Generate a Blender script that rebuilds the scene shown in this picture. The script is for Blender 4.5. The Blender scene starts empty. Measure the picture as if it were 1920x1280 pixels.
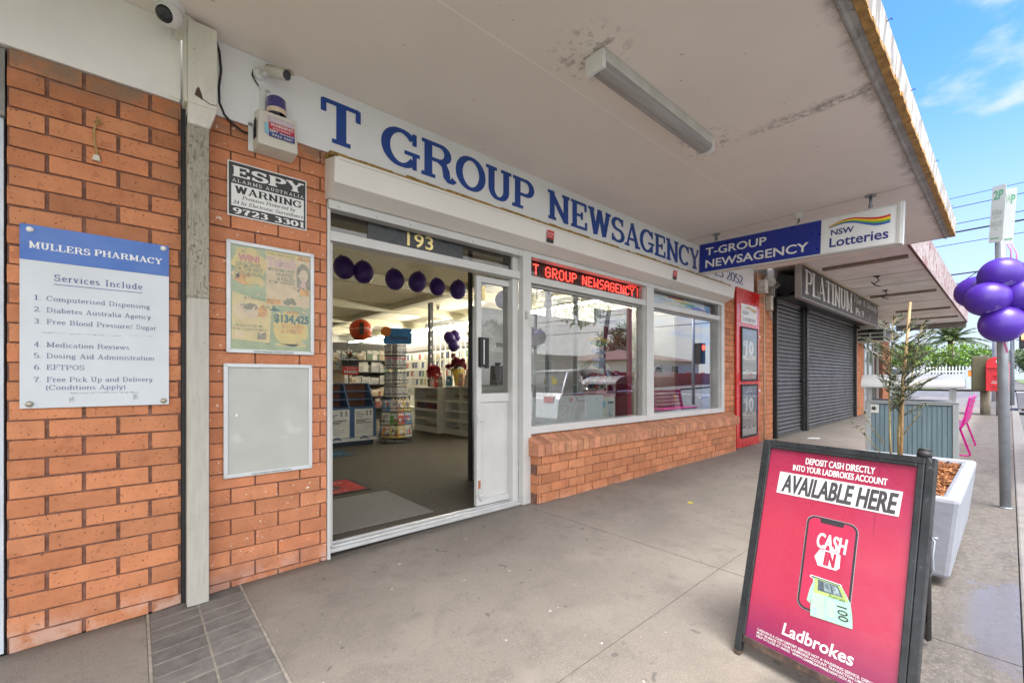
import bpy, bmesh, math, random
from mathutils import Vector, Matrix
R = math.radians
random.seed(7)
S = bpy.context.scene
COL = S.collection

# ------------------------------------------------------------------ camera
cam_d = bpy.data.cameras.new("camera"); cam = bpy.data.objects.new("camera", cam_d); COL.objects.link(cam)
cam.location = (0, -2.87, 1.2); cam.rotation_euler = (R(90), 0, R(-41.04))
cam_d.sensor_width = 36; cam_d.lens = 813 / 1920 * 36; cam_d.shift_y = 70 / 1920
cam_d.clip_start = 0.05; cam_d.clip_end = 2000
S.camera = cam

# ------------------------------------------------------------------ light
SUN_EL, SUN_AZ = 66, 200      # azimuth measured clockwise from +Y
SKY_STRENGTH = 0.15
sd = bpy.data.lights.new("sun", 'SUN'); so = bpy.data.objects.new("sun", sd); COL.objects.link(so)
sd.energy = 1.7; sd.angle = R(36); sd.color = (1, .96, .9)
so.rotation_euler = (R(90 - SUN_EL), 0, R(180 - SUN_AZ))
so.location = (0, -20, 30)
W = bpy.data.worlds.new("World"); S.world = W; W.use_nodes = True
wn, wl = W.node_tree.nodes, W.node_tree.links
wn.clear()
wout = wn.new('ShaderNodeOutputWorld'); wbg = wn.new('ShaderNodeBackground'); wbg.inputs[1].default_value = SKY_STRENGTH
sky = wn.new('ShaderNodeTexSky'); sky.sky_type = 'NISHITA'; sky.sun_disc = False
sky.sun_elevation = R(SUN_EL); sky.sun_rotation = R(SUN_AZ); sky.air_density = 1.0; sky.dust_density = 0.6; sky.ozone_density = 1.5
wtc = wn.new('ShaderNodeTexCoord'); wsep = wn.new('ShaderNodeSeparateXYZ'); wl.new(wtc.outputs['Generated'], wsep.inputs[0])

def wmath(op, a, b=None, clamp=False):
    n = wn.new('ShaderNodeMath'); n.operation = op; n.use_clamp = clamp
    for i, x in enumerate((a, b)):
        if x is None: continue
        if isinstance(x, (int, float)): n.inputs[i].default_value = x
        else: wl.new(x, n.inputs[i])
    return n.outputs[0]
# cloud deck: noise on the sky's ceiling plane, denser over the street side, breaking to blue up along the shops
zz = wmath('MAXIMUM', wsep.outputs[2], 0.03)
px_ = wmath('DIVIDE', wsep.outputs[0], wmath('ADD', zz, 0.12)); py_ = wmath('DIVIDE', wsep.outputs[1], wmath('ADD', zz, 0.12))
wcomb = wn.new('ShaderNodeCombineXYZ'); wl.new(px_, wcomb.inputs[0]); wl.new(py_, wcomb.inputs[1])
wnoise = wn.new('ShaderNodeTexNoise'); wnoise.inputs['Scale'].default_value = 3.1; wnoise.inputs['Detail'].default_value = 9; wnoise.inputs['Roughness'].default_value = .52
wl.new(wcomb.outputs[0], wnoise.inputs['Vector'])
low = wmath('SUBTRACT', 1.0, wmath('MULTIPLY', wmath('ABSOLUTE', wsep.outputs[2]), 2.1), True)      # 1 at the horizon
side = wmath('ADD', wmath('MULTIPLY', wsep.outputs[1], -0.9), wmath('MULTIPLY', wsep.outputs[0], -0.45))
puff = wn.new('ShaderNodeVectorMath'); puff.operation = 'DOT_PRODUCT'; puff.inputs[1].default_value = (.884, .010, .467); wl.new(wtc.outputs['Generated'], puff.inputs[0])
pr = wn.new('ShaderNodeMapRange'); pr.interpolation_type = 'SMOOTHSTEP'; wl.new(puff.outputs['Value'], pr.inputs[0]); pr.inputs[1].default_value = .984; pr.inputs[2].default_value = .9992; pr.inputs[3].default_value = 0; pr.inputs[4].default_value = .50
bias = wmath('ADD', wmath('MULTIPLY', wmath('POWER', low, 2.2), 0.34), wmath('ADD', side, pr.outputs[0]))
cov = wmath('ADD', wnoise.outputs[0], bias)
wr = wn.new('ShaderNodeMapRange'); wr.interpolation_type = 'SMOOTHSTEP'; wl.new(cov, wr.inputs[0])
wr.inputs[1].default_value = .53; wr.inputs[2].default_value = .76; wr.inputs[3].default_value = 0.0; wr.inputs[4].default_value = .97
wn2 = wn.new('ShaderNodeTexNoise'); wn2.inputs['Scale'].default_value = 3.3; wn2.inputs['Detail'].default_value = 6
wl.new(wcomb.outputs[0], wn2.inputs['Vector'])
wc = wn.new('ShaderNodeMix'); wc.data_type = 'RGBA'; wl.new(wn2.outputs[0], wc.inputs[0])
CLOUD_FAR, CLOUD_SUN = 1.6, 5.6
wc.inputs[6].default_value = (.84, .86, .90, 1); wc.inputs[7].default_value = (1.08, 1.08, 1.08, 1)
# the deck is brightest round the veiled sun, behind the camera
glow = wmath('ADD', wmath('MULTIPLY', wsep.outputs[0], -.50), wmath('ADD', wmath('MULTIPLY', wsep.outputs[1], -.50), wmath('MULTIPLY', wsep.outputs[2], .70)))
wg = wn.new('ShaderNodeMapRange'); wg.interpolation_type = 'SMOOTHSTEP'; wl.new(glow, wg.inputs[0])
wg.inputs[1].default_value = -.35; wg.inputs[2].default_value = .75; wg.inputs[3].default_value = CLOUD_FAR; wg.inputs[4].default_value = CLOUD_SUN
wcs = wn.new('ShaderNodeVectorMath'); wcs.operation = 'SCALE'; wl.new(wc.outputs[2], wcs.inputs[0]); wl.new(wg.outputs[0], wcs.inputs['Scale'])
wsk = wn.new('ShaderNodeMix'); wsk.data_type = 'RGBA'; wsk.blend_type = 'MULTIPLY'; wsk.inputs[0].default_value = 1; wl.new(sky.outputs[0], wsk.inputs[6]); wsk.inputs[7].default_value = (.27, .47, .88, 1)
whz = wn.new('ShaderNodeMapRange'); whz.interpolation_type = 'SMOOTHSTEP'; wl.new(wsep.outputs[2], whz.inputs[0]); whz.inputs[1].default_value = .02; whz.inputs[2].default_value = .50; whz.inputs[3].default_value = .93; whz.inputs[4].default_value = .0
wsh = wn.new('ShaderNodeMix'); wsh.data_type = 'RGBA'; wl.new(whz.outputs[0], wsh.inputs[0]); wl.new(wsk.outputs[2], wsh.inputs[6]); wsh.inputs[7].default_value = (1.38, 1.52, 1.66, 1)
wm = wn.new('ShaderNodeMix'); wm.data_type = 'RGBA'
wl.new(wr.outputs[0], wm.inputs[0]); wl.new(wsh.outputs[2], wm.inputs[6]); wl.new(wcs.outputs[0], wm.inputs[7])
wl.new(wm.outputs[2], wbg.inputs[0]); wl.new(wbg.outputs[0], wout.inputs[0])

S.view_settings.view_transform = 'Standard'; S.view_settings.look = 'None'; S.view_settings.gamma = 1
S.view_settings.use_curve_mapping = False; S.view_settings.exposure = 2.04
S.cycles.use_denoising = True
S.cycles.max_bounces = 10; S.cycles.diffuse_bounces = 6; S.cycles.transparent_max_bounces = 12
S.cycles.caustics_reflective = False; S.cycles.caustics_refractive = False; S.cycles.sample_clamp_indirect = 6

# ------------------------------------------------------------------ materials
MATS = {}
def M(name, col, rough=.6, metal=0, var=.10, vscale=5, bump=0, bscale=80, specks=(), tint=False, emit=None, spec=.5, coat=0, stretch=None, bands=()):
    """Principled material in world space: base colour with soft noise variation, optional specks (scale, threshold, colour, amount)."""
    if name in MATS: return MATS[name]
    m = bpy.data.materials.new(name); m.use_nodes = True; MATS[name] = m
    N, L = m.node_tree.nodes, m.node_tree.links
    b = N['Principled BSDF']
    b.inputs['Roughness'].default_value = rough; b.inputs['Metallic'].default_value = metal
    b.inputs['Specular IOR Level'].default_value = spec; b.inputs['Coat Weight'].default_value = coat
    if emit:
        b.inputs['Base Color'].default_value = (*col, 1)
        b.inputs['Emission Color'].default_value = (*col, 1); b.inputs['Emission Strength'].default_value = emit
        return m
    g = N.new('ShaderNodeNewGeometry'); pos = g.outputs['Position']
    if stretch:
        mp = N.new('ShaderNodeMapping'); mp.inputs['Scale'].default_value = stretch; L.new(pos, mp.inputs[0]); vpos = mp.outputs[0]
    else: vpos = pos
    def noise(scale, detail=4, p=None, rough_=.55):
        n = N.new('ShaderNodeTexNoise'); n.inputs['Scale'].default_value = scale; n.inputs['Detail'].default_value = detail; n.inputs['Roughness'].default_value = rough_
        L.new(p or pos, n.inputs['Vector']); return n.outputs[0]
    def mix(f, a, c, typ='MIX'):
        x = N.new('ShaderNodeMix'); x.data_type = 'RGBA'; x.blend_type = typ
        for i, q in ((0, f), (6, a), (7, c)):
            if isinstance(q, (int, float)): x.inputs[i].default_value = q
            elif isinstance(q, tuple): x.inputs[i].default_value = (*q[:3], 1)
            else: L.new(q, x.inputs[i])
        return x.outputs[2]
    def ramp(f, a, c, o0=0., o1=1.):
        r = N.new('ShaderNodeMapRange'); r.interpolation_type = 'SMOOTHSTEP'; L.new(f, r.inputs[0])
        for i, q in enumerate((a, c, o0, o1)): r.inputs[i + 1].default_value = q
        return r.outputs[0]
    lo = tuple(max(0, c * (1 - var)) for c in col); hi = tuple(min(1, c * (1 + var)) for c in col)
    c = mix(ramp(noise(vscale, 5, vpos), .3, .7), lo, hi)
    if tint:
        a = N.new('ShaderNodeAttribute'); a.attribute_name = 'tint'; c = mix(1.0, c, a.outputs['Color'], 'MULTIPLY')
    for sc, th, sc_col, am in specks:
        f = ramp(noise(abs(sc), 3, vpos if sc < 0 else pos, .6), th, th + .06, 0., am); c = mix(f, c, sc_col)
    for z0, z1, sc, th, b_col, am in bands:      # weathering that clings to a height: full at z0, gone at z1, broken up by noise
        sp = N.new('ShaderNodeSeparateXYZ'); L.new(pos, sp.inputs[0]); mm = N.new('ShaderNodeMath'); mm.operation = 'MULTIPLY'
        L.new(ramp(sp.outputs[2], min(z0, z1), max(z0, z1), 1. if z0 < z1 else 0., 0. if z0 < z1 else 1.), mm.inputs[0]); L.new(ramp(noise(sc, 6), th, th + .16, 0., am), mm.inputs[1]); c = mix(mm.outputs[0], c, b_col)
    L.new(c, b.inputs['Base Color'])
    if bump:
        bn = N.new('ShaderNodeBump'); bn.inputs['Strength'].default_value = bump; bn.inputs['Distance'].default_value = .01
        L.new(noise(bscale, 6, vpos), bn.inputs['Height']); L.new(bn.outputs[0], b.inputs['Normal'])
    rr = ramp(noise(vscale * 3, 3), .3, .7, max(.02, rough - .08), min(1, rough + .08)); L.new(rr, b.inputs['Roughness'])
    return m

def glass_mat(name, tint=(1, 1, 1), boost=1.0, ior=1.5):
    """a thin pane: clear with Fresnel mirror"""
    if name in MATS: return MATS[name]
    m = bpy.data.materials.new(name); m.use_nodes = True; MATS[name] = m
    N, L = m.node_tree.nodes, m.node_tree.links; N.clear()
    o = N.new('ShaderNodeOutputMaterial'); mx = N.new('ShaderNodeMixShader'); t = N.new('ShaderNodeBsdfTransparent'); g = N.new('ShaderNodeBsdfGlossy')
    t.inputs[0].default_value = (*tint, 1); g.inputs['Roughness'].default_value = 0.0; g.inputs[0].default_value = (1, 1, 1, 1)
    f = N.new('ShaderNodeFresnel'); f.inputs[0].default_value = ior
    mm = N.new('ShaderNodeMath'); mm.operation = 'MULTIPLY'; mm.use_clamp = True; mm.inputs[1].default_value = boost
    L.new(f.outputs[0], mm.inputs[0]); L.new(mm.outputs[0], mx.inputs[0]); L.new(t.outputs[0], mx.inputs[1]); L.new(g.outputs[0], mx.inputs[2]); L.new(mx.outputs[0], o.inputs[0])
    return m

brick = M('brick', (.54, .212, .098), .85, var=.10, vscale=9, bump=.35, bscale=160, tint=True,
          specks=((75, .615, (.13, .045, .025), .85), (140, .64, (.72, .36, .20), .4), (11, .60, (.38, .125, .06), .5)), bands=((2.62, 2.50, 5, .38, (.22, .17, .12), .75), (.03, .16, 9, .42, (.55, .40, .34), .6), (.0, .35, 4, .50, (.24, .10, .06), .5)))
brick_spatter = M('brick_spattered', (.54, .212, .103), .85, var=.10, vscale=9, bump=.35, bscale=160, tint=True,
          specks=((75, .63, (.14, .05, .025), .7), (11, .60, (.40, .14, .07), .45), (30, .648, (.80, .74, .66), .9), (70, .665, (.82, .76, .7), .85)), bands=((2.63, 2.54, 5, .42, (.24, .18, .13), .6), (.05, .17, 9, .40, (.50, .33, .28), .65), (.0, .4, 4, .50, (.26, .11, .07), .5)))
sillbrick = M('sill_brick', (.50, .225, .125), .85, var=.2, vscale=14, bump=.4, bscale=120, tint=True, specks=((60, .66, (.2, .07, .04), .6),))
mortar = M('mortar', (.21, .105, .075), .95, var=.3, vscale=30, bump=.5, bscale=200)
render_w = M('painted_render', (.84, .815, .785), .75, var=.04, vscale=3, bump=.12, bscale=50, specks=((40, .74, (.25, .22, .2), .5),))
fascia_w = M('fascia_white', (.84, .85, .87), .5, var=.03, vscale=2, specks=((30, .75, (.4, .38, .34), .4),))
soffit = M('soffit_paint', (.60, .56, .53), .8, var=.06, vscale=1.3, bump=.06, bscale=30, specks=((22, .735, (.2, .17, .15), .55), (1.6, .70, (.42, .38, .35), .4)))
soffit2 = M('soffit_paint_old', (.80, .75, .69), .8, var=.10, vscale=2.3, specks=((14, .72, (.3, .26, .22), .5),))
stain = M('mould_stain', (.17, .155, .145), .9, var=.5, vscale=20)
ochre = M('ochre_edge', (.40, .23, .075), .8, var=.28, vscale=16, specks=((34, .66, (.2, .14, .07), .7),))
peel = M('peeling_white', (.50, .485, .465), .8, var=.12, vscale=6, stretch=(9, 9, 1.2), specks=((-2, .50, (.22, .20, .19), .8), (30, .63, (.15, .14, .13), .6)))
peel_red = M('peeling_fascia', (.42, .36, .36), .8, var=.12, vscale=6, specks=((5, .52, (.25, .09, .10), .75), (16, .56, (.16, .09, .09), .8)))
alu = M('white_aluminium', (.56, .555, .54), .38, var=.05, vscale=4, specks=((60, .74, (.3, .28, .26), .5),))
pelmet = M('pelmet_cream', (.73, .70, .655), .4, var=.03, vscale=2)
grey_frame = M('grey_aluminium', (.38, .37, .35), .4, metal=.3, var=.1)
silver = M('silver_aluminium', (.60, .60, .60), .38, metal=.3, var=.06, vscale=8)
blackp = M('black_paint', (.02, .02, .022), .35, var=.3, vscale=14, specks=((30, .70, (.16, .15, .15), .6),))
blackm = M('matt_black', (.016, .016, .018), .6, var=.2)
rubber = M('rubber', (.02, .02, .02), .8)
conc_old = M('weathered_pipe', (.36, .33, .27), .85, var=.25, vscale=5, stretch=(14, 14, 2.0), bump=.3, bscale=8, specks=((-5, .54, (.15, .13, .10), .7), (50, .60, (.09, .08, .065), .7)))
pipe_low = M('weathered_pipe_low', (.43, .41, .36), .8, var=.08, vscale=4, stretch=(14, 14, 1.5), specks=((-7, .62, (.36, .33, .28), .5), (45, .68, (.2, .18, .15), .5)))
pipe_white = M('pipe_white', (.70, .67, .60), .75, var=.07, vscale=3, stretch=(10, 10, 1), specks=((30, .65, (.30, .27, .21), .6), (90, .68, (.1, .09, .07), .6)))
blue_sign = M('blue_sign', (.045, .14, .46), .4, var=.06, vscale=3)
blue_letter = M('blue_letter', (.012, .062, .31), .45, var=.08)
navy = M('navy', (.012, .022, .20), .35, var=.08)
navy_text = M('navy_text', (.06, .075, .26), .6)
text_grey = M('text_grey_blue', (.13, .15, .26), .6)
white_sign = M('white_sign', (.57, .605, .64), .4, var=.03)
white = M('white_paint', (.76, .76, .75), .4, var=.04)
offwhite = M('off_white', (.50, .51, .48), .5, var=.05, vscale=7, specks=((50, .75, (.3, .3, .28), .5),))
black_ink = M('black_ink', (.018, .018, .02), .5)
grey_ink = M('grey_ink', (.32, .32, .33), .5)
cream = M('cream_shopfit', (.62, .59, .48), .5, var=.05)
red = M('red_paint', (.64, .018, .016), .22, var=.05, coat=.6)
red_soft = M('red_soft', (.55, .04, .04), .5)
crimson = M('crimson_print', (.49, .026, .080), .28, var=.16, vscale=2.2, coat=.3)
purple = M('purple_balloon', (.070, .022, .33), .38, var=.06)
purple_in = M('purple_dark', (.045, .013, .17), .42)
pink = M('pink_metal', (.62, .012, .28), .35, var=.05)
ribbon_m = M('pink_ribbon', (.75, .22, .45), .4)
brass = M('brass', (.62, .50, .22), .3, metal=.8)
wood_stake = M('bamboo', (.38, .25, .125), .6, var=.2, vscale=20)
bark = M('bark', (.30, .25, .12), .85, var=.3, vscale=30, bump=.4)
bark_d = M('dark_bark', (.13, .10, .075), .9, var=.3, vscale=12, bump=.5, bscale=30)
leaf_olive = M('olive_leaf', (.050, .074, .036), .5, var=.3, vscale=12, tint=True)
leaf_hedge = M('hedge_leaf', (.115, .20, .020), .5, var=.25, vscale=3, tint=True)
leaf_tree = M('tree_leaf', (.060, .10, .026), .55, var=.3, vscale=2, tint=True)
leaf_palm = M('palm_leaf', (.09, .13, .035), .5, var=.25, vscale=3, tint=True)
mulch = M('mulch', (.30, .125, .05), .9, var=.4, vscale=40, tint=True)
soil = M('soil', (.10, .05, .028), .95, var=.3, vscale=30)
planter_m = M('planter_grey', (.285, .30, .345), .7, var=.05, vscale=5, bump=.25, bscale=35, specks=((50, .73, (.3, .3, .32), .5),))
bin_blue = M('bin_cladding', (.115, .170, .20), .45, var=.10, vscale=5, stretch=(1, 4, .6), specks=((40, .74, (.35, .38, .38), .5),))
bin_grey = M('bin_grey', (.27, .29, .30), .5, var=.08)
bin_roof = M('bin_roof', (.33, .335, .345), .4, metal=.2, var=.06)
galv = M('galvanised', (.30, .325, .36), .45, metal=.45, var=.12, vscale=9)
galv_l = M('galvanised_light', (.50, .51, .52), .5, metal=.3, var=.1)
timber_post = M('grey_timber', (.33, .29, .23), .85, var=.2, stretch=(12, 12, 1))
olive_box = M('olive_box', (.13, .125, .075), .6, var=.06)
post_red = M('post_box_red', (.62, .022, .035), .35, var=.1, specks=((35, .72, (.7, .5, .5), .5),))
kiosk_m = M('kiosk_green', (.50, .56, .54), .5, var=.04)
orange = M('orange_label', (.85, .25, .02), .5)
shutter_m = M('shutter_steel', (.125, .125, .13), .42, metal=.25, var=.10, vscale=1.2)
shutter_fr = M('shutter_frame', (.03, .03, .032), .4, var=.2)
sign_char = M('charcoal_sign', (.034, .031, .029), .4, var=.06)
sign_text = M('sign_silver_text', (.66, .64, .60), .5)
carpet = M('carpet', (.085, .072, .052), .95, var=.25, vscale=22, bump=.4, bscale=300, stretch=(1, 5, 1), specks=((8, .62, (.12, .10, .07), .5),))
mat_grey = M('mat_grey', (.20, .185, .165), .95, var=.08, vscale=40)
shop_wall = M('shop_wall', (.34, .33, .29), .7, var=.05)
shop_dark = M('shop_dark', (.10, .095, .085), .8)
shop_ceil = M('shop_ceiling', (.74, .69, .54), .8, var=.04)
shelf_w = M('shelf_white', (.60, .58, .48), .5, var=.05)
blue_unit = M('blue_unit', (.045, .10, .22), .5, var=.08)
cardbrown = M('card_brown', (.30, .13, .08), .8)
tanpanel = M('tan_panel', (.42, .31, .17), .6)
tube_m = M('lit_tube', (1, .95, .82), emit=54)
red_led = M('led_red', (1, .045, .03), emit=1.5)
led_bg = M('led_panel', (.045, .006, .006), .4)
red_lit = M('signal_red', (1, .05, .02), emit=2.5)
amber_lit = M('signal_man', (1, .25, .05), emit=2.5)
asphalt = M('asphalt', (.13, .128, .125), .85, var=.2, vscale=3, bump=.4, bscale=120, specks=((120, .68, (.2, .2, .2), .5),))
kerbm = M('kerb_concrete', (.20, .185, .17), .85, var=.12, vscale=7, bump=.3, bscale=60)
linepaint = M('line_paint', (.72, .72, .70), .6, var=.08)
grassm = M('grass_ground', (.13, .18, .045), .9, var=.35, vscale=2.2, specks=((1.2, .62, (.3, .25, .13), .5),))
rooftile = M('roof_tile', (.40, .13, .09), .8, var=.15, vscale=8)
roofgrey = M('roof_grey', (.18, .18, .19), .7, var=.1)
house_w = M('house_wall', (.62, .60, .55), .8, var=.05)
carpaint = M('car_silver', (.52, .53, .55), .25, metal=.6, var=.03, coat=.8)
carwhite = M('car_white', (.72, .72, .72), .3, var=.03, coat=.8)
carglass = M('car_glass', (.02, .025, .03), .06, var=.05)
tyre = M('tyre', (.02, .02, .02), .85)
rainb = [M('band_red', (.55, .02, .03), .4), M('band_yellow', (.80, .58, .02), .4), M('band_green', (.12, .36, .06), .4), M('band_blue', (.03, .09, .45), .4), M('band_violet', (.18, .05, .32), .4), M('band_sky', (.05, .30, .62), .4)]
glass = glass_mat('window_glass', (.93, .95, .94), 4.2)
glass_top = glass_mat('transom_pane', (.95, .96, .95), 1.0)
glass_door = glass_mat('door_glass', (.95, .96, .95), 2.6)
glass_poster = glass_mat('poster_glass', (.97, .98, .97), 1.0)
clear = glass_mat('clear_plastic', (.97, .98, .98), .7)
glass_far = glass_mat('far_shop_glass', (.80, .84, .84), 1.6)

# ------------------------------------------------------------------ mesh building
class F:
    """a flat frame: a along u, b along v, c out of the face"""
    def __init__(s, o, u=(1, 0, 0), v=(0, 0, 1), n=None):
        s.o = Vector(o); s.u = Vector(u).normalized(); s.v = Vector(v).normalized(); s.n = Vector(n).normalized() if n else s.u.cross(s.v).normalized()
    def p(s, a, b, c=0): return s.o + s.u * a + s.v * b + s.n * c
WALL = F((0, 0, 0))                     # shop face: a = X, b = Z, c towards the street
def FY(y): return F((0, y, 0))
def FX(x): return F((x, 0, 0), (0, -1, 0), (0, 0, 1))   # faces -X, a = -Y

class MB:
    def __init__(s): s.v, s.f, s.m, s.c, s.s = [], [], [], [], []
    def add(s, vs, fs, m=0, col=None, sm=False):
        k = len(s.v); s.v += [Vector(x) for x in vs]
        for f in fs: s.f.append([k + i for i in f]); s.m.append(m); s.c.append(col); s.s.append(sm)
        return s
    def hexa(s, p, m=0, col=None):      # p: 4 bottom ccw, 4 top
        return s.add(p, [(3, 2, 1, 0), (4, 5, 6, 7), (0, 1, 5, 4), (1, 2, 6, 5), (2, 3, 7, 6), (3, 0, 4, 7)], m, col)
    def box(s, x0, y0, z0, x1, y1, z1, m=0, col=None):
        x0, x1 = min(x0, x1), max(x0, x1); y0, y1 = min(y0, y1), max(y0, y1); z0, z1 = min(z0, z1), max(z0, z1)
        return s.hexa([(x0, y0, z0), (x1, y0, z0), (x1, y1, z0), (x0, y1, z0), (x0, y0, z1), (x1, y0, z1), (x1, y1, z1), (x0, y1, z1)], m, col)
    def fbox(s, fr, a0, b0, a1, b1, c0, c1, m=0, col=None):
        P = fr.p
        return s.hexa([P(a0, b0, c1), P(a1, b0, c1), P(a1, b0, c0), P(a0, b0, c0), P(a0, b1, c1), P(a1, b1, c1), P(a1, b1, c0), P(a0, b1, c0)], m, col)
    def poly(s, fr, pts, c0, c1=None, m=0, col=None):
        """polygon (ccw seen from the front) at height c0, extruded to c1 when given (c1 > c0)"""
        n = len(pts)
        if c1 is None: return s.add([fr.p(a, b, c0) for a, b in pts], [list(range(n))], m, col)
        vs = [fr.p(a, b, c0) for a, b in pts] + [fr.p(a, b, c1) for a, b in pts]
        return s.add(vs, [list(range(n))[::-1], list(range(n, 2 * n))] + [(i, (i + 1) % n, n + (i + 1) % n, n + i) for i in range(n)], m, col)
    def quad(s, fr, a0, b0, a1, b1, c, m=0, col=None): return s.poly(fr, [(a0, b0), (a1, b0), (a1, b1), (a0, b1)], c, None, m, col)
    def frame(s, fr, a0, b0, a1, b1, w, c0, c1, m=0):
        s.fbox(fr, a0, b0, a0 + w, b1, c0, c1, m); s.fbox(fr, a1 - w, b0, a1, b1, c0, c1, m)
        s.fbox(fr, a0 + w, b0, a1 - w, b0 + w, c0, c1, m); s.fbox(fr, a0 + w, b1 - w, a1 - w, b1, c0, c1, m); return s
    def tube(s, pts, r, n=8, m=0, col=None, closed=False, sm=True):
        pts = [Vector(p) for p in pts]; rs = r if isinstance(r, (list, tuple)) else [r] * len(pts)
        rings = []; up = None
        for i, p in enumerate(pts):
            a = pts[i - 1] if i > 0 else (pts[-1] if closed else p); b = pts[(i + 1) % len(pts)] if (i < len(pts) - 1 or closed) else p
            d = (b - a).normalized()
            if up is None:
                up = Vector((0, 0, 1)) if abs(d.z) < .9 else Vector((1, 0, 0))
            e = d.cross(up)
            if e.length < 1e-6: e = d.cross(Vector((0, 1, 0)))
            e.normalize(); g = e.cross(d).normalized(); up = g
            rings.append([p + (e * math.cos(t) + g * math.sin(t)) * rs[i] for t in [2 * math.pi * k / n for k in range(n)]])
        vs = [q for ring in rings for q in ring]; fs = []
        m_ = len(pts)
        for i in range(m_ if closed else m_ - 1):
            j = (i + 1) % m_
            for k in range(n): fs.append((i * n + k, i * n + (k + 1) % n, j * n + (k + 1) % n, j * n + k))
        s.add(vs, fs, m, col, sm)
        if not closed:
            k0 = len(s.v) - len(vs)
            s.f.append([k0 + i for i in range(n)][::-1]); s.f.append([k0 + (m_ - 1) * n + i for i in range(n)])
            s.m += [m, m]; s.c += [col, col]; s.s += [False, False]
        return s
    def cyl(s, p0, p1, r, r2=None, n=16, m=0, col=None): return s.tube([p0, p1], [r, r if r2 is None else r2], n, m, col)
    def lathe(s, prof, o=(0, 0, 0), axis=(0, 0, 1), n=20, m=0, col=None):
        ax = Vector(axis).normalized(); e = ax.orthogonal().normalized(); g = ax.cross(e); o = Vector(o)
        vs = []
        for r, h in prof:
            for k in range(n):
                t = 2 * math.pi * k / n; vs.append(o + ax * h + (e * math.cos(t) + g * math.sin(t)) * r)
        fs = [(i * n + k, i * n + (k + 1) % n, (i + 1) * n + (k + 1) % n, (i + 1) * n + k) for i in range(len(prof) - 1) for k in range(n)]
        return s.add(vs, fs, m, col, True)
    def ell(s, c, rx, ry=None, rz=None, n=16, m=0, col=None, rot=None):
        ry = rx if ry is None else ry; rz = rx if rz is None else rz; vs = []; c = Vector(c); k = n // 2
        for i in range(k + 1):
            a = math.pi * (i / k * .9998 + .0001)
            for j in range(n):
                t = 2 * math.pi * j / n; q = Vector((rx * math.sin(a) * math.cos(t), ry * math.sin(a) * math.sin(t), -rz * math.cos(a)))
                vs.append(c + (rot @ q if rot else q))
        fs = [(i * n + j, i * n + (j + 1) % n, (i + 1) * n + (j + 1) % n, (i + 1) * n + j) for i in range(k) for j in range(n)]
        return s.add(vs, fs, m, col, True)
    def text(s, fr, st, a0, a1, base, cap, c, m=0, font='sans', bold=0., shear=0., **k):
        """writing fitted between a0 and a1, baseline and cap height given"""
        vs, fs, lay = glyphs(st, font, bold, **k)
        if not vs: return s
        x0 = min(v[0] for v in vs); x1 = max(v[0] for v in vs); H_ = CAPH if font == 'sans' else 1.0
        sx = (a1 - a0) / (x1 - x0); sy = (cap - base) / H_
        return s.add([fr.p(a0 + (x - x0) * sx + shear * y * sy, base + y * sy, c + l * 6e-5) for (x, y), l in zip(vs, lay)], fs, m)
    def build(s, name, mats, parent=None, bevel=0, kind=None):
        me = bpy.data.meshes.new(name)
        off = Vector(ORG.get(parent.name, (0, 0, 0))) if parent else Vector((0, 0, 0))
        me.from_pydata([tuple(v - off) for v in s.v], [], s.f)
        mats = mats if isinstance(mats, (list, tuple)) else [mats]
        for x in mats: me.materials.append(x)
        me.polygons.foreach_set('material_index', s.m); me.polygons.foreach_set('use_smooth', s.s)
        if any(c is not None for c in s.c):
            at = me.attributes.new('tint', 'FLOAT_COLOR', 'CORNER'); buf = []
            for f, c in zip(s.f, s.c):
                c = c if c is not None else (1, 1, 1); c = (c, c, c) if isinstance(c, (int, float)) else c
                buf += [c[0], c[1], c[2], 1.0] * len(f)
            at.data.foreach_set('color', buf)
        me.update()
        o = bpy.data.objects.new(name, me); COL.objects.link(o)
        if parent: o.parent = parent; ORG[o.name] = tuple(off)
        if bevel:
            b = o.modifiers.new('bevel', 'BEVEL'); b.width = bevel; b.segments = 2; b.limit_method = 'ANGLE'; b.angle_limit = R(40)
        if kind: o['kind'] = kind
        return o
ORG = {}
def thing(name, label, cat, loc=(0, 0, 0), group=None):
    o = bpy.data.objects.new(name, None); COL.objects.link(o); o.location = loc; o.empty_display_size = .1; ORG[o.name] = tuple(loc)
    o['label'] = label; o['category'] = cat
    if group: o['group'] = group
    return o
def tag(o, label, cat, group=None):
    o['label'] = label; o['category'] = cat
    if group: o['group'] = group
    return o
def rebase(o, loc):
    """give a world-built one-mesh thing its own origin"""
    loc = Vector(loc)
    for v in o.data.vertices: v.co -= loc
    o.location = loc; return o
def dup(root, loc, label=None, rot=None):
    r = root.copy(); COL.objects.link(r); r.location = loc
    if rot is not None: r.rotation_euler = rot
    if label: r['label'] = label
    for ch in list(root.children):
        c = ch.copy(); COL.objects.link(c); c.parent = r
        for g in ch.children:
            d = g.copy(); COL.objects.link(d); d.parent = c
    return r

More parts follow.
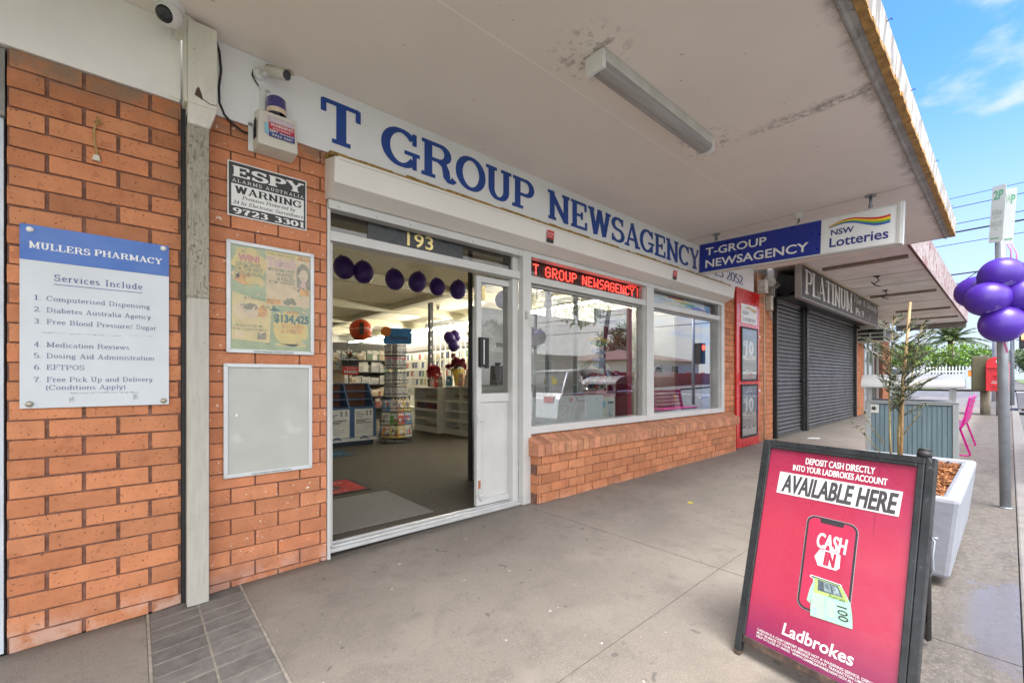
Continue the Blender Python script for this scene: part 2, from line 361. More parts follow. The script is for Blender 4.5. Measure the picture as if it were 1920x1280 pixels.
# ------------------------------------------------------------------ lettering
_tc = {}
def _sans(st, bold):
    k = (st, bold)
    if k in _tc: return _tc[k]
    cu = bpy.data.curves.new('t', 'FONT'); cu.body = st; cu.size = 1; cu.resolution_u = 3; cu.offset = bold; cu.fill_mode = 'FRONT'
    ob = bpy.data.objects.new('t', cu); me = bpy.data.meshes.new_from_object(ob)
    vs = [(v.co.x, v.co.y) for v in me.vertices]; fs = [tuple(p.vertices) for p in me.polygons]
    bpy.data.objects.remove(ob); bpy.data.curves.remove(cu); bpy.data.meshes.remove(me)
    _tc[k] = (vs, fs, [0] * len(vs)); return _tc[k]
CAPH = max(v[1] for v in _sans('H', 0)[0])
def arc(cx, cy, rx, ry, a0, a1, n=14):
    return [(cx + rx * math.cos(R(a0 + (a1 - a0) * i / n)), cy + ry * math.sin(R(a0 + (a1 - a0) * i / n))) for i in range(n + 1)]
T, B_, XH = .95, .05, .66   # top / bottom bar centre, x-height
XB = XH - .04
# slab-serif strokes: (width, [polylines], [serif (x, y, halfwidth)])
SER = {
 'T': (.86, [[(.43, 0), (.43, 1)], [(.04, T), (.82, T)], [(.06, .98), (.06, .68)], [(.80, .98), (.80, .68)]], [(.43, B_, .2)]),
 'G': (.96, [arc(.46, .5, .38, .45, 40, 325, 22), [(.80, .98), (.80, .66)], [(.80, .42), (.80, .02)]], [(.74, .42, .2)]),
 'R': (.98, [[(.2, 0), (.2, 1)], [(.02, T), (.52, T)], arc(.52, .735, .23, .215, 90, -90, 12), [(.2, .52), (.54, .52)], [(.50, .52), (.64, .45), (.70, .30), (.72, .14), (.78, .05), (.88, .05), (.94, .14)]], [(.2, B_, .19)]),
 'O': (.94, [arc(.47, .5, .37, .45, 0, 360, 30)], []),
 'U': (.94, [[(.2, 1), (.2, .34)] + arc(.46, .34, .26, .29, 180, 360, 12) + [(.72, .34), (.72, 1)]], [(.2, T, .19), (.72, T, .19)]),
 'P': (.84, [[(.2, 0), (.2, 1)], [(.02, T), (.52, T)], arc(.50, .71, .25, .24, 90, -90, 12), [(.2, .47), (.52, .47)]], [(.2, B_, .21)]),
 'N': (1.0, [[(.2, 0), (.2, 1)], [(.14, .97), (.80, .03)], [(.80, 0), (.80, 1)]], [(.2, B_, .17), (.14, T, .13), (.80, T, .17)]),
 'E': (.84, [[(.2, 0), (.2, 1)], [(.02, T), (.74, T)], [(.02, B_), (.76, B_)], [(.2, .5), (.54, .5)], [(.72, .98), (.72, .70)], [(.75, .30), (.75, .02)], [(.54, .64), (.54, .36)]], []),
 'F': (.80, [[(.2, 0), (.2, 1)], [(.02, T), (.74, T)], [(.2, .5), (.54, .5)], [(.72, .98), (.72, .70)], [(.54, .64), (.54, .36)]], [(.2, B_, .2)]),
 'W': (1.22, [[(.16, 1), (.38, 0)], [(.38, .02), (.60, .96)], [(.60, .98), (.84, 0)], [(.84, .02), (1.06, 1)]], [(.16, T, .16), (.60, T, .12), (1.06, T, .15)]),
 'S': (.78, [arc(.38, .735, .26, .22, 35, 270, 16) + arc(.38, .275, .30, .235, 90, -150, 16), [(.64, .98), (.64, .70)], [(.09, .30), (.09, .02)]], []),
 'A': (.96, [[(.14, 0), (.46, 1)], [(.44, 1), (.80, 0)], [(.24, .32), (.68, .32)]], [(.14, B_, .15), (.80, B_, .17)]),
 'C': (.88, [arc(.46, .5, .38, .45, 42, 318, 22), [(.78, .98), (.78, .66)]], []),
 'Y': (.94, [[(.14, 1), (.46, .46)], [(.46, .46), (.46, 0)], [(.46, .46), (.80, 1)]], [(.46, B_, .2), (.16, T, .17), (.78, T, .15)]),
 'M': (1.16, [[(.2, 0), (.2, 1)], [(.2, 1), (.58, .12)], [(.58, .12), (.95, 1)], [(.95, 0), (.95, 1)]], [(.2, B_, .17), (.95, B_, .19), (.14, T, .12), (1.02, T, .12)]),
 'L': (.80, [[(.2, 0), (.2, 1)], [(.02, B_), (.74, B_)], [(.73, .34), (.73, .02)]], [(.2, T, .19)]),
 'H': (1.0, [[(.2, 0), (.2, 1)], [(.8, 0), (.8, 1)], [(.2, .5), (.8, .5)]], [(.2, B_, .18), (.8, B_, .18), (.2, T, .18), (.8, T, .18)]),
 'I': (.46, [[(.23, 0), (.23, 1)]], [(.23, B_, .2), (.23, T, .2)]),
 'D': (.96, [[(.2, 0), (.2, 1)], [(.02, T), (.44, T)], [(.02, B_), (.44, B_)], arc(.42, .5, .40, .45, 90, -90, 18)], []),
 'B': (.88, [[(.2, 0), (.2, 1)], [(.02, T), (.48, T)], [(.02, B_), (.5, B_)], [(.2, .53), (.5, .53)], arc(.46, .74, .22, .21, 90, -90, 10), arc(.48, .29, .27, .24, 90, -90, 12)], []),
 'a': (.62, [arc(.28, XB - .17, .20, .17, 150, 0, 8) + [(.48, .10), (.58, .03)], [(.48, .38), (.30, .36)] + arc(.28, .19, .20, .16, 90, 300, 12) + [(.46, .16)]], []),
 'b': (.68, [[(.15, 0), (.15, 1)], arc(.36, .33, .23, .30, 140, -140, 18)], [(.10, .97, .08)]),
 'c': (.58, [arc(.32, .33, .24, .29, 45, 315, 18)], []),
 'd': (.70, [[(.54, 0), (.54, 1)], arc(.32, .33, .23, .30, 40, 320, 18)], [(.48, .97, .08), (.60, .03, .07)]),
 'e': (.60, [[(.08, .36), (.54, .36)], arc(.32, .33, .23, .29, 8, 320, 20)], []),
 'f': (.42, [[(.2, 0), (.2, .8)] + arc(.34, .8, .14, .16, 180, 60, 6), [(.04, XB), (.36, XB)]], [(.2, .03, .12)]),
 'g': (.64, [arc(.29, .42, .19, .20, 0, 360, 18), [(.16, .24), (.12, .14), (.24, .08), (.46, .05)] + arc(.32, -.10, .22, .14, 60, -240, 16), [(.44, .56), (.58, .62)]], []),
 'h': (.72, [[(.15, 0), (.15, 1)], [(.15, .44)] + arc(.36, .42, .21, .20, 150, 0, 8) + [(.57, 0)]], [(.10, .97, .08), (.15, .03, .12), (.57, .03, .12)]),
 'i': (.34, [[(.17, 0), (.17, XH)], [(.17, .84), (.17, .96)]], [(.11, XB, .08), (.17, .03, .13)]),
 'k': (.68, [[(.15, 0), (.15, 1)], [(.15, .26), (.52, .63)], [(.28, .38), (.58, 0)]], [(.10, .97, .08), (.15, .03, .12), (.58, .03, .1), (.5, XB, .1)]),
 'l': (.34, [[(.17, 0), (.17, 1)]], [(.11, .97, .08), (.17, .03, .13)]),
 'm': (1.06, [[(.15, 0), (.15, XH)], [(.15, .44)] + arc(.34, .42, .19, .20, 150, 0, 8) + [(.53, 0)], [(.53, .44)] + arc(.72, .42, .19, .20, 150, 0, 8) + [(.91, 0)]], [(.10, XB, .08), (.15, .03, .11), (.53, .03, .11), (.91, .03, .11)]),
 'n': (.72, [[(.15, 0), (.15, XH)], [(.15, .44)] + arc(.36, .42, .21, .20, 150, 0, 8) + [(.57, 0)]], [(.10, XB, .08), (.15, .03, .12), (.57, .03, .12)]),
 'o': (.64, [arc(.32, .33, .24, .29, 0, 360, 22)], []),
 'p': (.70, [[(.15, -.30), (.15, XH)], arc(.36, .33, .23, .30, 140, -140, 18)], [(.10, XB, .08), (.15, -.27, .13)]),
 'r': (.50, [[(.15, 0), (.15, XH)], [(.15, .42), (.24, .58), (.38, .62), (.45, .54)]], [(.10, XB, .08), (.15, .03, .13)]),
 's': (.50, [arc(.25, .475, .16, .15, 40, 270, 10) + arc(.25, .185, .18, .14, 90, -150, 10)], []),
 't': (.42, [[(.18, .86), (.18, .16)] + arc(.30, .16, .12, .13, 180, 320, 6), [(.04, XB), (.38, XB)]], []),
 'u': (.72, [[(.15, XH), (.15, .22)] + arc(.34, .22, .19, .19, 180, 340, 8), [(.55, XH), (.55, 0)]], [(.10, XB, .08), (.49, XB, .08), (.61, .03, .07)]),
 'v': (.62, [[(.08, XH), (.31, 0)], [(.31, .02), (.54, XH)]], [(.09, XB, .1), (.53, XB, .1)]),
 'w': (.92, [[(.08, XH), (.27, 0)], [(.27, .02), (.46, XH)], [(.46, XH), (.65, 0)], [(.65, .02), (.84, XH)]], [(.09, XB, .1), (.83, XB, .1)]),
 'y': (.62, [[(.08, XH), (.31, .02)], [(.54, XH), (.26, -.22), (.14, -.28), (.06, -.22)]], [(.09, XB, .1), (.53, XB, .1)]),
 '0': (.66, [arc(.33, .5, .25, .45, 0, 360, 24)], []),
 '1': (.50, [[(.27, 0), (.27, 1)], [(.08, .84), (.27, .97)]], [(.27, .04, .17)]),
 '2': (.64, [arc(.31, .70, .22, .25, 165, -20, 12) + [(.40, .42), (.08, .06)], [(.06, B_), (.58, B_)], [(.57, .26), (.57, .02)]], []),
 '3': (.62, [arc(.28, .74, .21, .21, 150, -85, 12), arc(.28, .29, .25, .25, 88, -150, 14)], []),
 '4': (.66, [[(.44, 0), (.44, 1)], [(.44, .98), (.04, .32)], [(.04, .30), (.62, .30)]], [(.44, .04, .14)]),
 '5': (.62, [[(.14, .95), (.54, .95)], [(.14, .96), (.12, .52)], [(.12, .54)] + arc(.30, .30, .25, .26, 115, -150, 16)], []),
 '6': (.64, [[(.52, .92), (.36, .95), (.18, .76), (.09, .45), (.09, .3)], arc(.33, .30, .24, .25, 0, 360, 20)], []),
 '7': (.60, [[(.06, .93), (.54, .93)], [(.54, .93), (.32, .5), (.24, 0)], [(.07, .98), (.07, .74)]], []),
 '9': (.64, [[(.12, .08), (.28, .05), (.46, .24), (.55, .55), (.55, .7)], arc(.31, .70, .24, .25, 0, 360, 20)], []),
 '.': (.26, [[(.12, 0), (.12, .11)]], []), ',': (.26, [[(.13, .08), (.08, -.12)]], []), '/': (.44, [[(.06, -.08), (.38, 1.02)]], []),
 '(': (.36, [arc(.36, .36, .24, .60, 120, 240, 10)], []), ')': (.36, [arc(0, .36, .24, .60, 60, -60, 10)], []),
 '-': (.42, [[(.06, .35), (.36, .35)]], []), '$': (.7, [arc(.35, .735, .24, .2, 35, 270, 14) + arc(.35, .285, .27, .215, 90, -150, 14), [(.35, -.08), (.35, 1.08)]], []),
 '&': (.9, [[(.80, .42), (.5, .08), (.3, .04), (.1, .2), (.2, .45), (.48, .68), (.44, .92), (.28, .94), (.22, .74), (.42, .45), (.82, .03)]], []),
 ' ': (.40, [], []),
}
def glyphs(st, font, bold=0., thick=.20, thin=.095, track=0.):
    if font == 'sans': return _sans(st, bold)
    key = (st, thick, thin, track)
    if key in _tc: return _tc[key]
    vs, fs, ly = [], [], []; x = 0
    for ch in st:
        w, strokes, ser = SER[ch]; l = 0
        for pl in strokes:
            n = len(pl); k = len(vs); closed = n > 6 and abs(pl[0][0] - pl[-1][0]) + abs(pl[0][1] - pl[-1][1]) < 1e-6
            for i, (a, b) in enumerate(pl):
                pa = pl[i - 1] if i else (pl[-2] if closed else pl[0]); pb = pl[i + 1] if i < n - 1 else (pl[1] if closed else pl[-1])
                dx, dy = pb[0] - pa[0], pb[1] - pa[1]; q = math.hypot(dx, dy) or 1; dx /= q; dy /= q
                t = (thin + (thick - thin) * abs(dy) ** 1.3) / 2
                if abs(dy) > .3 and dx * dy > 0 and abs(dx) > .25 and n == 2: t = thin * .55      # rising diagonals stay thin
                if n == 2 and abs(dx) < .02 and abs(pl[0][1] - pl[1][1]) < .4: t = thin * .55      # terminals
                vs += [(x + a - dy * t, b + dx * t), (x + a + dy * t, b - dx * t)]; ly += [l, l]
            for i in range(n - 1): fs.append((k + 2 * i + 1, k + 2 * i + 3, k + 2 * i + 2, k + 2 * i))
            l += 1
        for (a, b, hw) in ser:
            k = len(vs); h = thin / 2
            vs += [(x + a - hw, b - h), (x + a + hw, b - h), (x + a + hw, b + h), (x + a - hw, b + h)]; ly += [l] * 4; fs.append((k, k + 1, k + 2, k + 3)); l += 1
        x += w + track
    _tc[key] = (vs, fs, ly); return _tc[key]

# ------------------------------------------------------------------ brickwork
def brickwork(mb, fr, a0, a1, b0, b1, phase=0., mod=.24, course=.086, bj=.012, hj=.007, depth=.02, bm=0, mm=1, c=0., back=.2, jag=.002, odd=.12):
    """bricks in stretcher bond in front of a raked mortar bed; b0 may be a function of a (a sloping foot)"""
    foot = b0 if callable(b0) else (lambda a: b0)
    bb = min(foot(a0), foot(a1))
    mb.add([fr.p(a0, foot(a0), c - back), fr.p(a1, foot(a1), c - back), fr.p(a1, foot(a1), c - .009), fr.p(a0, foot(a0), c - .009),
            fr.p(a0, b1, c - back), fr.p(a1, b1, c - back), fr.p(a1, b1, c - .009), fr.p(a0, b1, c - .009)],
           [(3, 2, 1, 0)[::-1], (4, 5, 6, 7)[::-1], (0, 1, 5, 4)[::-1], (1, 2, 6, 5)[::-1], (2, 3, 7, 6)[::-1], (3, 0, 4, 7)[::-1]], mm)
    n = int((b1 - bb) / course) + 2
    for i in range(n):
        t1 = b1 - i * course; t0 = t1 - course + hj
        if t1 <= bb + .004: break
        a = a0 - mod + phase + (mod / 2 if i % 2 else 0)
        while a < a1:
            x0, x1 = max(a + bj / 2, a0), min(a + mod - bj / 2, a1); a += mod
            if x1 - x0 < .02: continue
            f0, f1 = max(t0, foot(x0)), max(t0, foot(x1))
            if t1 - max(f0, f1) < .008: continue
            g = random.uniform(.86, 1.10); hue = random.uniform(-.04, .04)
            if random.random() < odd: g *= random.uniform(.78, .9)
            col = (g, g * (1 + hue), g * (1 + hue * 1.5)); o = c + random.uniform(-jag, jag)
            j = [random.uniform(-.0028, .0028) for _ in range(4)]
            P = fr.p
            mb.hexa([P(x0, f0 + j[0], o), P(x1, f1 + j[1], o), P(x1, f1, c - depth), P(x0, f0, c - depth), P(x0, t1 + j[2], o), P(x1, t1 + j[3], o), P(x1, t1, c - depth), P(x0, t1, c - depth)], bm, col)
    return mb

def leaf(mb, p, d, L_, w, m=0, col=None, up=None):
    d = d.normalized(); up = up or Vector((random.uniform(-1, 1), random.uniform(-1, 1), random.uniform(.1, 1)))
    s = d.cross(up)
    if s.length < 1e-4: s = d.orthogonal()
    s = s.normalized() * w / 2; nrm = s.cross(d).normalized() * w * .18
    a, b, t = p + d * L_ * .35 + s - nrm, p + d * L_ * .35 - s - nrm, p + d * L_ - nrm * 1.5
    mb.add([p, a, t, b], [(0, 1, 2), (0, 2, 3)], m, col)
def rnd_dir():
    while True:
        v = Vector((random.uniform(-1, 1), random.uniform(-1, 1), random.uniform(-1, 1)))
        if .05 < v.length < 1: return v.normalized()
def crown(mb, clumps, per, size, spread=1.0, up=.3, base=(1, 1, 1)):
    for (c, r) in clumps:
        g = random.uniform(.65, 1.35); yel = random.uniform(.85, 1.15)
        for _ in range(per):
            d = rnd_dir(); q = Vector(c) + Vector((d.x * r[0], d.y * r[1], d.z * r[2])) * random.uniform(.35, 1.0) ** .6 * spread
            gg = g * random.uniform(.75, 1.25)
            leaf(mb, q, d + Vector((0, 0, up)) + rnd_dir() * .8, size * random.uniform(.7, 1.4), size * random.uniform(.4, .7), 0, (gg * yel * base[0], gg * base[1], gg * .9 * base[2]))

# ================================================================== GROUND AND STREET
GZ = [(-12, -.03), (-.5, -.003), (.044, .008), (.458, .036), (.95, .045), (2.7, .085), (5, .1), (9, .1), (22, .2), (30, .38), (40, .62), (60, .8), (400, 1.0)]
def gz(x):
    for (x0, z0), (x1, z1) in zip(GZ, GZ[1:]):
        if x <= x1: return z0 + (z1 - z0) * max(0, x - x0) / (x1 - x0)
    return GZ[-1][1]

def ground_material(name, col, kind):
    m = bpy.data.materials.new(name); m.use_nodes = True; N, L = m.node_tree.nodes, m.node_tree.links; b = N['Principled BSDF']
    g = N.new('ShaderNodeNewGeometry'); P_ = g.outputs['Position']
    sep = N.new('ShaderNodeSeparateXYZ'); L.new(P_, sep.inputs[0]); X, Y, Z = sep.outputs
    def noise(s, d=5, sc=None):
        n = N.new('ShaderNodeTexNoise'); n.inputs['Scale'].default_value = s; n.inputs['Detail'].default_value = d; n.inputs['Roughness'].default_value = .6
        if sc:
            mp = N.new('ShaderNodeMapping'); mp.inputs['Scale'].default_value = sc; L.new(P_, mp.inputs[0]); L.new(mp.outputs[0], n.inputs['Vector'])
        else: L.new(P_, n.inputs['Vector'])
        return n.outputs[0]
    def mr(f, a, c, o0=0., o1=1.):
        r = N.new('ShaderNodeMapRange'); r.interpolation_type = 'SMOOTHSTEP'; L.new(f, r.inputs[0])
        for i, q in enumerate((a, c, o0, o1)): r.inputs[i + 1].default_value = q
        return r.outputs[0]
    def mt(op, a, c):
        n = N.new('ShaderNodeMath'); n.operation = op
        for i, q in enumerate((a, c)):
            if isinstance(q, (int, float)): n.inputs[i].default_value = q
            elif q is not None: L.new(q, n.inputs[i])
        return n.outputs[0]
    def mix(f, a, c):
        x = N.new('ShaderNodeMix'); x.data_type = 'RGBA'
        for i, q in ((0, f), (6, a), (7, c)):
            if isinstance(q, (int, float)): x.inputs[i].default_value = q
            elif isinstance(q, tuple): x.inputs[i].default_value = (*q, 1)
            else: L.new(q, x.inputs[i])
        return x.outputs[2]
    def band(v, c, w):          # 1 on the line v = c, fading over w
        return mr(mt('ABSOLUTE', mt('SUBTRACT', v, c), None), w * .15, w, 1., 0.)
    if kind == 'concrete':
        c = mix(mr(noise(1.1, 6), .32, .68), tuple(q * .86 for q in col), tuple(q * 1.1 for q in col))
        c = mix(mr(noise(7, 8), .48, .70, 0, .38), c, tuple(q * .58 for q in col)); c = mix(mr(noise(31, 5), .60, .66, 0, .35), c, tuple(q * .5 for q in col)); c = mix(mr(noise(2.3, 9), .56, .62, 0, .22), c, tuple(q * 1.35 for q in col))
        c = mix(mr(noise(160, 2), .54, .66, 0, .55), c, tuple(q * 1.5 for q in col))
        c = mix(mr(noise(200, 2), .60, .72, 0, .45), c, tuple(q * .45 for q in col))
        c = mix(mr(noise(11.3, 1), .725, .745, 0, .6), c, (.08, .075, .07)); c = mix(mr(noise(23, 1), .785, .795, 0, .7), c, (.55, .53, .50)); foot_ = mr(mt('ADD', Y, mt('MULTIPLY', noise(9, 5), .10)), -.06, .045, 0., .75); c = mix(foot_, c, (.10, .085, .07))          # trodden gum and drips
        out = mr(Y, -2.45, -2.2, 1., 0.)                                               # the open strip past the drip line: rain-worn, also darkened to offset direct daylight
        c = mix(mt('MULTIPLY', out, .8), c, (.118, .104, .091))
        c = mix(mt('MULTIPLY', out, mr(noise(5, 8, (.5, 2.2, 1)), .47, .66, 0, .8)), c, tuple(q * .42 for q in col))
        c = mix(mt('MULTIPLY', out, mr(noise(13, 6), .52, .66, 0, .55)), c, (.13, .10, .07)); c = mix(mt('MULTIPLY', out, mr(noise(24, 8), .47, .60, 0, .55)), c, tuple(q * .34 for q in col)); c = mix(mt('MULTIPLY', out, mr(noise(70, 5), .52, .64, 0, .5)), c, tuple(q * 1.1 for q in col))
        dist = N.new('ShaderNodeVectorMath'); dist.operation = 'DISTANCE'; dist.inputs[1].default_value = (3.05, -2.83, .09)
        sc = N.new('ShaderNodeMapping'); sc.inputs['Scale'].default_value = (.75, 2.4, 1); L.new(P_, sc.inputs[0])
        dist.inputs[1].default_value = (3.05 * .75, -2.87 * 2.4, .09); L.new(sc.outputs[0], dist.inputs[0])
        wet = mr(mt('ADD', dist.outputs['Value'], mt('MULTIPLY', noise(9, 7), .75)), .70, .86, 1., 0.)
        rim = mr(mt('ADD', dist.outputs['Value'], mt('MULTIPLY', noise(6, 5), .35)), .50, .95, 1., 0.)
        c = mix(mt('MULTIPLY', rim, .45), c, tuple(q * .5 for q in col)); c = mix(mt('MULTIPLY', wet, .4), c, tuple(q * .8 for q in col))
        L.new(c, b.inputs['Base Color']); L.new(mr(wet, 0, 1, .82, .13), b.inputs['Roughness'])
        bm = N.new('ShaderNodeBump'); bm.inputs['Distance'].default_value = .006
        L.new(mr(wet, 0, 1, .45, .14), bm.inputs['Strength']); L.new(mt('ADD', noise(120, 3), mt('MULTIPLY', noise(14, 4), .6)), bm.inputs['Height']); L.new(bm.outputs[0], b.inputs['Normal'])
    else:                        # soffit lining
        c = mix(mr(noise(.9, 5), .3, .7), tuple(q * .955 for q in col), tuple(q * 1.03 for q in col))
        c = mix(mr(noise(18, 2), .735, .76, 0, .6), c, (.20, .17, .15))
        ns = noise(6, 6); nf = noise(28, 5)
        crack = mt('MULTIPLY', band(mt('ADD', X, mt('MULTIPLY', ns, .16)), 3.62, .085), mr(Y, -1.35, -1.9, 0, 1.))
        c = mix(mt('MULTIPLY', crack, mr(nf, .38, .62, 0, .65)), c, (.16, .14, .125))
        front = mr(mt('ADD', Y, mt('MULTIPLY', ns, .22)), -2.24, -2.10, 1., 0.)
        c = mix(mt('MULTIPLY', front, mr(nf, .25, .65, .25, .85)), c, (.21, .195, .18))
        for ex, ey in ((1.97, -1.30), (3.40, -1.30)):
            d = N.new('ShaderNodeVectorMath'); d.operation = 'DISTANCE'; d.inputs[1].default_value = (ex, ey, 3.06); L.new(P_, d.inputs[0])
            c = mix(mt('MULTIPLY', mr(d.outputs['Value'], .06, .30, 1., 0.), mr(noise(22, 6), .50, .66, 0, .7)), c, (.2, .17, .15))
        seam = band(mt('ADD', Y, mt('MULTIPLY', X, .004)), -1.02, .008); c = mix(mt('MULTIPLY', seam, .5), c, tuple(min(1, q * 1.25) for q in col))
        for sx in (5.62,): c = mix(mt('MULTIPLY', band(mt('ADD', X, mt('MULTIPLY', ns, .05)), sx + .02, .03), .28), c, (.22, .2, .18))
        L.new(c, b.inputs['Base Color']); b.inputs['Roughness'].default_value = .8
        bm = N.new('ShaderNodeBump'); bm.inputs['Distance'].default_value = .01; bm.inputs['Strength'].default_value = .15; L.new(noise(3, 3), bm.inputs['Height']); L.new(bm.outputs[0], b.inputs['Normal'])
    return m
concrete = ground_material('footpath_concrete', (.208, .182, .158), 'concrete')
soffit_near = ground_material('soffit_lining', (.85, .785, .715), 'soffit')

mb = MB()
XC = [-3.2, .045, .455, 2.60, 5.2, 7.7, 10.2, 12.7, 15.2, 17.7, 20.65, 24, 28.5]
for i in range(len(XC) - 1):
    if XC[i] == .045: continue
    for (y0, y1) in ((-1.745, 0.0), (-2.902, -1.745)):
        a, b = XC[i] + .003, XC[i + 1] - .003
        xs = [a] + [x for x, _ in GZ if a < x < b] + [b]
        for p, q in zip(xs, xs[1:]):
            y_0, y_1 = y0 + (.002 if y0 > -2 else 0), y1 - (.002 if y1 else 0)
            mb.hexa([(p, y_0, gz(p) - .05), (q, y_0, gz(q) - .05), (q, y_1, gz(q) - .05), (p, y_1, gz(p) - .05), (p, y_0, gz(p)), (q, y_0, gz(q)), (q, y_1, gz(q)), (p, y_1, gz(p))])
for (x0, x1, y0, y1) in ((20.65, 28.5, 0.004, 14), (.928, 2.7, .004, .10)):
    mb.hexa([(x0, y0, gz(x0) - .05), (x1, y0, gz(x1) - .05), (x1, y1, gz(x1) - .05), (x0, y1, gz(x0) - .05), (x0, y0, gz(x0) + .002), (x1, y0, gz(x1) + .002), (x1, y1, gz(x1) + .002), (x0, y1, gz(x0) + .002)])
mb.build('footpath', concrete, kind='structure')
mb = MB()
for (x0, _), (x1, _) in zip(GZ[:9], GZ[1:10]):
    x0, x1 = max(x0, -3.2), min(x1, 28.5)
    if x1 > x0: mb.add([(x0, -2.9, gz(x0) - .012), (x1, -2.9, gz(x1) - .012), (x1, -.001, gz(x1) - .012), (x0, -.001, gz(x0) - .012)], [(0, 1, 2, 3)])
mb.build('footpath_bedding', M('joint_dirt', (.09, .08, .07), .95), kind='structure')
mb = MB()                                   # two columns of dark pavers across the footpath
pav_m = M('dark_paver', (.145, .133, .124), .8, var=.18, vscale=18, bump=.4, bscale=150, tint=True, specks=((130, .66, (.3, .3, .3), .5),))
for cx in (.058, .255):
    y = -.004
    while y > -2.9:
        g = random.uniform(.85, 1.15); j = random.uniform(-.001, .001); q0, q1, v0 = gz(cx), gz(cx + .188), max(y - .096, -2.9)
        mb.hexa([(cx, v0, q0 - .05), (cx + .188, v0, q1 - .05), (cx + .188, y, q1 - .05), (cx, y, q0 - .05), (cx, v0, q0 + .001 + j), (cx + .188, v0, q1 + .001 + j), (cx + .188, y, q1 + .001 + j), (cx, y, q0 + .001 + j)], 0, (g, g, g * 1.02)); y -= .107
gx = [.045, .457]
for p, q in zip(gx, gx[1:]): mb.add([(p, -2.9, gz(p) - .0025), (q, -2.9, gz(q) - .0025), (q, -.001, gz(q) - .0025), (p, -.001, gz(p) - .0025)], [(0, 1, 2, 3)], 1)
for p, q in ((.044, .056), (.444, .457)): mb.hexa([(p, -2.9, gz(p) - .02), (q, -2.9, gz(q) - .02), (q, -.001, gz(q) - .02), (p, -.001, gz(p) - .02), (p, -2.9, gz(p) + .0015), (q, -2.9, gz(q) + .0015), (q, -.001, gz(q) + .0015), (p, -.001, gz(p) + .0015)], 1)
mb.build('paver_strip', [pav_m, M('paver_grout', (.26, .235, .20), .9, var=.2, vscale=30)], bevel=.002, kind='structure')
mb = MB()
x = -3.2
while x < 28:
    x1 = x + 2.4; mb.hexa([(x, -3.06, gz(x) - .2), (x1 - .006, -3.06, gz(x1) - .2), (x1 - .006, -2.905, gz(x1) - .2), (x, -2.905, gz(x) - .2), (x, -3.045, gz(x) - .002), (x1 - .006, -3.045, gz(x1) - .002), (x1 - .006, -2.905, gz(x1) + .001), (x, -2.905, gz(x) + .001)]); x = x1
mb.build('kerb', kerbm, bevel=.012, kind='structure')
def strip(name, mat, y0, y1, dz, xs, kind='structure'):
    mb = MB()
    for p, q in zip(xs, xs[1:]): mb.add([(p, y0, gz(p) + dz), (q, y0, gz(q) + dz), (q, y1, gz(q) + dz), (p, y1, gz(p) + dz)], [(0, 1, 2, 3)])
    return mb.build(name, mat, kind=kind)
allx = [-60, -12, -.5, 2.7, 5, 9, 15, 22, 30, 40, 60, 100, 400]
strip('road', asphalt, -14, -3.0, -.13, allx)
strip('side_road', asphalt, -14, 120, -.126, [28.5, 30, 34, 38])
strip('ground', grassm, -300, 300, -.17, [-300, -12, -.5, 2.7, 9, 22, 30, 40, 60, 400])
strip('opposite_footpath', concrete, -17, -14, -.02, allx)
strip('verge', grassm, .2, 60, -.02, [38, 40, 46])
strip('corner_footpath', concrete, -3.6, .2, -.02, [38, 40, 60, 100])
strip('far_verge', grassm, -6.5, -3.6, .0, [40, 60, 100, 200])
mb = MB()
for i in range(9):
    a = -6 + i * 6.0; mb.box(a, -8.55, gz(a) - .15, a + 3, -8.43, gz(a + 3) - .122)
mb.box(27.2, -13.5, gz(27) - .2, 27.6, -3.6, gz(27.4) - .120)
mb.build('road_marking', linepaint, kind='structure')

# ================================================================== PHARMACY END (left)
ph = thing('pharmacy_building', 'orange brick pharmacy wall with painted band above, left of the square downpipe', 'building', (-.12, .12, 0))
brickwork(MB(), WALL, -.42, .185, lambda a: gz(a), 2.645, phase=.0, bj=.014, hj=.008).build('brick_wall', [brick, mortar], ph, bevel=.0022)
mb = MB(); mb.fbox(WALL, -3.2, 2.648, .178, 3.055, -.2, .012); mb.fbox(WALL, .135, 2.66, .182, 3.05, .012, .02)
mb.build('painted_band', render_w, ph)
mb = MB(); mb.fbox(WALL, -1.6, .0, -.432, 2.34, -.15, -.02); mb.build('white_panel', M('left_panel', (.55, .60, .66), .45, var=.08), ph)
mb = MB(); mb.fbox(WALL, -1.6, 2.35, -.428, 2.64, -.15, -.015); mb.fbox(WALL, -1.6, 2.34, -.425, 2.36, -.15, .01); mb.build('shutter_housing', M('housing', (.25, .24, .22), .6, var=.2), ph)
mb = MB(); mb.box(-3.2, .2, -.2, .3, 6, 3.3); mb.build('rear_block', shop_wall, ph)

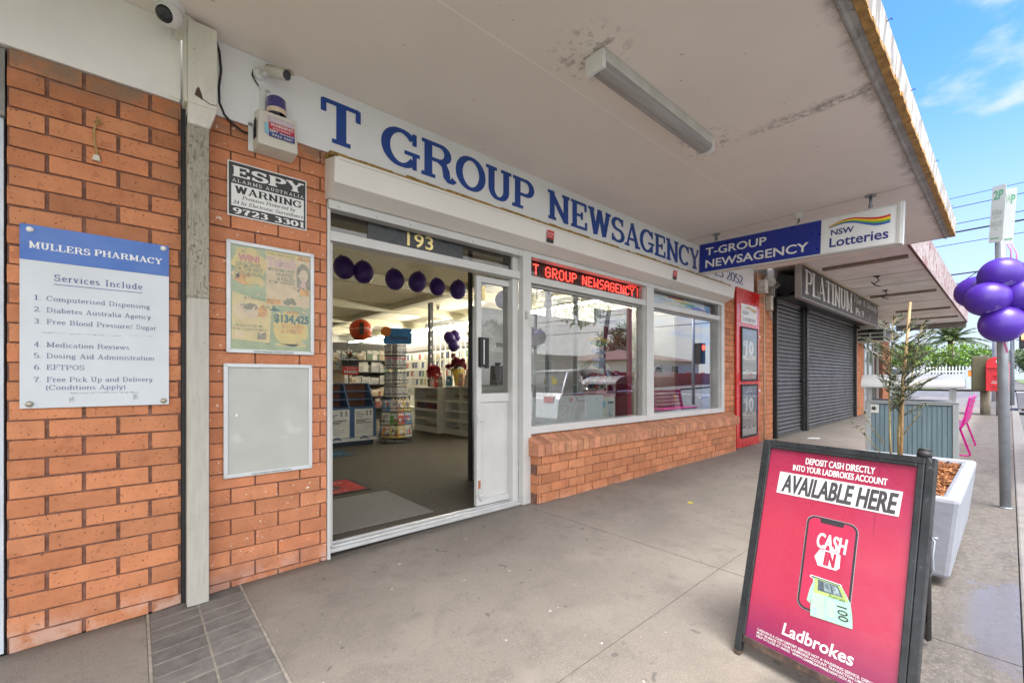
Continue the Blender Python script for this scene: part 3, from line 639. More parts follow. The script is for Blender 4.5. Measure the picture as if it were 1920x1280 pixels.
dp = thing('downpipe', 'weathered square downpipe between the two brick walls, cream box head on top', 'downpipe', (.245, -.05, .01))
mb = MB(); mb.box(.205, -.085, gz(.25), .298, -.005, 1.62, 1); mb.box(.206, -.084, 1.62, .297, -.006, 1.626, 0); mb.box(.205, -.085, 1.626, .298, -.005, 2.58, 0); mb.build('pipe', [conc_old, pipe_low], dp, bevel=.004)
mb = MB(); mb.hexa([(.205, -.09, 2.52), (.300, -.09, 2.52), (.300, -.005, 2.52), (.205, -.005, 2.52), (.205, -.125, 2.61), (.330, -.125, 2.61), (.330, -.005, 2.61), (.205, -.005, 2.61)])
mb.box(.205, -.125, 2.61, .330, -.005, 3.035); mb.build('box_head', pipe_white, dp, bevel=.005)
mb = MB(); mb.box(.19, -.10, 2.62, .204, -.01, 2.99); mb.build('backing_strip', pipe_white, dp)
mb = MB(); mb.add([(.232, -.1258, 2.655), (.268, -.1258, 2.640), (.262, -.1258, 2.672), (.250, -.1258, 2.705), (.240, -.1258, 2.69)], [(0, 1, 2, 3, 4)]); mb.tube([(.26, -.1258, 2.65), (.30, -.1258, 2.632), (.328, -.1255, 2.637)], .002, 5)
mb.build('paint_chip', M('rust_chip', (.10, .06, .04), .9), dp)
mb = MB(); mb.box(.187, -.004, .02, .203, .02, 2.64); mb.box(.30, -.004, .04, .306, .02, 2.6); mb.build('gap_shade_strip', blackm, dp)  # matt black strips stand in for the shade in the gaps beside the pipe

# ================================================================== NEWSAGENCY BUILDING
nb = thing('newsagency_building', 'brick newsagency with white fascia, cream shutter pelmet, open doorway and two display windows', 'building', (3.9, .1, .08))
brickwork(MB(), WALL, .307, .925, lambda a: gz(a), 2.645, phase=.10, bj=.008, hj=.006, back=.3).build('brick_pier', [brick_spatter, mortar], nb, bevel=.0022)
brickwork(MB(), WALL, 6.735, 8.06, lambda a: gz(a) - .01, 2.66, phase=.03, bj=.009, hj=.007, back=.3).build('brick_pier', [brick, mortar], nb, bevel=.002)
brickwork(MB(), WALL, 8.12, 8.86, lambda a: gz(a) - .01, 3.05, phase=.08, bj=.009, hj=.007, back=.3).build('brick_pier', [brick, mortar], nb, bevel=.002)
# wall under the windows, standing out from the glass line, with a raked brick-on-edge sill
ww = MB()
LOW = .125
fr = F((0, -LOW, 0)); brickwork(ww, fr, 2.69, 6.92, lambda a: gz(a) - .005, .515, phase=.05, mod=.24, bj=.009, hj=.007, back=.12)
fe = F((2.69, 0, 0), (0, -1, 0), (0, 0, 1)); brickwork(ww, fe, 0, LOW, lambda a: gz(2.69), .515, phase=.12, bj=.009, hj=.007, back=.02, c=.001)
wwall = ww.build('window_wall', [brick, mortar], nb, bevel=.002)
sl = MB(); x = 2.665
while x < 6.93:
    w = .082; g = random.uniform(.78, 1.12); j = random.uniform(-.0018, .0018); x1 = x + w
    sl.hexa([(x, -LOW - .035 + j, .515), (x1, -LOW - .035 + j, .515), (x1, .06, .515), (x, .06, .515), (x, -LOW - .035 + j, .618 + j), (x1, -LOW - .035 + j, .618 + j), (x1, .06, .712), (x, .06, .712)], 0, (g, g * random.uniform(.95, 1.05), g)); x = x1 + .006
sl.box(2.672, -LOW - .02, .518, 6.925, .05, .60, 1)
sl.build('sill', [sillbrick, mortar], wwall, bevel=.003)
# fascia and its lettering
mb = MB(); mb.poly(WALL, [(.332, 2.648), (6.6, 2.61), (7.80, 2.61), (7.93, 2.50), (7.93, 3.055), (.332, 3.055)], -.1, .012); mb.build('fascia', fascia_w, nb)
for st, a0, a1 in (('T', .886, 1.143), ('GROUP', 1.286, 2.757), ('NEWSAGENCY', 2.932, 5.975)):
    mb = MB(); mb.text(WALL, st, a0, a1, 2.715, 2.985, .0145, 0, 'serif', thick=.215, thin=.105, track=.01); mb.build('shop_name', blue_letter, nb)
mb = MB(); mb.text(WALL, '9725 2052', 6.13, 7.46, 2.725, 2.872, .0145, 1, 'serif', thick=.16, thin=.06); mb.build('phone_number', [blue_letter, navy], nb)
# roller shutter pelmet
mb = MB(); prof = [(0.0, 2.60), (.19, 2.548), (.172, 2.40), (.05, 2.345), (0.0, 2.345)]
def pel(x0, x1):
    vs = [(x0, -y, z) for y, z in prof] + [(x1, -y, z) for y, z in prof]; n = len(prof)
    mb.add(vs, [tuple(range(n)), tuple(range(n, 2 * n))[::-1]] + [((i + 1) % n, i, n + i, n + (i + 1) % n) for i in range(n)])
pel(.915, 2.86); pel(2.863, 5.06); pel(5.063, 6.72)
mb.box(.93, -.196, 2.535, 6.71, -.185, 2.553)
pelm = mb.build('shutter_pelmet', pelmet, nb, bevel=.003)
mb = MB()
for a in (2.745, 4.93):
    fp = F((a, -.1785, 2.41), (1, 0, 0), (0, -.12, 1)); mb.quad(fp, 0, .035, .085, .105, .005, 0); mb.quad(fp, 0, 0, .085, .035, .005, 1)
    mb.text(fp, 'SHUTTERS', .008, .078, .07, .085, .006, 2); mb.text(fp, 'CALL US', .008, .06, .05, .062, .006, 2)
mb.build('sticker', [red_soft, black_ink, white], pelm)
mb = MB(); x = .915
while x < 6.7:                               # foam bead between pelmet and fascia
    x1 = x + random.uniform(.05, .13); h = random.uniform(.008, .022); mb.box(x, -.10, 2.598, x1, .0, 2.604 + h); x = x1
mb.build('gap_sealant', M('sealant', (.32, .20, .06), .9, var=.4, vscale=30), nb)
# door opening
mb = MB(); mb.box(.928, -.012, gz(.93), .948, .14, 2.34); mb.box(.948, .03, .09, .975, .13, 2.09)
mb.box(2.60, -.035, .078, 2.70, .03, 2.345); mb.box(2.535, .032, .088, 2.602, .17, 2.30)
mb.box(.948, .0, 2.092, 2.60, .11, 2.155); mb.box(.93, -.03, 2.287, 2.60, .05, 2.343)
df = mb.build('door_frame', alu, nb, bevel=.003)
mb = MB()
for a in (.99, 1.5, 2.05, 2.55, 1.25): mb.cyl((a, -.031, 2.305), (a, -.0335, 2.305), .006, n=10)
mb.build('screw', grey_frame, df)
mb = MB(); mb.box(.948, -.005, .080, 2.62, .15, .102); mb.box(.948, .03, .102, 2.62, .045, .113); mb.box(.948, .095, .102, 2.62, .108, .113); mb.build('threshold', silver, nb, bevel=.002)
mb = MB(); mb.quad(FY(.06), .948, 2.155, 2.535, 2.30, 0); tg = mb.build('transom_glass', glass_mat('transom_glass', (.35, .35, .34), 1.6), nb)
mb = MB(); mb.fbox(FY(.055), 1.218, 2.160, 2.015, 2.30, 0, .004); npn = mb.build('number_panel', M('number_panel', (.03, .034, .036), .3), nb)
mb = MB()
mb.text(FY(.055), '193', 1.515, 1.735, 2.186, 2.283, .008, 0, 'sans', .012)
mb.build('street_number', brass, npn)
dl = MB(); D0 = FY(.12)
dl.frame(D0, 2.175, .125, 2.64, 2.075, .052, 0, .038); dl.fbox(D0, 2.227, 1.00, 2.59, 1.075, 0, .036); dl.fbox(D0, 2.227, .177, 2.59, 1.00, .008, .018)
door = dl.build('sliding_door', alu, nb, bevel=.002)
mb = MB(); mb.quad(D0, 2.227, 1.075, 2.59, 2.023, .018); mb.build('pane', glass_door, door)
mb = MB(); mb.fbox(D0, 2.190, 1.30, 2.245, 1.55, .038, .075); mb.fbox(D0, 2.255, 1.29, 2.290, 1.55, .036, .062); mb.fbox(D0, 2.215, 1.32, 2.226, 1.53, .075, .085, 1); mb.build('handle', [blackm, silver], door, bevel=.004)
mb = MB(); mb.fbox(D0, 2.225, 1.87, 2.255, 1.99, .039, .052); mb.build('bolt', brass, door, bevel=.003)
mb = MB(); mb.fbox(D0, 2.188, .92, 2.208, 1.02, .038, .044); mb.fbox(D0, 2.182, .835, 2.235, .89, .038, .048); mb.fbox(D0, 2.19, 1.20, 2.21, 1.25, .038, .043); mb.fbox(D0, 2.185, .20, 2.225, .27, .038, .05); mb.cyl((2.225, .08, .195), (2.225, .062, .195), .025)
mb.fbox(D0, 2.19, .27, 2.213, .34, .038, .044, 1); mb.build('lock', [silver, M('rusty_plate', (.35, .14, .07), .8)], door, bevel=.002)
mb = MB(); mb.fbox(WALL, 2.625, 1.735, 2.645, 1.80, .035, .045); mb.fbox(WALL, 2.66, 1.66, 2.69, 1.80, .035, .036, 1); mb.build('latch_keep', [grey_frame, offwhite], df)
# the two windows
def window(x0, x1, glassy):
    mb = MB(); mb.box(x0, -.03, .700, x1, .09, .768); mb.box(x0, -.035, 2.300, x1, .05, 2.343); mb.box(x0, .0, .768, x0 + .012, .09, 2.30); mb.box(x1 - .012, .0, .768, x1 - .001, .09, 2.30)
    mb.box(x0, -.015, 2.074, x1, .085, 2.138)
    w_ = mb.build('window', alu, nb, bevel=.003)
    g = MB(); g.quad(FY(.055), x0, .768, x1, 2.074, 0); g.quad(FY(.055), x0, 2.138, x1, 2.33, 0, 1); g.build('pane', [glass, glass_top], w_)
    g = MB(); g.box(x1 - .045, .004, .768, x1 - .013, .084, 2.073); g.box(x1 - .045, .004, 2.139, x1 - .013, .049, 2.299); g.box(x0 + .013, .03, 2.052, x1 - .045, .084, 2.073); g.build('reveal_frame', grey_frame, w_)
    return w_
w1 = window(2.70, 4.60, 0); w2 = window(4.752, 6.632, 1)
for q0, q1 in ((4.60, 4.752), (6.632, 6.732)): mb = MB(); mb.box(q0, -.034, .700, q1, .085, 2.345); mb.build('mullion', alu, nb, bevel=.003)
mb = MB()
for a in (3.3, 4.2, 5.2, 6.2, 4.62): mb.cyl((a, -.036, 2.315), (a, -.039, 2.315), .006, n=10)
mb.build('screw', grey_frame, nb)
# shop shell
FL = .10
mb = MB(); mb.box(.6, .15, -.1, 7.2, 15, FL); mb.build('shop_floor', carpet, nb)
mb = MB(); mb.box(7.12, .3, FL, 7.4, 15, 3.05); mb.build('party_wall', M('party_wall', (.15, .15, .14), .8), nb)
mb = MB(); mb.box(.55, .3, FL, .9, 15, 3.05); mb.box(.55, 15, FL, 7.4, 15.3, 3.05); mb.box(.55, .09, 2.345, 8.86, .3, 3.3); mb.box(6.735, .31, 0, 7.12, .5, 2.4); mb.build('interior_wall', shop_wall, nb)
mb = MB(); mb.box(.9, .3, 2.98, 7.12, 15, 3.05); mb.build('shop_ceiling', shop_ceil, nb)
mb = MB()
for y in (1.55, 4.2, 6.9, 9.6, 12.3): mb.box(.9, y, 2.80, 7.12, y + .12, 2.98)
mb.box(4.62, .3, 2.84, 4.80, 15, 2.978); mb.build('ceiling_beam', M('beam_paint', (.58, .54, .40), .7, var=.05), nb)
mb = MB(); mb.box(.5, .3, 3.06, 8.87, 15.3, 3.4); mb.box(7.42, .31, 0, 8.87, 15, 3.05); mb.build('roof_slab', roofgrey, nb)

# ================================================================== AWNINGS
aw = thing('awning', 'wide flat white awning over the newsagency footpath with ochre front edge and streaked fascia', 'awning', (2, -1.2, 3.06))
mb = MB(); mb.box(-6, -2.315, 3.058, 8.04, -.0, 3.075); mb.build('soffit', soffit_near, aw)
mb = MB(); mb.box(-6, -2.36, 3.052, 8.035, -2.317, 3.08); mb.tube([(-6, -2.315, 3.05), (8.03, -2.315, 3.05)], .016, 8); mb.build('edge_strip', M('edge_grey', (.33, .31, .29), .8, var=.2, vscale=7, specks=((30, .62, (.12, .11, .1), .7),)), aw)
mb = MB(); x = -6
while x < 8.03:
    x1 = min(8.045, x + .06); j = random.uniform(-.004, .004); mb.box(x, -2.405 + j, 3.042 + random.uniform(0, .006), x1, -2.362, 3.075); x = x1
mb.build('front_edge', ochre, aw)
mb = MB(); mb.hexa([(-6, -2.402, 3.075), (8.045, -2.402, 3.075), (8.045, -2.36, 3.075), (-6, -2.36, 3.075), (-6, -2.415, 3.235), (8.045, -2.415, 3.235), (8.045, -2.36, 3.235), (-6, -2.36, 3.235)]); fb = mb.build('fascia_board', peel, aw)
mb = MB()
for x in (3.2, 4.1, 5.6, 7.2): mb.tube([(x, -2.41, 3.21), (x, -2.43, 3.222), (x + .008, -2.437, 3.214)], .003, 5)
mb.build('wire_hook', blackm, fb)
mb = MB(); mb.box(-6, -2.36, 3.08, 8.04, 0, 3.22); mb.build('roof_deck', roofgrey, aw)
mb = MB()
for _ in range(2): mb.box(8.042, -2.36, 3.05, 8.052, 0, 3.23); break
mb.build('end_fascia', soffit2, aw)
aw2 = thing('awning', 'older awning over the shuttered salon, its fascia flaking red and white paint', 'awning', (15, -.9, 3.22))
Z2 = 3.22
mb = MB(); mb.box(8.10, -1.86, Z2, 22.1, -.0, Z2 + .03); mb.build('soffit', soffit2, aw2)
for x in (9.5, 13.6, 17.2, 19.8): mb = MB(); mb.box(x - .05, -1.78, Z2 - .05, x + .05, -.62, Z2 - .001); mb.build('batten', M('old_batten', (.25, .20, .15), .8, var=.2), aw2)
mb = MB()
for x in (8.7, 11.0, 12.2, 15.4, 18.5): mb.box(x - .008, -1.84, Z2 - .006, x + .008, -.02, Z2 - .001)
mb.build('cover_strip', M('cover_strip', (.40, .37, .34), .8), aw2)
mb = MB(); mb.hexa([(8.06, -1.89, Z2 - .02), (22.1, -1.89, Z2 - .02), (22.1, -1.862, Z2 - .02), (8.06, -1.862, Z2 - .02), (8.06, -1.92, Z2 + .52), (22.1, -1.92, Z2 + .52), (22.1, -1.862, Z2 + .52), (8.06, -1.862, Z2 + .52)]); mb.build('fascia_board', peel_red, aw2)
mb = MB(); mb.box(8.06, -1.895, Z2 - .035, 22.1, -1.862, Z2 - .0205); mb.build('front_edge', M('dark_red_edge', (.10, .03, .03), .8), aw2)
mb = MB(); mb.box(22.0, -1.861, Z2 - .20, 22.1, 0, Z2 - .001); mb.box(8.1, -1.86, Z2 + .031, 22.1, 0, Z2 + .5); mb.build('end_beam', M('end_beam', (.20, .18, .155), .8), aw2)
for (x, y, l) in ((11.0, -1.15, 'loose black cable drooping from the salon awning, nearer the street sign'), (12.9, -1.0, 'tangled black cable end hanging from the salon awning beside a batten')):
    mb = MB(); mb.cyl((x, y, Z2 - .004), (x, y, Z2 - .02), .05, m=0)
    pts = [(x, y, Z2 - .02), (x + .02, y - .03, Z2 - .09), (x, y + .05, Z2 - .16), (x + .02, y + .09, Z2 - .10), (x, y + .02, Z2 - .18), (x - .01, y - .06, Z2 - .21)]
    mb.tube(pts, .010, 6); tag(rebase(mb.build('loose_cable', blackm), (x, y, Z2)), l, 'cable')

# ================================================================== SALON (shuttered shop)
sb_ = thing('salon_building', 'shuttered salon and glazed shop beyond it, brick piers under the older awning', 'building', (15, .5, .15))
mb = MB(); mb.box(8.87, .3, -.1, 20.6, 12, 3.7); mb.build('rear_block', shop_wall, sb_)
brickwork(MB(), WALL, 15.32, 16.42, lambda a: gz(a) - .01, 2.62, phase=.05, back=.32).build('brick_pier', [brick, mortar], sb_)
brickwork(MB(), WALL, 19.35, 20.65, lambda a: gz(a) - .01, 2.62, phase=.02, back=.32).build('brick_pier', [brick, mortar], sb_)
mb = MB(); mb.box(8.87, -.02, 2.70, 20.64, .28, Z2); mb.build('lintel', soffit2, sb_)
mb = MB()
for z in (.18, .95, 2.05, 2.56): mb.box(16.44, .1, z, 19.33, .16, z + .06)
for x in (16.44, 17.1, 17.75, 18.5, 19.27): mb.box(x, .1, .18, x + .06, .16, 2.62)
sw = mb.build('shop_window', alu, sb_)
mb = MB(); mb.quad(FY(.13), 16.46, .2, 19.3, 2.6, 0); mb.build('pane', glass_far, sw)
mb = MB(); mb.quad(FY(.27), 16.44, .1, 19.34, 2.66, 0); mb.build('dim_interior', M('dim_interior', (.25, .26, .26), .8), sb_)
def rolling(x0, x1, label):
    t = thing('roller_shutter', label, 'shutter', (x0, 0, gz(x0)))
    mb = MB(); z = gz(x0) + .03; n = 0; top = 2.70
    while z < top:
        h = .078; j = random.uniform(-.0012, .0012); zs = [(0, .030), (.012, .004), (.04, -.006), (.066, .002), (.078, .030)]
        z0 = gz(x0)
        vs = [(x, y + .02 + j, z + dz) for dz, y in zs for x in (x0 + .05, x1 - .05)]
        mb.add(vs, [(2 * i, 2 * i + 1, 2 * i + 3, 2 * i + 2) for i in range(4)]); z += h
    mb.box(x0 + .05, -.0, gz(x0) - .02, x1 - .05, .05, gz(x0) + .04); mb.build('curtain', shutter_m, t)
    mb = MB(); mb.box(x0, -.05, gz(x0) - .02, x0 + .06, .1, 2.9); mb.build('guide_rail', shutter_fr, t, bevel=.004)
    mb = MB(); mb.box(x1 - .06, -.05, gz(x1) - .02, x1, .1, 2.9); mb.build('guide_rail', shutter_fr, t, bevel=.004)
    mb = MB(); mb.cyl((x0 + .08, .012, 1.16), (x0 + .08, -.06, 1.16), .02); mb.cyl((x1 - .08, .012, 1.16), (x1 - .08, -.06, 1.16), .02); mb.build('lock', shutter_fr, t)
    return t
rolling(8.93, 10.60, 'narrow black roller shutter, closed, next to the brick pier with white conduit')
rolling(10.72, 15.30, 'wide black roller shutter of the salon, closed down to the footpath')
mb = MB(); mb.box(10.60, -.09, gz(10.6) - .02, 10.72, .1, 2.75); tag(rebase(mb.build('shutter_post', shutter_fr, bevel=.005), (10.66, 0, .1)), 'black steel post standing between the narrow and the wide roller shutter', 'post')
mb = MB(); mb.cyl((9.0, -.17, 2.92), (15.2, -.17, 2.92), .17, n=24); mb.cyl((8.98, -.17, 2.92), (9.0, -.17, 2.92), .19, n=24); mb.box(8.9, -.34, 2.68, 15.3, -.03, 2.715)
tag(rebase(mb.build('shutter_drum', blackp), (9.0, -.17, 2.92)), 'black coiled shutter drum behind the left end of the salon signboard', 'drum')
sg = thing('salon_signboard', 'long charcoal salon signboard with silver lettering above the roller shutters', 'sign', (12, -.45, 2.62))
PF = F((0, -.5, 0))
mb = MB(); mb.fbox(PF, 8.68, 2.62, 15.3, 3.185, -.10, 0); mb.build('board', sign_char, sg, bevel=.004)
mb = MB(); mb.fbox(PF, 8.66, 3.186, 15.5, 3.215, -.10, .02); mb.build('top_moulding', M('moulding_cream', (.55, .47, .34), .7), sg)
mb = MB(); mb.fbox(PF, 8.675, 2.617, 8.70, 3.184, -.09, .004); mb.fbox(PF, 8.70, 2.606, 15.3, 2.624, -.09, .004); mb.build('edge_trim', grey_frame, sg)
mb = MB(); mb.text(PF, 'PLATINUM', 8.88, 12.36, 2.70, 3.135, .004, 0, 'serif', thick=.23, thin=.05, track=-.02)
mb.text(PF, 'Hair & Beauty', 12.52, 15.14, 2.985, 3.14, .004, 0, 'serif', thick=.13, thin=.06, shear=.35, track=-.07)
mb.text(PF, 'Ph: 9', 12.72, 13.55, 2.70, 2.86, .004, 0, 'sans', .02); mb.fbox(PF, 14.25, 2.68, 14.27, 2.84, .001, .004); mb.build('lettering', sign_text, sg)
mb = MB(); QF = F((0, -.42, 0)); mb.fbox(QF, 15.55, 2.50, 19.2, 2.74, -.35, 0, 0); mb.text(QF, 'IDENTISTRY', 15.75, 19.0, 2.55, 2.69, .004, 1, 'serif', thick=.2, thin=.08)
tag(rebase(mb.build('shop_sign', [M('cream_sign', (.50, .47, .40), .7, var=.1), M('faded_print', (.25, .23, .2), .7)]), (17, -.42, 2.5)), 'small faded cream sign past the end of the charcoal signboard', 'sign')
ac = thing('air_conditioner', 'boxy window air conditioner jutting from the wall under the signboard end', 'air conditioner', (15.9, -.3, 2.3))
mb = MB(); mb.box(15.55, -.62, 2.24, 16.25, .02, 2.60); mb.build('casing', M('ac_casing', (.52, .51, .47), .6, var=.08), ac, bevel=.012)
mb = MB()
for i in range(3):
    for j in range(2): mb.box(15.540, -.58 + j * .30, 2.27 + i * .11, 15.549, -.32 + j * .30, 2.345 + i * .11)
mb.box(15.6, -.63, 2.28, 16.2, -.621, 2.56); mb.build('vent', shutter_fr, ac)
# wall clutter on the pier between the shops
mb = MB(); mb.tube([(8.09, -.02, gz(8.1)), (8.09, -.02, 2.45)], .016); mb.box(8.06, -.05, .98, 8.12, -.002, 1.02); mb.box(8.06, -.05, 1.9, 8.12, -.002, 1.93)
tag(rebase(mb.build('conduit', white), (8.09, -.02, .1)), 'thin white conduit running up the pier right of the red panel', 'conduit')
mb = MB(); mb.tube([(8.42, -.012, gz(8.4)), (8.42, -.012, 2.9)], .008); tag(rebase(mb.build('conduit', M('conduit_cream', (.55, .50, .42), .6)), (8.42, 0, .1)), 'narrow cream conduit up the middle of the pier beside the shutter', 'conduit')
jb = thing('junction_box', 'cream electrical box with dangling wires high on the pier beside the shutter', 'electrical box', (8.6, -.05, 2.7))
mb = MB(); mb.box(8.50, -.09, 2.42, 8.62, -.003, 2.68); mb.build('cover', M('box_cream', (.55, .51, .42), .6, var=.1), jb, bevel=.008)
mb = MB()
for k in range(6):
    a = 8.5 + .05 * k; pts = [(a, -.04, 2.68), (a + .03 * math.sin(k), -.07, 2.80), (8.75 + .03 * k, -.06 - .01 * k, 2.9), (8.85, -.08, 2.98)]; mb.tube(pts, .007, 5)
for k in range(3): mb.tube([(8.54 + .03 * k, -.05, 2.42), (8.55 + .03 * k, -.07, 2.34), (8.60 + .03 * k, -.06, 2.27 - .02 * k)], .006, 5)
mb.build('wire', M('wire_grey', (.38, .36, .33), .6), jb)
mb = MB(); mb.box(8.14, -.12, 2.68, 8.28, -.002, 2.90); mb.ell((8.45, -.08, 2.92), .14, .1, .1, 10); mb.build('insulator', M('render_lump', (.50, .47, .43), .9, var=.2, vscale=20), jb)

# ================================================================== THINGS ON THE WALLS
# pharmacy sign
ps = thing('pharmacy_sign', 'blue and white pharmacy services sign screwed to the left brick wall', 'sign', (-.12, -.01, 1.07))
mb = MB(); mb.fbox(WALL, -.381, 1.069, .134, 1.728, .006, .014, 0); mb.fbox(WALL, -.381, 1.729, .134, 1.885, .006, .0142, 1); mb.build('board', [white_sign, blue_sign], ps)
mb = MB(); c = .0155
mb.text(WALL, 'MULLERS', -.353, -.157, 1.781, 1.811, c, 0, 'serif', thick=.22, thin=.09, track=.06); mb.text(WALL, 'PHARMACY', -.144, .107, 1.785, 1.814, c, 0, 'serif', thick=.22, thin=.09, track=.06)
mb.text(WALL, 'Services Include', -.275, .030, 1.645, 1.675, c, 1, 'serif', thick=.15, thin=.07, track=.16); mb.fbox(WALL, -.277, 1.628, .030, 1.631, .0142, .0148, 1)
rows = [('1.', 'Computerised Dispensing', .058, 1.552), ('2.', 'Diabetes Australia Agency', .062, 1.500), ('3.', 'Free Blood Pressure/ Sugar', .084, 1.447), ('4.', 'Medication Reviews', -.02, 1.343), ('5.', 'Dosing Aid Administration', .075, 1.293), ('6.', 'EFTPOS', -.178, 1.241), ('7.', 'Free Pick Up and Delivery', .069, 1.186)]
for n_, st, a1, z in rows:
    mb.text(WALL, n_, -.338, -.318, z, z + .023, c, 2, 'serif', thick=.13, thin=.07); mb.text(WALL, st, -.300, a1, z, z + .023, c, 2, 'serif', thick=.13, thin=.065, track=.06)
mb.text(WALL, '(Conditions Apply)', -.301, -.034, 1.150, 1.172, c, 2, 'serif', thick=.13, thin=.065, track=.06)
mb.build('lettering', [white, navy_text, text_grey], ps)
mb = MB(); rs = random.Random(3)
for (a0, a1, z, h) in ((-.315, -.05, 1.407, .004), (-.02, .07, 1.414, .003), (-.225, .015, 1.131, .007), (-.228, -.212, 1.093, .03), (-.005, .012, 1.097, .035)):
    a = a0
    while a < a1:
        q = rs.uniform(.004, .012); mb.fbox(WALL, a, z + rs.uniform(-.002, .002), min(a1, a + q), z + h * rs.uniform(.6, 1.1), .0143, .0147); a += q + rs.uniform(0, .003)
mb.build('glue_residue', M('glue_grey', (.45, .47, .50), .7, var=.25, vscale=60), ps)
mb = MB()
for a, b, k in ((-.35, 1.862, 0), (.112, 1.868, 0), (-.352, 1.088, 1), (.112, 1.088, 1)): mb.lathe([(0, .012), (.008, .012), (.0125, .006), (.013, 0)], WALL.p(a, b, .014), (0, -1, 0), 16, k)
mb.build('screw_cap', [white, M('bare_screw', (.42, .38, .30), .4, metal=.6)], ps)
# wire knotted through a hole
mb = MB(); W_ = lambda a, b, c: WALL.p(a, b, c)
mb.tube([W_(-.135, 2.452, -.004), W_(-.132, 2.44, .012), W_(-.127, 2.428, .014), W_(-.137, 2.415, .016), W_(-.145, 2.38, .012), W_(-.144, 2.33, .010), W_(-.137, 2.29, .010), W_(-.134, 2.262, .012)], .0042, 7)
mb.tube([W_(-.140, 2.42, .018), W_(-.128, 2.412, .024), W_(-.118, 2.42, .016), W_(-.128, 2.43, .020)], .004, 6, closed=True)
mb.tube([W_(-.137, 2.29, .010), W_(-.127, 2.275, .014), W_(-.120, 2.255, .012), W_(-.126, 2.24, .014)], .0016, 5, 1)
mb.hexa([tuple(W_(a, b, c)) for a, b, c in ((-.152, 2.238, .02), (-.122, 2.236, .022), (-.124, 2.238, .004), (-.150, 2.24, .004), (-.146, 2.262, .022), (-.128, 2.264, .02), (-.128, 2.262, .004), (-.146, 2.26, .004))], 2)
tag(rebase(mb.build('hanging_wire', [M('old_wire', (.42, .28, .10), .6), M('copper', (.30, .16, .06), .5), M('connector', (.58, .55, .46), .5)]), (-.135, -.01, 2.45)), 'old tan wire knotted through a hole in the brick above the pharmacy sign', 'wire')
# dome camera on the awning soffit
dc = thing('dome_camera', 'white dome security camera under the awning, top left above the pharmacy', 'security camera', (.13, -.12, 3.05))
mb = MB(); mb.lathe([(.062, 0), (.062, -.025), (.05, -.03)], (.13, -.14, 3.057)); mb.ell((.13, -.145, 2.998), .055, n=20); mb.build('housing', white, dc)
ax = Vector((-.45, -.55, -.55)).normalized(); o_ = Vector((.13, -.145, 2.998)) + ax * .040
mb = MB(); mb.lathe([(0, .019), (.022, .018), (.034, .012), (.037, 0)], o_, ax, 20); mb.build('lens', M('lens_black', (.02, .02, .025), .15), dc)
mb = MB(); mb.hexa([(.155, -.115, 2.965), (.195, -.10, 2.965), (.195, -.03, 2.965), (.155, -.03, 2.965), (.185, -.13, 3.05), (.235, -.11, 3.05), (.235, -.03, 3.05), (.185, -.03, 3.05)]); mb.build('bracket', pipe_white, dc, bevel=.004)
mb = MB(); pts = [W_(.335, 3.045, .03), W_(.352, 2.99, .02), W_(.360, 2.90, .016), W_(.350, 2.80, .014), W_(.352, 2.72, .014), W_(.375, 2.66, .016), W_(.41, 2.625, .018), W_(.46, 2.60, .018), W_(.487, 2.598, .016)]
mb.tube(pts, .006, 7); tag(rebase(mb.build('black_cable', blackm), (.34, -.03, 3.04)), 'black cable looping from the awning down to the white alarm box', 'cable')
# bullet camera
bc = thing('bullet_camera', 'white bullet security camera fixed to the fascia above the alarm box', 'security camera', (.545, -.02, 2.98))
mb = MB(); mb.lathe([(0, .02), (.03, .02), (.036, .008), (.036, 0)], WALL.p(.545, 2.962, .012), (0, -1, 0), 18); mb.tube([WALL.p(.548, 2.96, .02), WALL.p(.57, 2.955, .055), WALL.p(.60, 2.962, .075)], .014, 10); mb.build('mount', white, bc)
axis = Vector((.45, -.80, -.38)).normalized(); p0 = Vector((.585, -.055, 2.978))
mb = MB(); mb.lathe([(0, -.01), (.026, -.008), (.031, .0), (.031, .145), (.027, .148), (.0, .140)], p0, axis, 20); mb.build('barrel', M('camera_body', (.62, .59, .52), .4, var=.06), bc)
mb = MB(); mb.lathe([(.026, .1485), (.018, .150), (0, .148)], p0, axis, 18); mb.build('lens', M('lens_grey', (.05, .05, .055), .2), bc)
up_ = axis.cross(Vector((0, 0, 1))).cross(axis).normalized(); sd_ = axis.cross(up_)
vs = []
for h in (.0, .172):
    for t in range(-60, 61, 20): vs.append(p0 + axis * h + (up_ * math.cos(R(t)) + sd_ * math.sin(R(t))) * .035)
mb = MB(); mb.add(vs, [(i, i + 1, 8 + i, 7 + i) for i in range(6)], sm=True); vz = mb.build('sun_visor', M('visor', (.55, .50, .40), .4, var=.1), bc); md = vz.modifiers.new('thick', 'SOLIDIFY'); md.thickness = .003
mb = MB(); mb.tube([WALL.p(.53, 2.97, .02), WALL.p(.512, 2.965, .022), WALL.p(.508, 2.94, .018), WALL.p(.530, 2.905, .016), WALL.p(.55, 2.885, .014)], .004, 6); mb.build('lead', blackm, bc)
mb = MB(); mb.fbox(WALL, .548, 2.735, .576, 2.888, .012, .026); mb.fbox(WALL, .540, 2.878, .60, 2.892, .012, .028); tag(rebase(mb.build('cable_cover', white, bevel=.003), (.56, -.012, 2.74)), 'white plastic cable cover between the bullet camera and the alarm box', 'cable cover')
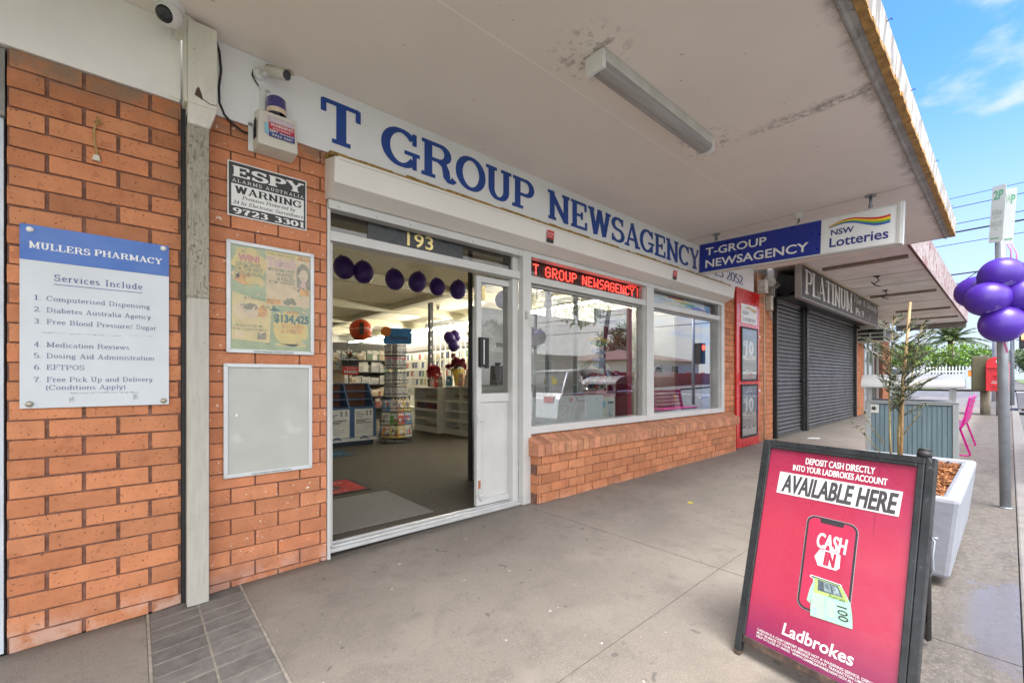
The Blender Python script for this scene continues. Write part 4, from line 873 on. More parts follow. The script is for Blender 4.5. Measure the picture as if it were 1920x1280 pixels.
# alarm box with strobe
al = thing('alarm_box', 'white alarm siren box with blue strobe and warning sticker on the brick pier', 'alarm', (.62, -.06, 2.51))
mb = MB(); FRT = .115
mb.hexa([WALL.p(.520, 2.520, FRT), WALL.p(.728, 2.520, FRT), WALL.p(.72, 2.502, .004), (WALL.p(.512, 2.502, .004)), WALL.p(.528, 2.722, FRT - .02), WALL.p(.724, 2.722, FRT - .02), WALL.p(.716, 2.745, .004), WALL.p(.520, 2.745, .004)])
mb.build('case', M('alarm_case', (.66, .63, .56), .45, var=.05, specks=((14, .66, (.45, .27, .12), .6),)), al, bevel=.007)
mb = MB(); mb.fbox(WALL, .490, 2.505, .514, 2.668, .003, .012); mb.build('fixing_flange', white, al)
mb = MB()
for i in range(9): mb.box(.5125, -.075, 2.57 + .012 * i, .518, -.03, 2.576 + .012 * i)
mb.build('vent', blackm, al)
mb = MB(); mb.lathe([(.052, 0), (.052, .028)], (.625, -.055, 2.735), n=24); mb.build('strobe_base', M('strobe_base', (.62, .50, .36), .5), al)
mb = MB(); mb.lathe([(.052, .0), (.049, .062), (.040, .07), (0, .072)], (.625, -.055, 2.763), n=24); mb.build('strobe_lens', M('strobe_blue', (.06, .05, .20), .2, var=.1), al)
AF = F(WALL.p(.524, 2.62, FRT - .008), (1, 0, 0), (0, .11, 1))
mb = MB(); mb.quad(AF, .045, .040, .185, .078, .003, 3); mb.quad(AF, .05, -.005, .185, .042, .0035, 0); mb.quad(AF, .05, -.045, .185, -.005, .0035, 1); mb.quad(AF, .03, -.035, .05, .03, .003, 4)
for st, a0, a1, b0, b1, m in (('WARNING', .058, .178, .020, .036, 2), ('24 Hour Monitoring', .07, .165, .004, .013, 2), ('ESPY', .055, .098, -.018, -.003, 2), ('Alarms Australia', .105, .18, -.017, -.007, 2), ('9723 3301', .065, .172, -.038, -.027, 2), ('WARNING', .06, .175, .05, .066, 5)): mb.text(AF, st, a0, a1, b0, b1, .0045, m, 'sans', .02)
mb.build('warning_sticker', [M('sticker_red', (.50, .03, .07), .5), M('sticker_blue', (.04, .05, .22), .5), white, M('sticker_faded', (.55, .45, .50), .6), M('sticker_cyan', (.25, .50, .62), .6), M('faded_text', (.66, .60, .64), .6)], al)
# black and white alarm warning sign
es = thing('warning_sign', 'black and white alarm warning sign on the brick pier above the framed poster', 'sign', (.6, -.01, 2.12))
mb = MB(); mb.fbox(WALL, .390, 2.115, .803, 2.421, .005, .010, 0); mb.quad(WALL, .396, 2.121, .797, 2.415, .0104, 1); mb.quad(WALL, .408, 2.172, .787, 2.297, .0108, 0); mb.build('board', [white, M('sign_black', (.035, .035, .037), .5, var=.15)], es)
mb = MB(); c = .0115
mb.text(WALL, 'ESPY', .415, .787, 2.338, 2.396, c, 0, 'serif', thick=.27, thin=.12, track=.05); mb.text(WALL, 'ALARMS AUSTRALIA', .411, .787, 2.306, 2.325, c, 0, 'serif', thick=.14, thin=.08, track=.22)
mb.text(WALL, 'WARNING', .424, .774, 2.246, 2.286, c, 1, 'serif', thick=.24, thin=.10, track=.04)
mb.text(WALL, 'Premises Protected by', .459, .737, 2.216, 2.236, c, 1, 'serif', thick=.16, thin=.08, shear=.22, track=.03); mb.text(WALL, '24 hr Electronic Surveillance', .416, .783, 2.184, 2.204, c, 1, 'serif', thick=.16, thin=.08, shear=.22, track=.03)
mb.text(WALL, '9723 3301', .415, .787, 2.129, 2.162, c, 0, 'serif', thick=.24, thin=.11, track=.1); mb.build('lettering', [white, black_ink], es)
# the two snap frames
def snap(a0, b0, a1, b1, name, label, sub):
    t = thing(name, label, 'poster frame', ((a0 + a1) / 2, -.012, b0))
    mb = MB(); w = .022; c0, c1 = .003, .016
    for q in ([(a0, b0), (a1, b0), (a1 - w, b0 + w), (a0 + w, b0 + w)], [(a1, b0), (a1, b1), (a1 - w, b1 - w), (a1 - w, b0 + w)], [(a1, b1), (a0, b1), (a0 + w, b1 - w), (a1 - w, b1 - w)], [(a0, b1), (a0, b0), (a0 + w, b0 + w), (a0 + w, b1 - w)]): mb.poly(WALL, q, c0, c1)
    mb.build('frame', M('snap_frame', (.58, .60, .61), .42, metal=.15, var=.04), t, bevel=.003)
    mb = MB(); mb.quad(WALL, (a0 + a1) / 2 - .10, b0 + .004, (a0 + a1) / 2 + .115, b0 + .018, .0166, 0); mb.text(WALL, 'Daily Telegraph  Sunday Telegraph', (a0 + a1) / 2 - .095, (a0 + a1) / 2 + .11, b0 + .008, b0 + .015, .0172, 1); mb.build('header_strip', [M('strip_grey', (.5, .53, .52), .5), black_ink], t)
    return t
pf = snap(.384, 1.347, .847, 1.978, 'magazine_poster', 'silver framed sun-faded yellow and teal magazine poster on the brick pier', 1)
mats = [M('faded_teal', (.42, .49, .27), .7, var=.14, vscale=12), M('faded_yellow', (.80, .60, .20), .7, var=.08, vscale=9), M('faded_peach', (.80, .60, .36), .7, var=.10, vscale=12), M('faded_cream', (.80, .62, .28), .7, var=.08, vscale=16),
        M('faded_olive', (.26, .25, .14), .7), M('faded_pink', (.66, .22, .20), .7), M('faded_hair', (.30, .26, .17), .7, var=.2, vscale=25), M('faded_skin', (.74, .56, .38), .7), M('pale_pink', (.78, .50, .42), .7), M('faded_orange', (.72, .36, .10), .7, var=.3, vscale=25), M('teal_type', (.05, .17, .17), .7)]
mb = MB(); c = .0075
mb.quad(WALL, .405, 1.368, .826, 1.957, .0060, 0); bl = lambda cx, cy, rx, ry, k, m, n=18, j=0: mb.poly(WALL, [(cx + rx * (1 + j * random.uniform(-1, 1)) * math.cos(6.2832 * i / n), cy + ry * (1 + j * random.uniform(-1, 1)) * math.sin(6.2832 * i / n)) for i in range(n)], c + k * .0003, None, m)
bl(.495, 1.852, .082, .100, 0, 1, 22, .18); bl(.47, 1.775, .05, .03, 1, 9, 14, .4); bl(.52, 1.768, .045, .02, 2, 1, 12, .3); bl(.56, 1.75, .02, .02, 1, 3, 8, .5); bl(.43, 1.79, .02, .02, 1, 3, 8, .5)
mb.poly(WALL, [(.581, 1.636), (.820, 1.640), (.822, 1.950), (.580, 1.952)], c + .0003, None, 2)
mb.poly(WALL, [(.412, 1.425), (.598, 1.410), (.612, 1.640), (.412, 1.690)], c + .0009, None, 3)
mb.poly(WALL, [(.581, 1.925), (.822, 1.922), (.822, 1.950), (.580, 1.952)], c + .0006, None, 1); mb.poly(WALL, [(.745, 1.925), (.822, 1.922), (.822, 1.95), (.76, 1.95)], c + .0009, None, 9)
bl(.785, 1.840, .040, .066, 2, 6, 18, .05); mb.poly(WALL, [(.748, 1.735), (.760, 1.725), (.79, 1.80), (.812, 1.73), (.824, 1.76), (.822, 1.84), (.747, 1.84)], c + .0008, None, 6); bl(.787, 1.832, .025, .040, 3, 7); mb.poly(WALL, [(.762, 1.76), (.80, 1.755), (.795, 1.80), (.78, 1.80)], c + .0011, None, 8); mb.fbox(WALL, .778, 1.815, .797, 1.818, c + .001, c + .0013, 9)
mb.quad(WALL, .765, 1.71, .818, 1.752, c + .0012, 9); mb.quad(WALL, .765, 1.65, .818, 1.695, c + .0012, 2); bl(.792, 1.672, .014, .016, 5, 7); mb.quad(WALL, .583, 1.642, .66, 1.672, c + .0012, 9); bl(.71, 1.665, .035, .02, 4, 4, 14, .4)
bl(.505, 1.585, .036, .040, 4, 7, 16, .05); bl(.455, 1.585, .035, .045, 3.5, 2, 14, .3); bl(.50, 1.615, .045, .018, 4.5, 6, 12, .3); bl(.555, 1.59, .03, .04, 3.7, 9, 12, .4)
for k in range(3): mb.quad(WALL, .425 + k * .056, 1.435 - k * .003, .47 + k * .056, 1.475 - k * .003, c + .0013, (2, 3, 6)[k])
bl(.715, 1.50, .098, .105, 1, 1, 24, .04); mb.quad(WALL, .632, 1.385, .80, 1.41, c + .0003, 3)
mb.poly(WALL, [(.597, 1.605), (.625, 1.622), (.66, 1.605), (.622, 1.600)], c + .0012, None, 10)
for st, a0, a1, b0, b1, m, bd in (('NEW COMP', .434, .552, 1.915, 1.940, 1, .02), ('WIN!', .44, .548, 1.870, 1.906, 5, .05), ('GROCERIES', .429, .553, 1.842, 1.862, 4, .02), ('FOR THE REST', .415, .565, 1.815, 1.836, 4, .02), ('OF THE YEAR', .424, .56, 1.789, 1.809, 4, .02),
        ('WIN GROCERIES', .585, .74, 1.930, 1.945, 4, .0), ('Take5', .585, .742, 1.868, 1.915, 8, .06), ('MY HUBBY WAS', .594, .735, 1.838, 1.856, 4, .02), ('HUNTED', .636, .73, 1.812, 1.831, 4, .02), ('& KILLED', .64, .736, 1.787, 1.806, 4, .02), ('BY MY NEPHEW', .597, .736, 1.765, 1.782, 4, .01),
        ('...nd Dad SAVED ME', .414, .565, 1.497, 1.512, 4, .01), ('from crazed attacker', .416, .592, 1.478, 1.493, 4, .01), ('WIN!', .685, .758, 1.588, 1.610, 9, .03), ('$134,425', .624, .817, 1.540, 1.582, 10, .05), ('IN CASH', .665, .785, 1.505, 1.53, 9, .04), ('& PRIZES', .66, .78, 1.475, 1.498, 9, .04), ('$134,425', .47, .575, 1.655, 1.67, 4, .0)):
    mb.text(WALL, st, a0, a1, b0, b1, c + .0018, m, 'sans', bd)
rs_ = random.Random(77)
for k in range(110):                          # small blurred photographs and type all over the covers
    a, b = rs_.uniform(.41, .80), rs_.uniform(1.40, 1.93); w, h = rs_.uniform(.006, .022), rs_.uniform(.004, .014)
    mb.poly(WALL, [(a, b), (a + w, b + rs_.uniform(-.004, .004)), (a + w * .9, b + h), (a + .002, b + h * .8)], c + .0014 + k * .000003, None, rs_.choice((1, 2, 3, 9, 8, 1, 2, 4, 0)))
mb.poly(WALL, [(.405, 1.368), (.826, 1.368), (.826, 1.395), (.405, 1.405)], c + .0008, None, 0)
mb.build('print', mats, pf)
mb = MB(); mb.quad(WALL, .405, 1.368, .826, 1.957, .0135); mb.build('cover_sheet', glass_poster, pf)
ef = snap(.371, .645, .836, 1.287, 'empty_frame', 'empty silver poster frame with plain grey backing, below the magazine poster', 0)
mb = MB(); mb.quad(WALL, .39, .665, .818, 1.268, .006); mb.poly(WALL, [(.428, .99), (.438, .985), (.437, 1.0), (.442, 1.004), (.431, 1.004)], .0063, None, 1); mb.build('backing', [M('backing_grey', (.43, .44, .40), .4, var=.05, vscale=6, specks=((70, .76, (.2, .2, .2), .5), (3, .62, (.56, .58, .54), .5))), white], ef)

# ================================================================== UNDER THE AWNING
fl = thing('fluorescent_light', 'unlit fluorescent batten with clear ribbed diffuser on the awning soffit', 'ceiling light', (2.67, -1.3, 3.05))
LF = F((1.97, -1.315, 3.056), (1.36, .0, 0), (0, -1, 0), (0, 0, -1))
mb = MB(); mb.fbox(LF, .0345, -.063, 1.3655, .063, 0, .062); mb.build('batten', M('batten_white', (.64, .63, .60), .45), fl, bevel=.003)
mb = MB(); n = 14; vs = []
for a in (.035, 1.365):
    for i in range(n + 1):
        t = math.pi * i / n; vs.append(LF.p(a, -.058 * math.cos(t) * (1 - .15 * math.sin(t)), .061 + .046 * math.sin(t) ** .7))
mb.add(vs, [(i, i + 1, n + 2 + i, n + 1 + i) for i in range(n)], sm=True); mb.add([LF.p(.8, -.02, .103), LF.p(1.02, .012, .104), LF.p(1.01, .016, .104), LF.p(.79, -.016, .104)], [(0, 1, 2, 3)], 1)
mb.build('diffuser', [M('grey_diffuser', (.33, .32, .305), .12, var=.12, vscale=3, stretch=(.6, 12, 12)), white], fl)
mb = MB(); mb.fbox(LF, .0, -.064, .034, .064, 0, .108); mb.fbox(LF, 1.366, -.064, 1.40, .064, 0, .108); mb.build('end_cap', white, fl, bevel=.008)
hs = thing('hanging_sign', 'double sided lightbox sign hung under the awning, blue with a rainbow lottery wave', 'sign', (5.63, -1.17, 2.6))
HF = F((5.58, -.19, 2.585), (0, -1, -.030), (0, -.030, 1))          # a along the sign towards the street, b up, front faces -X
HL, HH = 1.955, .365
mb = MB(); mb.fbox(HF, -.012, -.012, HL + .012, HH + .012, -.11, -.004); mb.build('box', M('lightbox_body', (.62, .61, .585), .4, var=.06, specks=((30, .72, (.35, .3, .27), .6),)), hs, bevel=.004)
mb = MB(); mb.frame(HF, -.012, -.012, HL + .012, HH + .012, .014, -.004, .004); mb.fbox(HF, HL + .012, -.015, HL + .030, HH + .02, -.115, .006); mb.fbox(HF, HL + .030, -.02, HL + .045, HH + .028, -.10, -.01); mb.build('trim', alu, hs, bevel=.002)
mb = MB(); mb.quad(HF, .0, .0, 1.335, HH, -.002, 0); mb.quad(HF, 1.338, .0, HL, HH, -.002, 1)
mb.add([HF.p(1.335 - a * 1.335, b * HH, -.112) for a, b in ((0, 0), (1, 0), (1, 1), (0, 1))], [(0, 1, 2, 3)], 0)
mb.build('face', [M('sign_face_blue', (.008, .024, .26), .35, var=.04), M('sign_face_white', (.74, .75, .76), .35, var=.03)], hs)
mb = MB(); c = .0005
mb.text(HF, 'T-GROUP', .085, .80, .212, .302, c, 0, 'sans', .018); mb.text(HF, 'NEWSAGENCY', .085, 1.225, .055, .150, c, 0, 'sans', .018)
mb.text(HF, 'NSW', 1.425, 1.62, .178, .234, c, 1, 'sans', .02); mb.text(HF, 'Lotteries', 1.415, 1.895, .055, .150, c, 1, 'sans', .015)
def wave(fr, a0, a1, b, h, c, ms, th):
    n = 16
    for k, m in enumerate(ms):
        top, bot = [], []
        for i in range(n + 1):
            t = i / n; a = a0 + (a1 - a0) * t; y = b + h * (.30 * math.sin(t * 5.2 - .3) * (1 - t * .2) + .62 * max(0, t - .55) ** 1.3 + .10)
            w = th * (.25 + .75 * min(1, t * 1.3)); top.append((a, y - k * w)); bot.append((a, y - (k + 1) * w))
        for i in range(n): mb.poly(fr, [bot[i], bot[i + 1], top[i + 1], top[i]], c, None, m)
wave(HF, 1.405, 1.905, .275, .13, c, (2, 3, 4, 5), .0205)
mb.build('lettering', [white, navy, *rainb[:4]], hs)
for (a, h) in ((.19, .0), (1.74, 0)):
    p = HF.p(a, HH + .012, -.055); mb = MB(); mb.cyl(p, (p.x, p.y, 3.05), .014); mb.cyl((p.x, p.y, 3.045), (p.x, p.y, 3.058), .045, n=16); mb.cyl((p.x, p.y, p.z), (p.x, p.y, p.z + .05), .02); mb.build('hanger_rod', galv, hs)
cr = thing('cable_rose', 'small white cable rose on the soffit above the middle of the hanging sign', 'cable rose', (5.63, -1.31, 3.05))
mb = MB(); mb.lathe([(.045, 0), (.042, -.05), (.03, -.06), (0, -.062)], (5.63, -1.31, 3.057)); mb.build('body', white, cr)
mb = MB(); mb.tube([(5.63, -1.31, 3.0), (5.632, -1.312, 2.965), (5.62, -1.30, 2.95)], .009); mb.build('flex', M('flex_dark', (.12, .10, .09), .6), cr)

# ================================================================== WINDOW DISPLAY
ld = thing('led_sign', 'red dot matrix scrolling sign inside the top of the first window', 'led sign', (3.64, .1, 2.15))
mb = MB(); mb.fbox(FY(.065), 2.73, 2.145, 4.585, 2.335, -.05, 0); mb.build('panel', led_bg, ld, bevel=.003)
DOT = {'T': '11111 00100 00100 00100 00100 00100 00100', 'G': '01110 10001 10000 10111 10001 10001 01110', 'R': '11110 10001 10001 11110 10100 10010 10001', 'O': '01110 10001 10001 10001 10001 10001 01110', 'U': '10001 10001 10001 10001 10001 10001 01110', 'P': '11110 10001 10001 11110 10000 10000 10000',
       'N': '10001 11001 11001 10101 10011 10011 10001', 'E': '11111 10000 10000 11110 10000 10000 11111', 'W': '10001 10001 10001 10101 10101 11011 10001', 'S': '01111 10000 10000 01110 00001 00001 11110', 'A': '01110 10001 10001 11111 10001 10001 10001', 'C': '01110 10001 10000 10000 10000 10001 01110', 'Y': '10001 10001 01010 00100 00100 00100 00100', ' ': '00000 ' * 7}
mb = MB(); st = 'T GROUP NEWSAGENCY'; a = 2.815; da = .0152; db = .0148; fy = FY(.065)
for ch in st:
    rows = DOT[ch].split(); w = 3 if ch == ' ' else 5
    for j, r in enumerate(rows):
        for i in range(w):
            if r[i] == '1': mb.fbox(fy, a + i * da + .0022, 2.282 - (j + 1) * db + .001, a + (i + 1) * da - .0022, 2.282 - j * db - .0035, .0, .003)
    a += (w + 1.35) * da
for i in range(9): mb.fbox(fy, 4.545, 2.180 + i * .012, 4.553, 2.188 + i * .012, 0, .003)
for i in range(14): mb.fbox(fy, 4.36 + i * .012, 2.289, 4.368 + i * .012, 2.293, 0, .003)
mb.build('lettering', red_led, ld)
mb = MB(); mb.fbox(FY(.17), 2.72, .70, 4.02, 1.02, -.04, 0, 0)
for a, b in ((2.9, .86), (3.30, .93), (3.42, .88), (3.9, .98), (2.95, .985)): mb.cyl((a, .17, b), (a, .167, b), .006, n=8, m=1)
dbk = tag(rebase(mb.build('window_screen', [M('display_white', (.66, .68, .67), .5, var=.04), shop_dark]), (3.4, .18, .7)), 'low white panel standing along the bottom of the first window', 'panel')
mb = MB(); mb.fbox(FY(.168), 3.44, .955, 3.72, 1.005, .0, .004, 0); mb.fbox(FY(.168), 3.445, .96, 3.715, 1.0, .004, .0045, 1); mb.text(FY(.168), 'THE', 3.53, 3.58, .983, .995, .005, 2, 'serif'); mb.text(FY(.168), 'AUSTRALIAN', 3.52, 3.70, .965, .977, .005, 2, 'serif')
mb.poly(FY(.168), [(3.475 + .022 * math.cos(6.2832 * i / 9) * random.uniform(.7, 1.1), .98 + .014 * math.sin(6.2832 * i / 9)) for i in range(9)], .005, None, 3)
tag(rebase(mb.build('newspaper_sticker', [grey_ink, white, black_ink, red_soft]), (3.58, .165, .98)), 'small white newspaper sticker on the low panel in the first window', 'sticker')
mb = MB(); IF = FY(.16); mb.fbox(IF, 3.88, 1.80, 4.46, 1.985, -.03, 0, 0); mb.text(IF, 'NSW', 3.95, 4.10, 1.912, 1.948, .003, 1, 'sans', .02); mb.text(IF, 'Lotteries', 3.94, 4.33, 1.825, 1.885, .003, 1, 'sans', .012); wave(IF, 3.93, 4.38, 1.965, .05, .003, (2, 3, 4), .006)
for a in (3.95, 4.4): mb.tube([(a, .17, 1.985), (a, .17, 2.15)], .002, 5)
tag(rebase(mb.build('lottery_window_sign', [M('pale_sign', (.66, .70, .68), .4), navy, rainb[0], rainb[1], rainb[2]]), (4.17, .17, 1.8)), 'pale lottery sign hanging inside the first window on two threads', 'sign')
mb = MB(); IF = FY(.35)                      # tiered cardboard mobile under it
for b, w, m in ((1.66, .22, 0), (1.62, .16, 1), (1.52, .14, 2), (1.43, .12, 2), (1.36, .10, 2)):
    n = 12; mb.poly(IF, [(4.17 + w * math.cos(6.2832 * i / n), b + .032 * math.sin(6.2832 * i / n) * (1.3 if i % 2 else .7)) for i in range(n)], 0, .01, m)
mb.tube([(4.17, .345, 1.80), (4.17, .345, 1.36)], .004, 5, 2); tag(rebase(mb.build('hanging_mobile', [M('mobile_gold', (.60, .42, .06), .5), M('mobile_green', (.15, .28, .10), .5), M('mobile_blue', (.30, .38, .55), .5)]), (4.17, .35, 1.66)), 'tiered lottery mobile hanging below the pale sign in the window', 'mobile')
bd = thing('ball_dispenser', 'coin ball dispenser with clear globe on a cream box in the first window', 'vending machine', (4.22, .45, .1))
mb = MB(); mb.box(4.05, .30, .72, 4.42, .62, .985, 0); mb.fbox(FY(.299), 4.26, .75, 4.41, .96, 0, .003, 1); mb.fbox(FY(.299), 4.28, .905, 4.39, .93, .003, .006, 2); mb.build('box', [M('dispenser_cream', (.60, .56, .40), .5), offwhite, blackm], bd, bevel=.004)
mb = MB(); mb.fbox(FY(.296), 4.30, .76, 4.33, .80, .003, .03); mb.cyl((4.315, .29, .80), (4.315, .26, .80), .012); mb.build('coin_handle', silver, bd)
mb = MB(); mb.box(4.04, .29, .986, 4.43, .63, 1.02); mb.box(4.14, .36, 1.021, 4.34, .56, 1.06); mb.build('top_plate', M('dispenser_pink', (.62, .28, .33), .4), bd, bevel=.006)
mb = MB(); fa = FY(.2985); bl2 = lambda cx, cy, rx, ry: mb.poly(fa, [(cx + rx * math.cos(6.2832 * i / 14), cy + ry * math.sin(6.2832 * i / 14)) for i in range(14)], .0, .003)
bl2(4.19, .90, .035, .045); bl2(4.12, .76, .03, .03); mb.poly(fa, [(4.135, .77), (4.165, .76), (4.20, .88), (4.165, .89)], 0, .0035); mb.build('logo', M('dispenser_blue', (.05, .30, .48), .4), bd)
mb = MB(); mb.box(4.06, .31, .1, 4.41, .61, .719); mb.build('stand', shop_dark, bd)
mb = MB(); mb.ell((4.24, .46, 1.245), .205, n=24); gl_ = mb.build('globe', clear, bd)
ballc = {'orange': (.85, .24, .05), 'pink': (.80, .22, .32), 'green': (.20, .50, .25), 'blue': (.15, .24, .60), 'white': (.80, .78, .70), 'maroon': (.42, .05, .12)}
proto = {}; rs = random.Random(11); placed = []
for k in range(400):
    if len(placed) >= 64: break
    p = Vector((rs.uniform(-.17, .17), rs.uniform(-.17, .05), rs.uniform(-.17, .01)))
    if p.length > .172 or any((p - q).length < .047 for q in placed): continue
    placed.append(p); cn = rs.choice(list(ballc)); loc = Vector((4.24, .46, 1.245)) + p
    if cn not in proto:
        mb = MB(); mb.ell((0, 0, 0), .026, n=10); o = mb.build('plastic_ball', M('ball_' + cn, ballc[cn], .3)); o.location = loc; tag(o, cn + ' plastic ball inside the clear globe of the dispenser', 'ball', cn + ' balls in the dispenser'); proto[cn] = o
    else: o = proto[cn].copy(); COL.objects.link(o); o.location = loc
mb = MB(); mb.box(4.47, .15, .3, 4.56, .50, 2.05); tag(rebase(mb.build('display_post', M('display_crimson', (.36, .012, .07), .4)), (4.5, .3, .3)), 'crimson upright panel inside the first window by the mullion', 'panel')
mb = MB(); mb.box(3.46, .48, 1.02, 3.50, .54, 2.75); mb.box(3.93, .48, 1.02, 3.96, .54, 2.75); mb.box(2.74, .5, 1.52, 3.46, .52, 1.56); mb.box(2.74, .5, 1.12, 3.95, .85, 1.135); tag(rebase(mb.build('glass_shelves', M('shelf_grey', (.42, .43, .40), .4)), (3.4, .5, 1.0)), 'slim grey shelf frame standing behind the glass of the first window', 'shelf')
for (x, z, w, h, col_, lab) in ((3.05, 1.136, .16, .11, (.03, .26, .52), 'blue gift bag on the glass shelf in the first window'), (3.6, 1.136, .10, .07, (.70, .55, .05), 'yellow packet on the glass shelf in the first window'), (2.80, 1.136, .10, .20, (.12, .10, .09), 'dark upright box at the left end of the glass shelf')):
    mb = MB(); mb.hexa([(x, .58, z), (x + w, .58, z), (x + w, .70, z), (x, .70, z), (x - .02, .60, z + h), (x + w + .01, .59, z + h), (x + w, .68, z + h), (x, .69, z + h)]); mb.hexa([(x + w * .3, .62, z + h), (x + w * .6, .62, z + h), (x + w * .6, .64, z + h), (x + w * .3, .64, z + h), (x + w * .2, .60, z + h + .03), (x + w * .8, .60, z + h + .03), (x + w * .7, .66, z + h + .03), (x + w * .3, .66, z + h + .03)])
    tag(rebase(mb.build('packet', M('pk_' + str(x), col_, .4)), (x, .6, z)), lab, 'packet')
# second window: rainbow header board, blue upright, hanging white sign
RB = F((5.25, .075, 2.13), (1, .0, .02), (0, .20, 1))
mb = MB(); mb.fbox(RB, -.42, .0, 1.10, .22, -.008, 0, 0)
for k, m in enumerate((1, 2, 3, 6, 5)):     # five slanting bands fading to pastel at their left ends
    b0 = .150 - k * .026; a = .10 + k * .15
    mb.poly(RB, [(a, b0 - .012), (a + .42, b0 - .012), (a + .36, b0 + .014), (a - .06, b0 + .014)], .002, None, m)
    mb.poly(RB, [(a - .55, b0 - .010), (a - .004, b0 - .010), (a - .064, b0 + .012), (a - .6, b0 + .012)], .002, None, 7 + k % 3)
tag(rebase(mb.build('rainbow_board', [white, *rainb[:3], rainb[3], rainb[4], rainb[5], M('pale_yellow', (.72, .70, .45), .5), M('pale_mint', (.55, .68, .58), .5), M('pale_lilac', (.60, .60, .70), .5)]), (5.5, .3, 2.1)), 'white header board with rainbow stripes in the top of the second window', 'board')
mb = MB(); mb.box(6.35, .12, .72, 6.62, .45, 2.28); mb.box(6.25, .16, .72, 6.349, .50, 2.28, 1); tag(rebase(mb.build('display_wall', [M('display_blue', (.025, .17, .42), .45, var=.06), M('display_brown', (.10, .06, .05), .5)], bevel=.004), (6.5, .3, .72)), 'bright blue upright board at the right side of the second window', 'board')
mb = MB(); HB = FY(.5); mb.fbox(HB, 5.40, 1.23, 6.22, 1.30, -.01, 0, 0); mb.poly(HB, [(5.77 + .13 * math.cos(R(180 - t)), 1.30 + .10 * math.sin(R(180 - t))) for t in range(180, -1, -15)], -.01, 0, 0); mb.poly(HB, [(5.77 + .10 * math.cos(R(180 - t)), 1.30 + .075 * math.sin(R(180 - t))) for t in range(180, -1, -15)], .0005, None, 1); mb.text(HB, 'lotto', 5.70, 5.84, 1.305, 1.345, .002, 0, 'sans', .02)
for a in (5.42, 6.2): mb.tube([(a, .5, 1.30), (a, .5, 2.8)], .002, 5)
tag(rebase(mb.build('hanging_header', [white, black_ink]), (5.8, .5, 1.25)), 'narrow white header with an arched badge hanging in the second window', 'sign')
mb = MB(); mb.hexa([(5.92, .3, .72), (6.15, .35, .72), (6.15, .40, .72), (5.92, .35, .72), (5.87, .34, .96), (6.13, .39, .96), (6.13, .40, .96), (5.87, .36, .96)]); mb.hexa([(5.87, .30, .90), (5.95, .31, .86), (5.95, .32, .86), (5.87, .31, .90), (5.86, .32, .965), (5.94, .33, .965), (5.94, .34, .965), (5.86, .33, .965)], 1)
tag(rebase(mb.build('card_stand', [offwhite, M('card_yellow', (.70, .55, .08), .5)]), (6, .35, .72)), 'leaning white card with a yellow corner low in the second window', 'card')
mb = MB(); mb.box(2.78, 1.0, .1, 5.3, 1.05, 2.0); tag(rebase(mb.build('screen_panel', M('screen_white', (.80, .80, .77), .5)), (3.4, 1.0, .1)), 'white screen panel standing behind the first window display', 'panel')

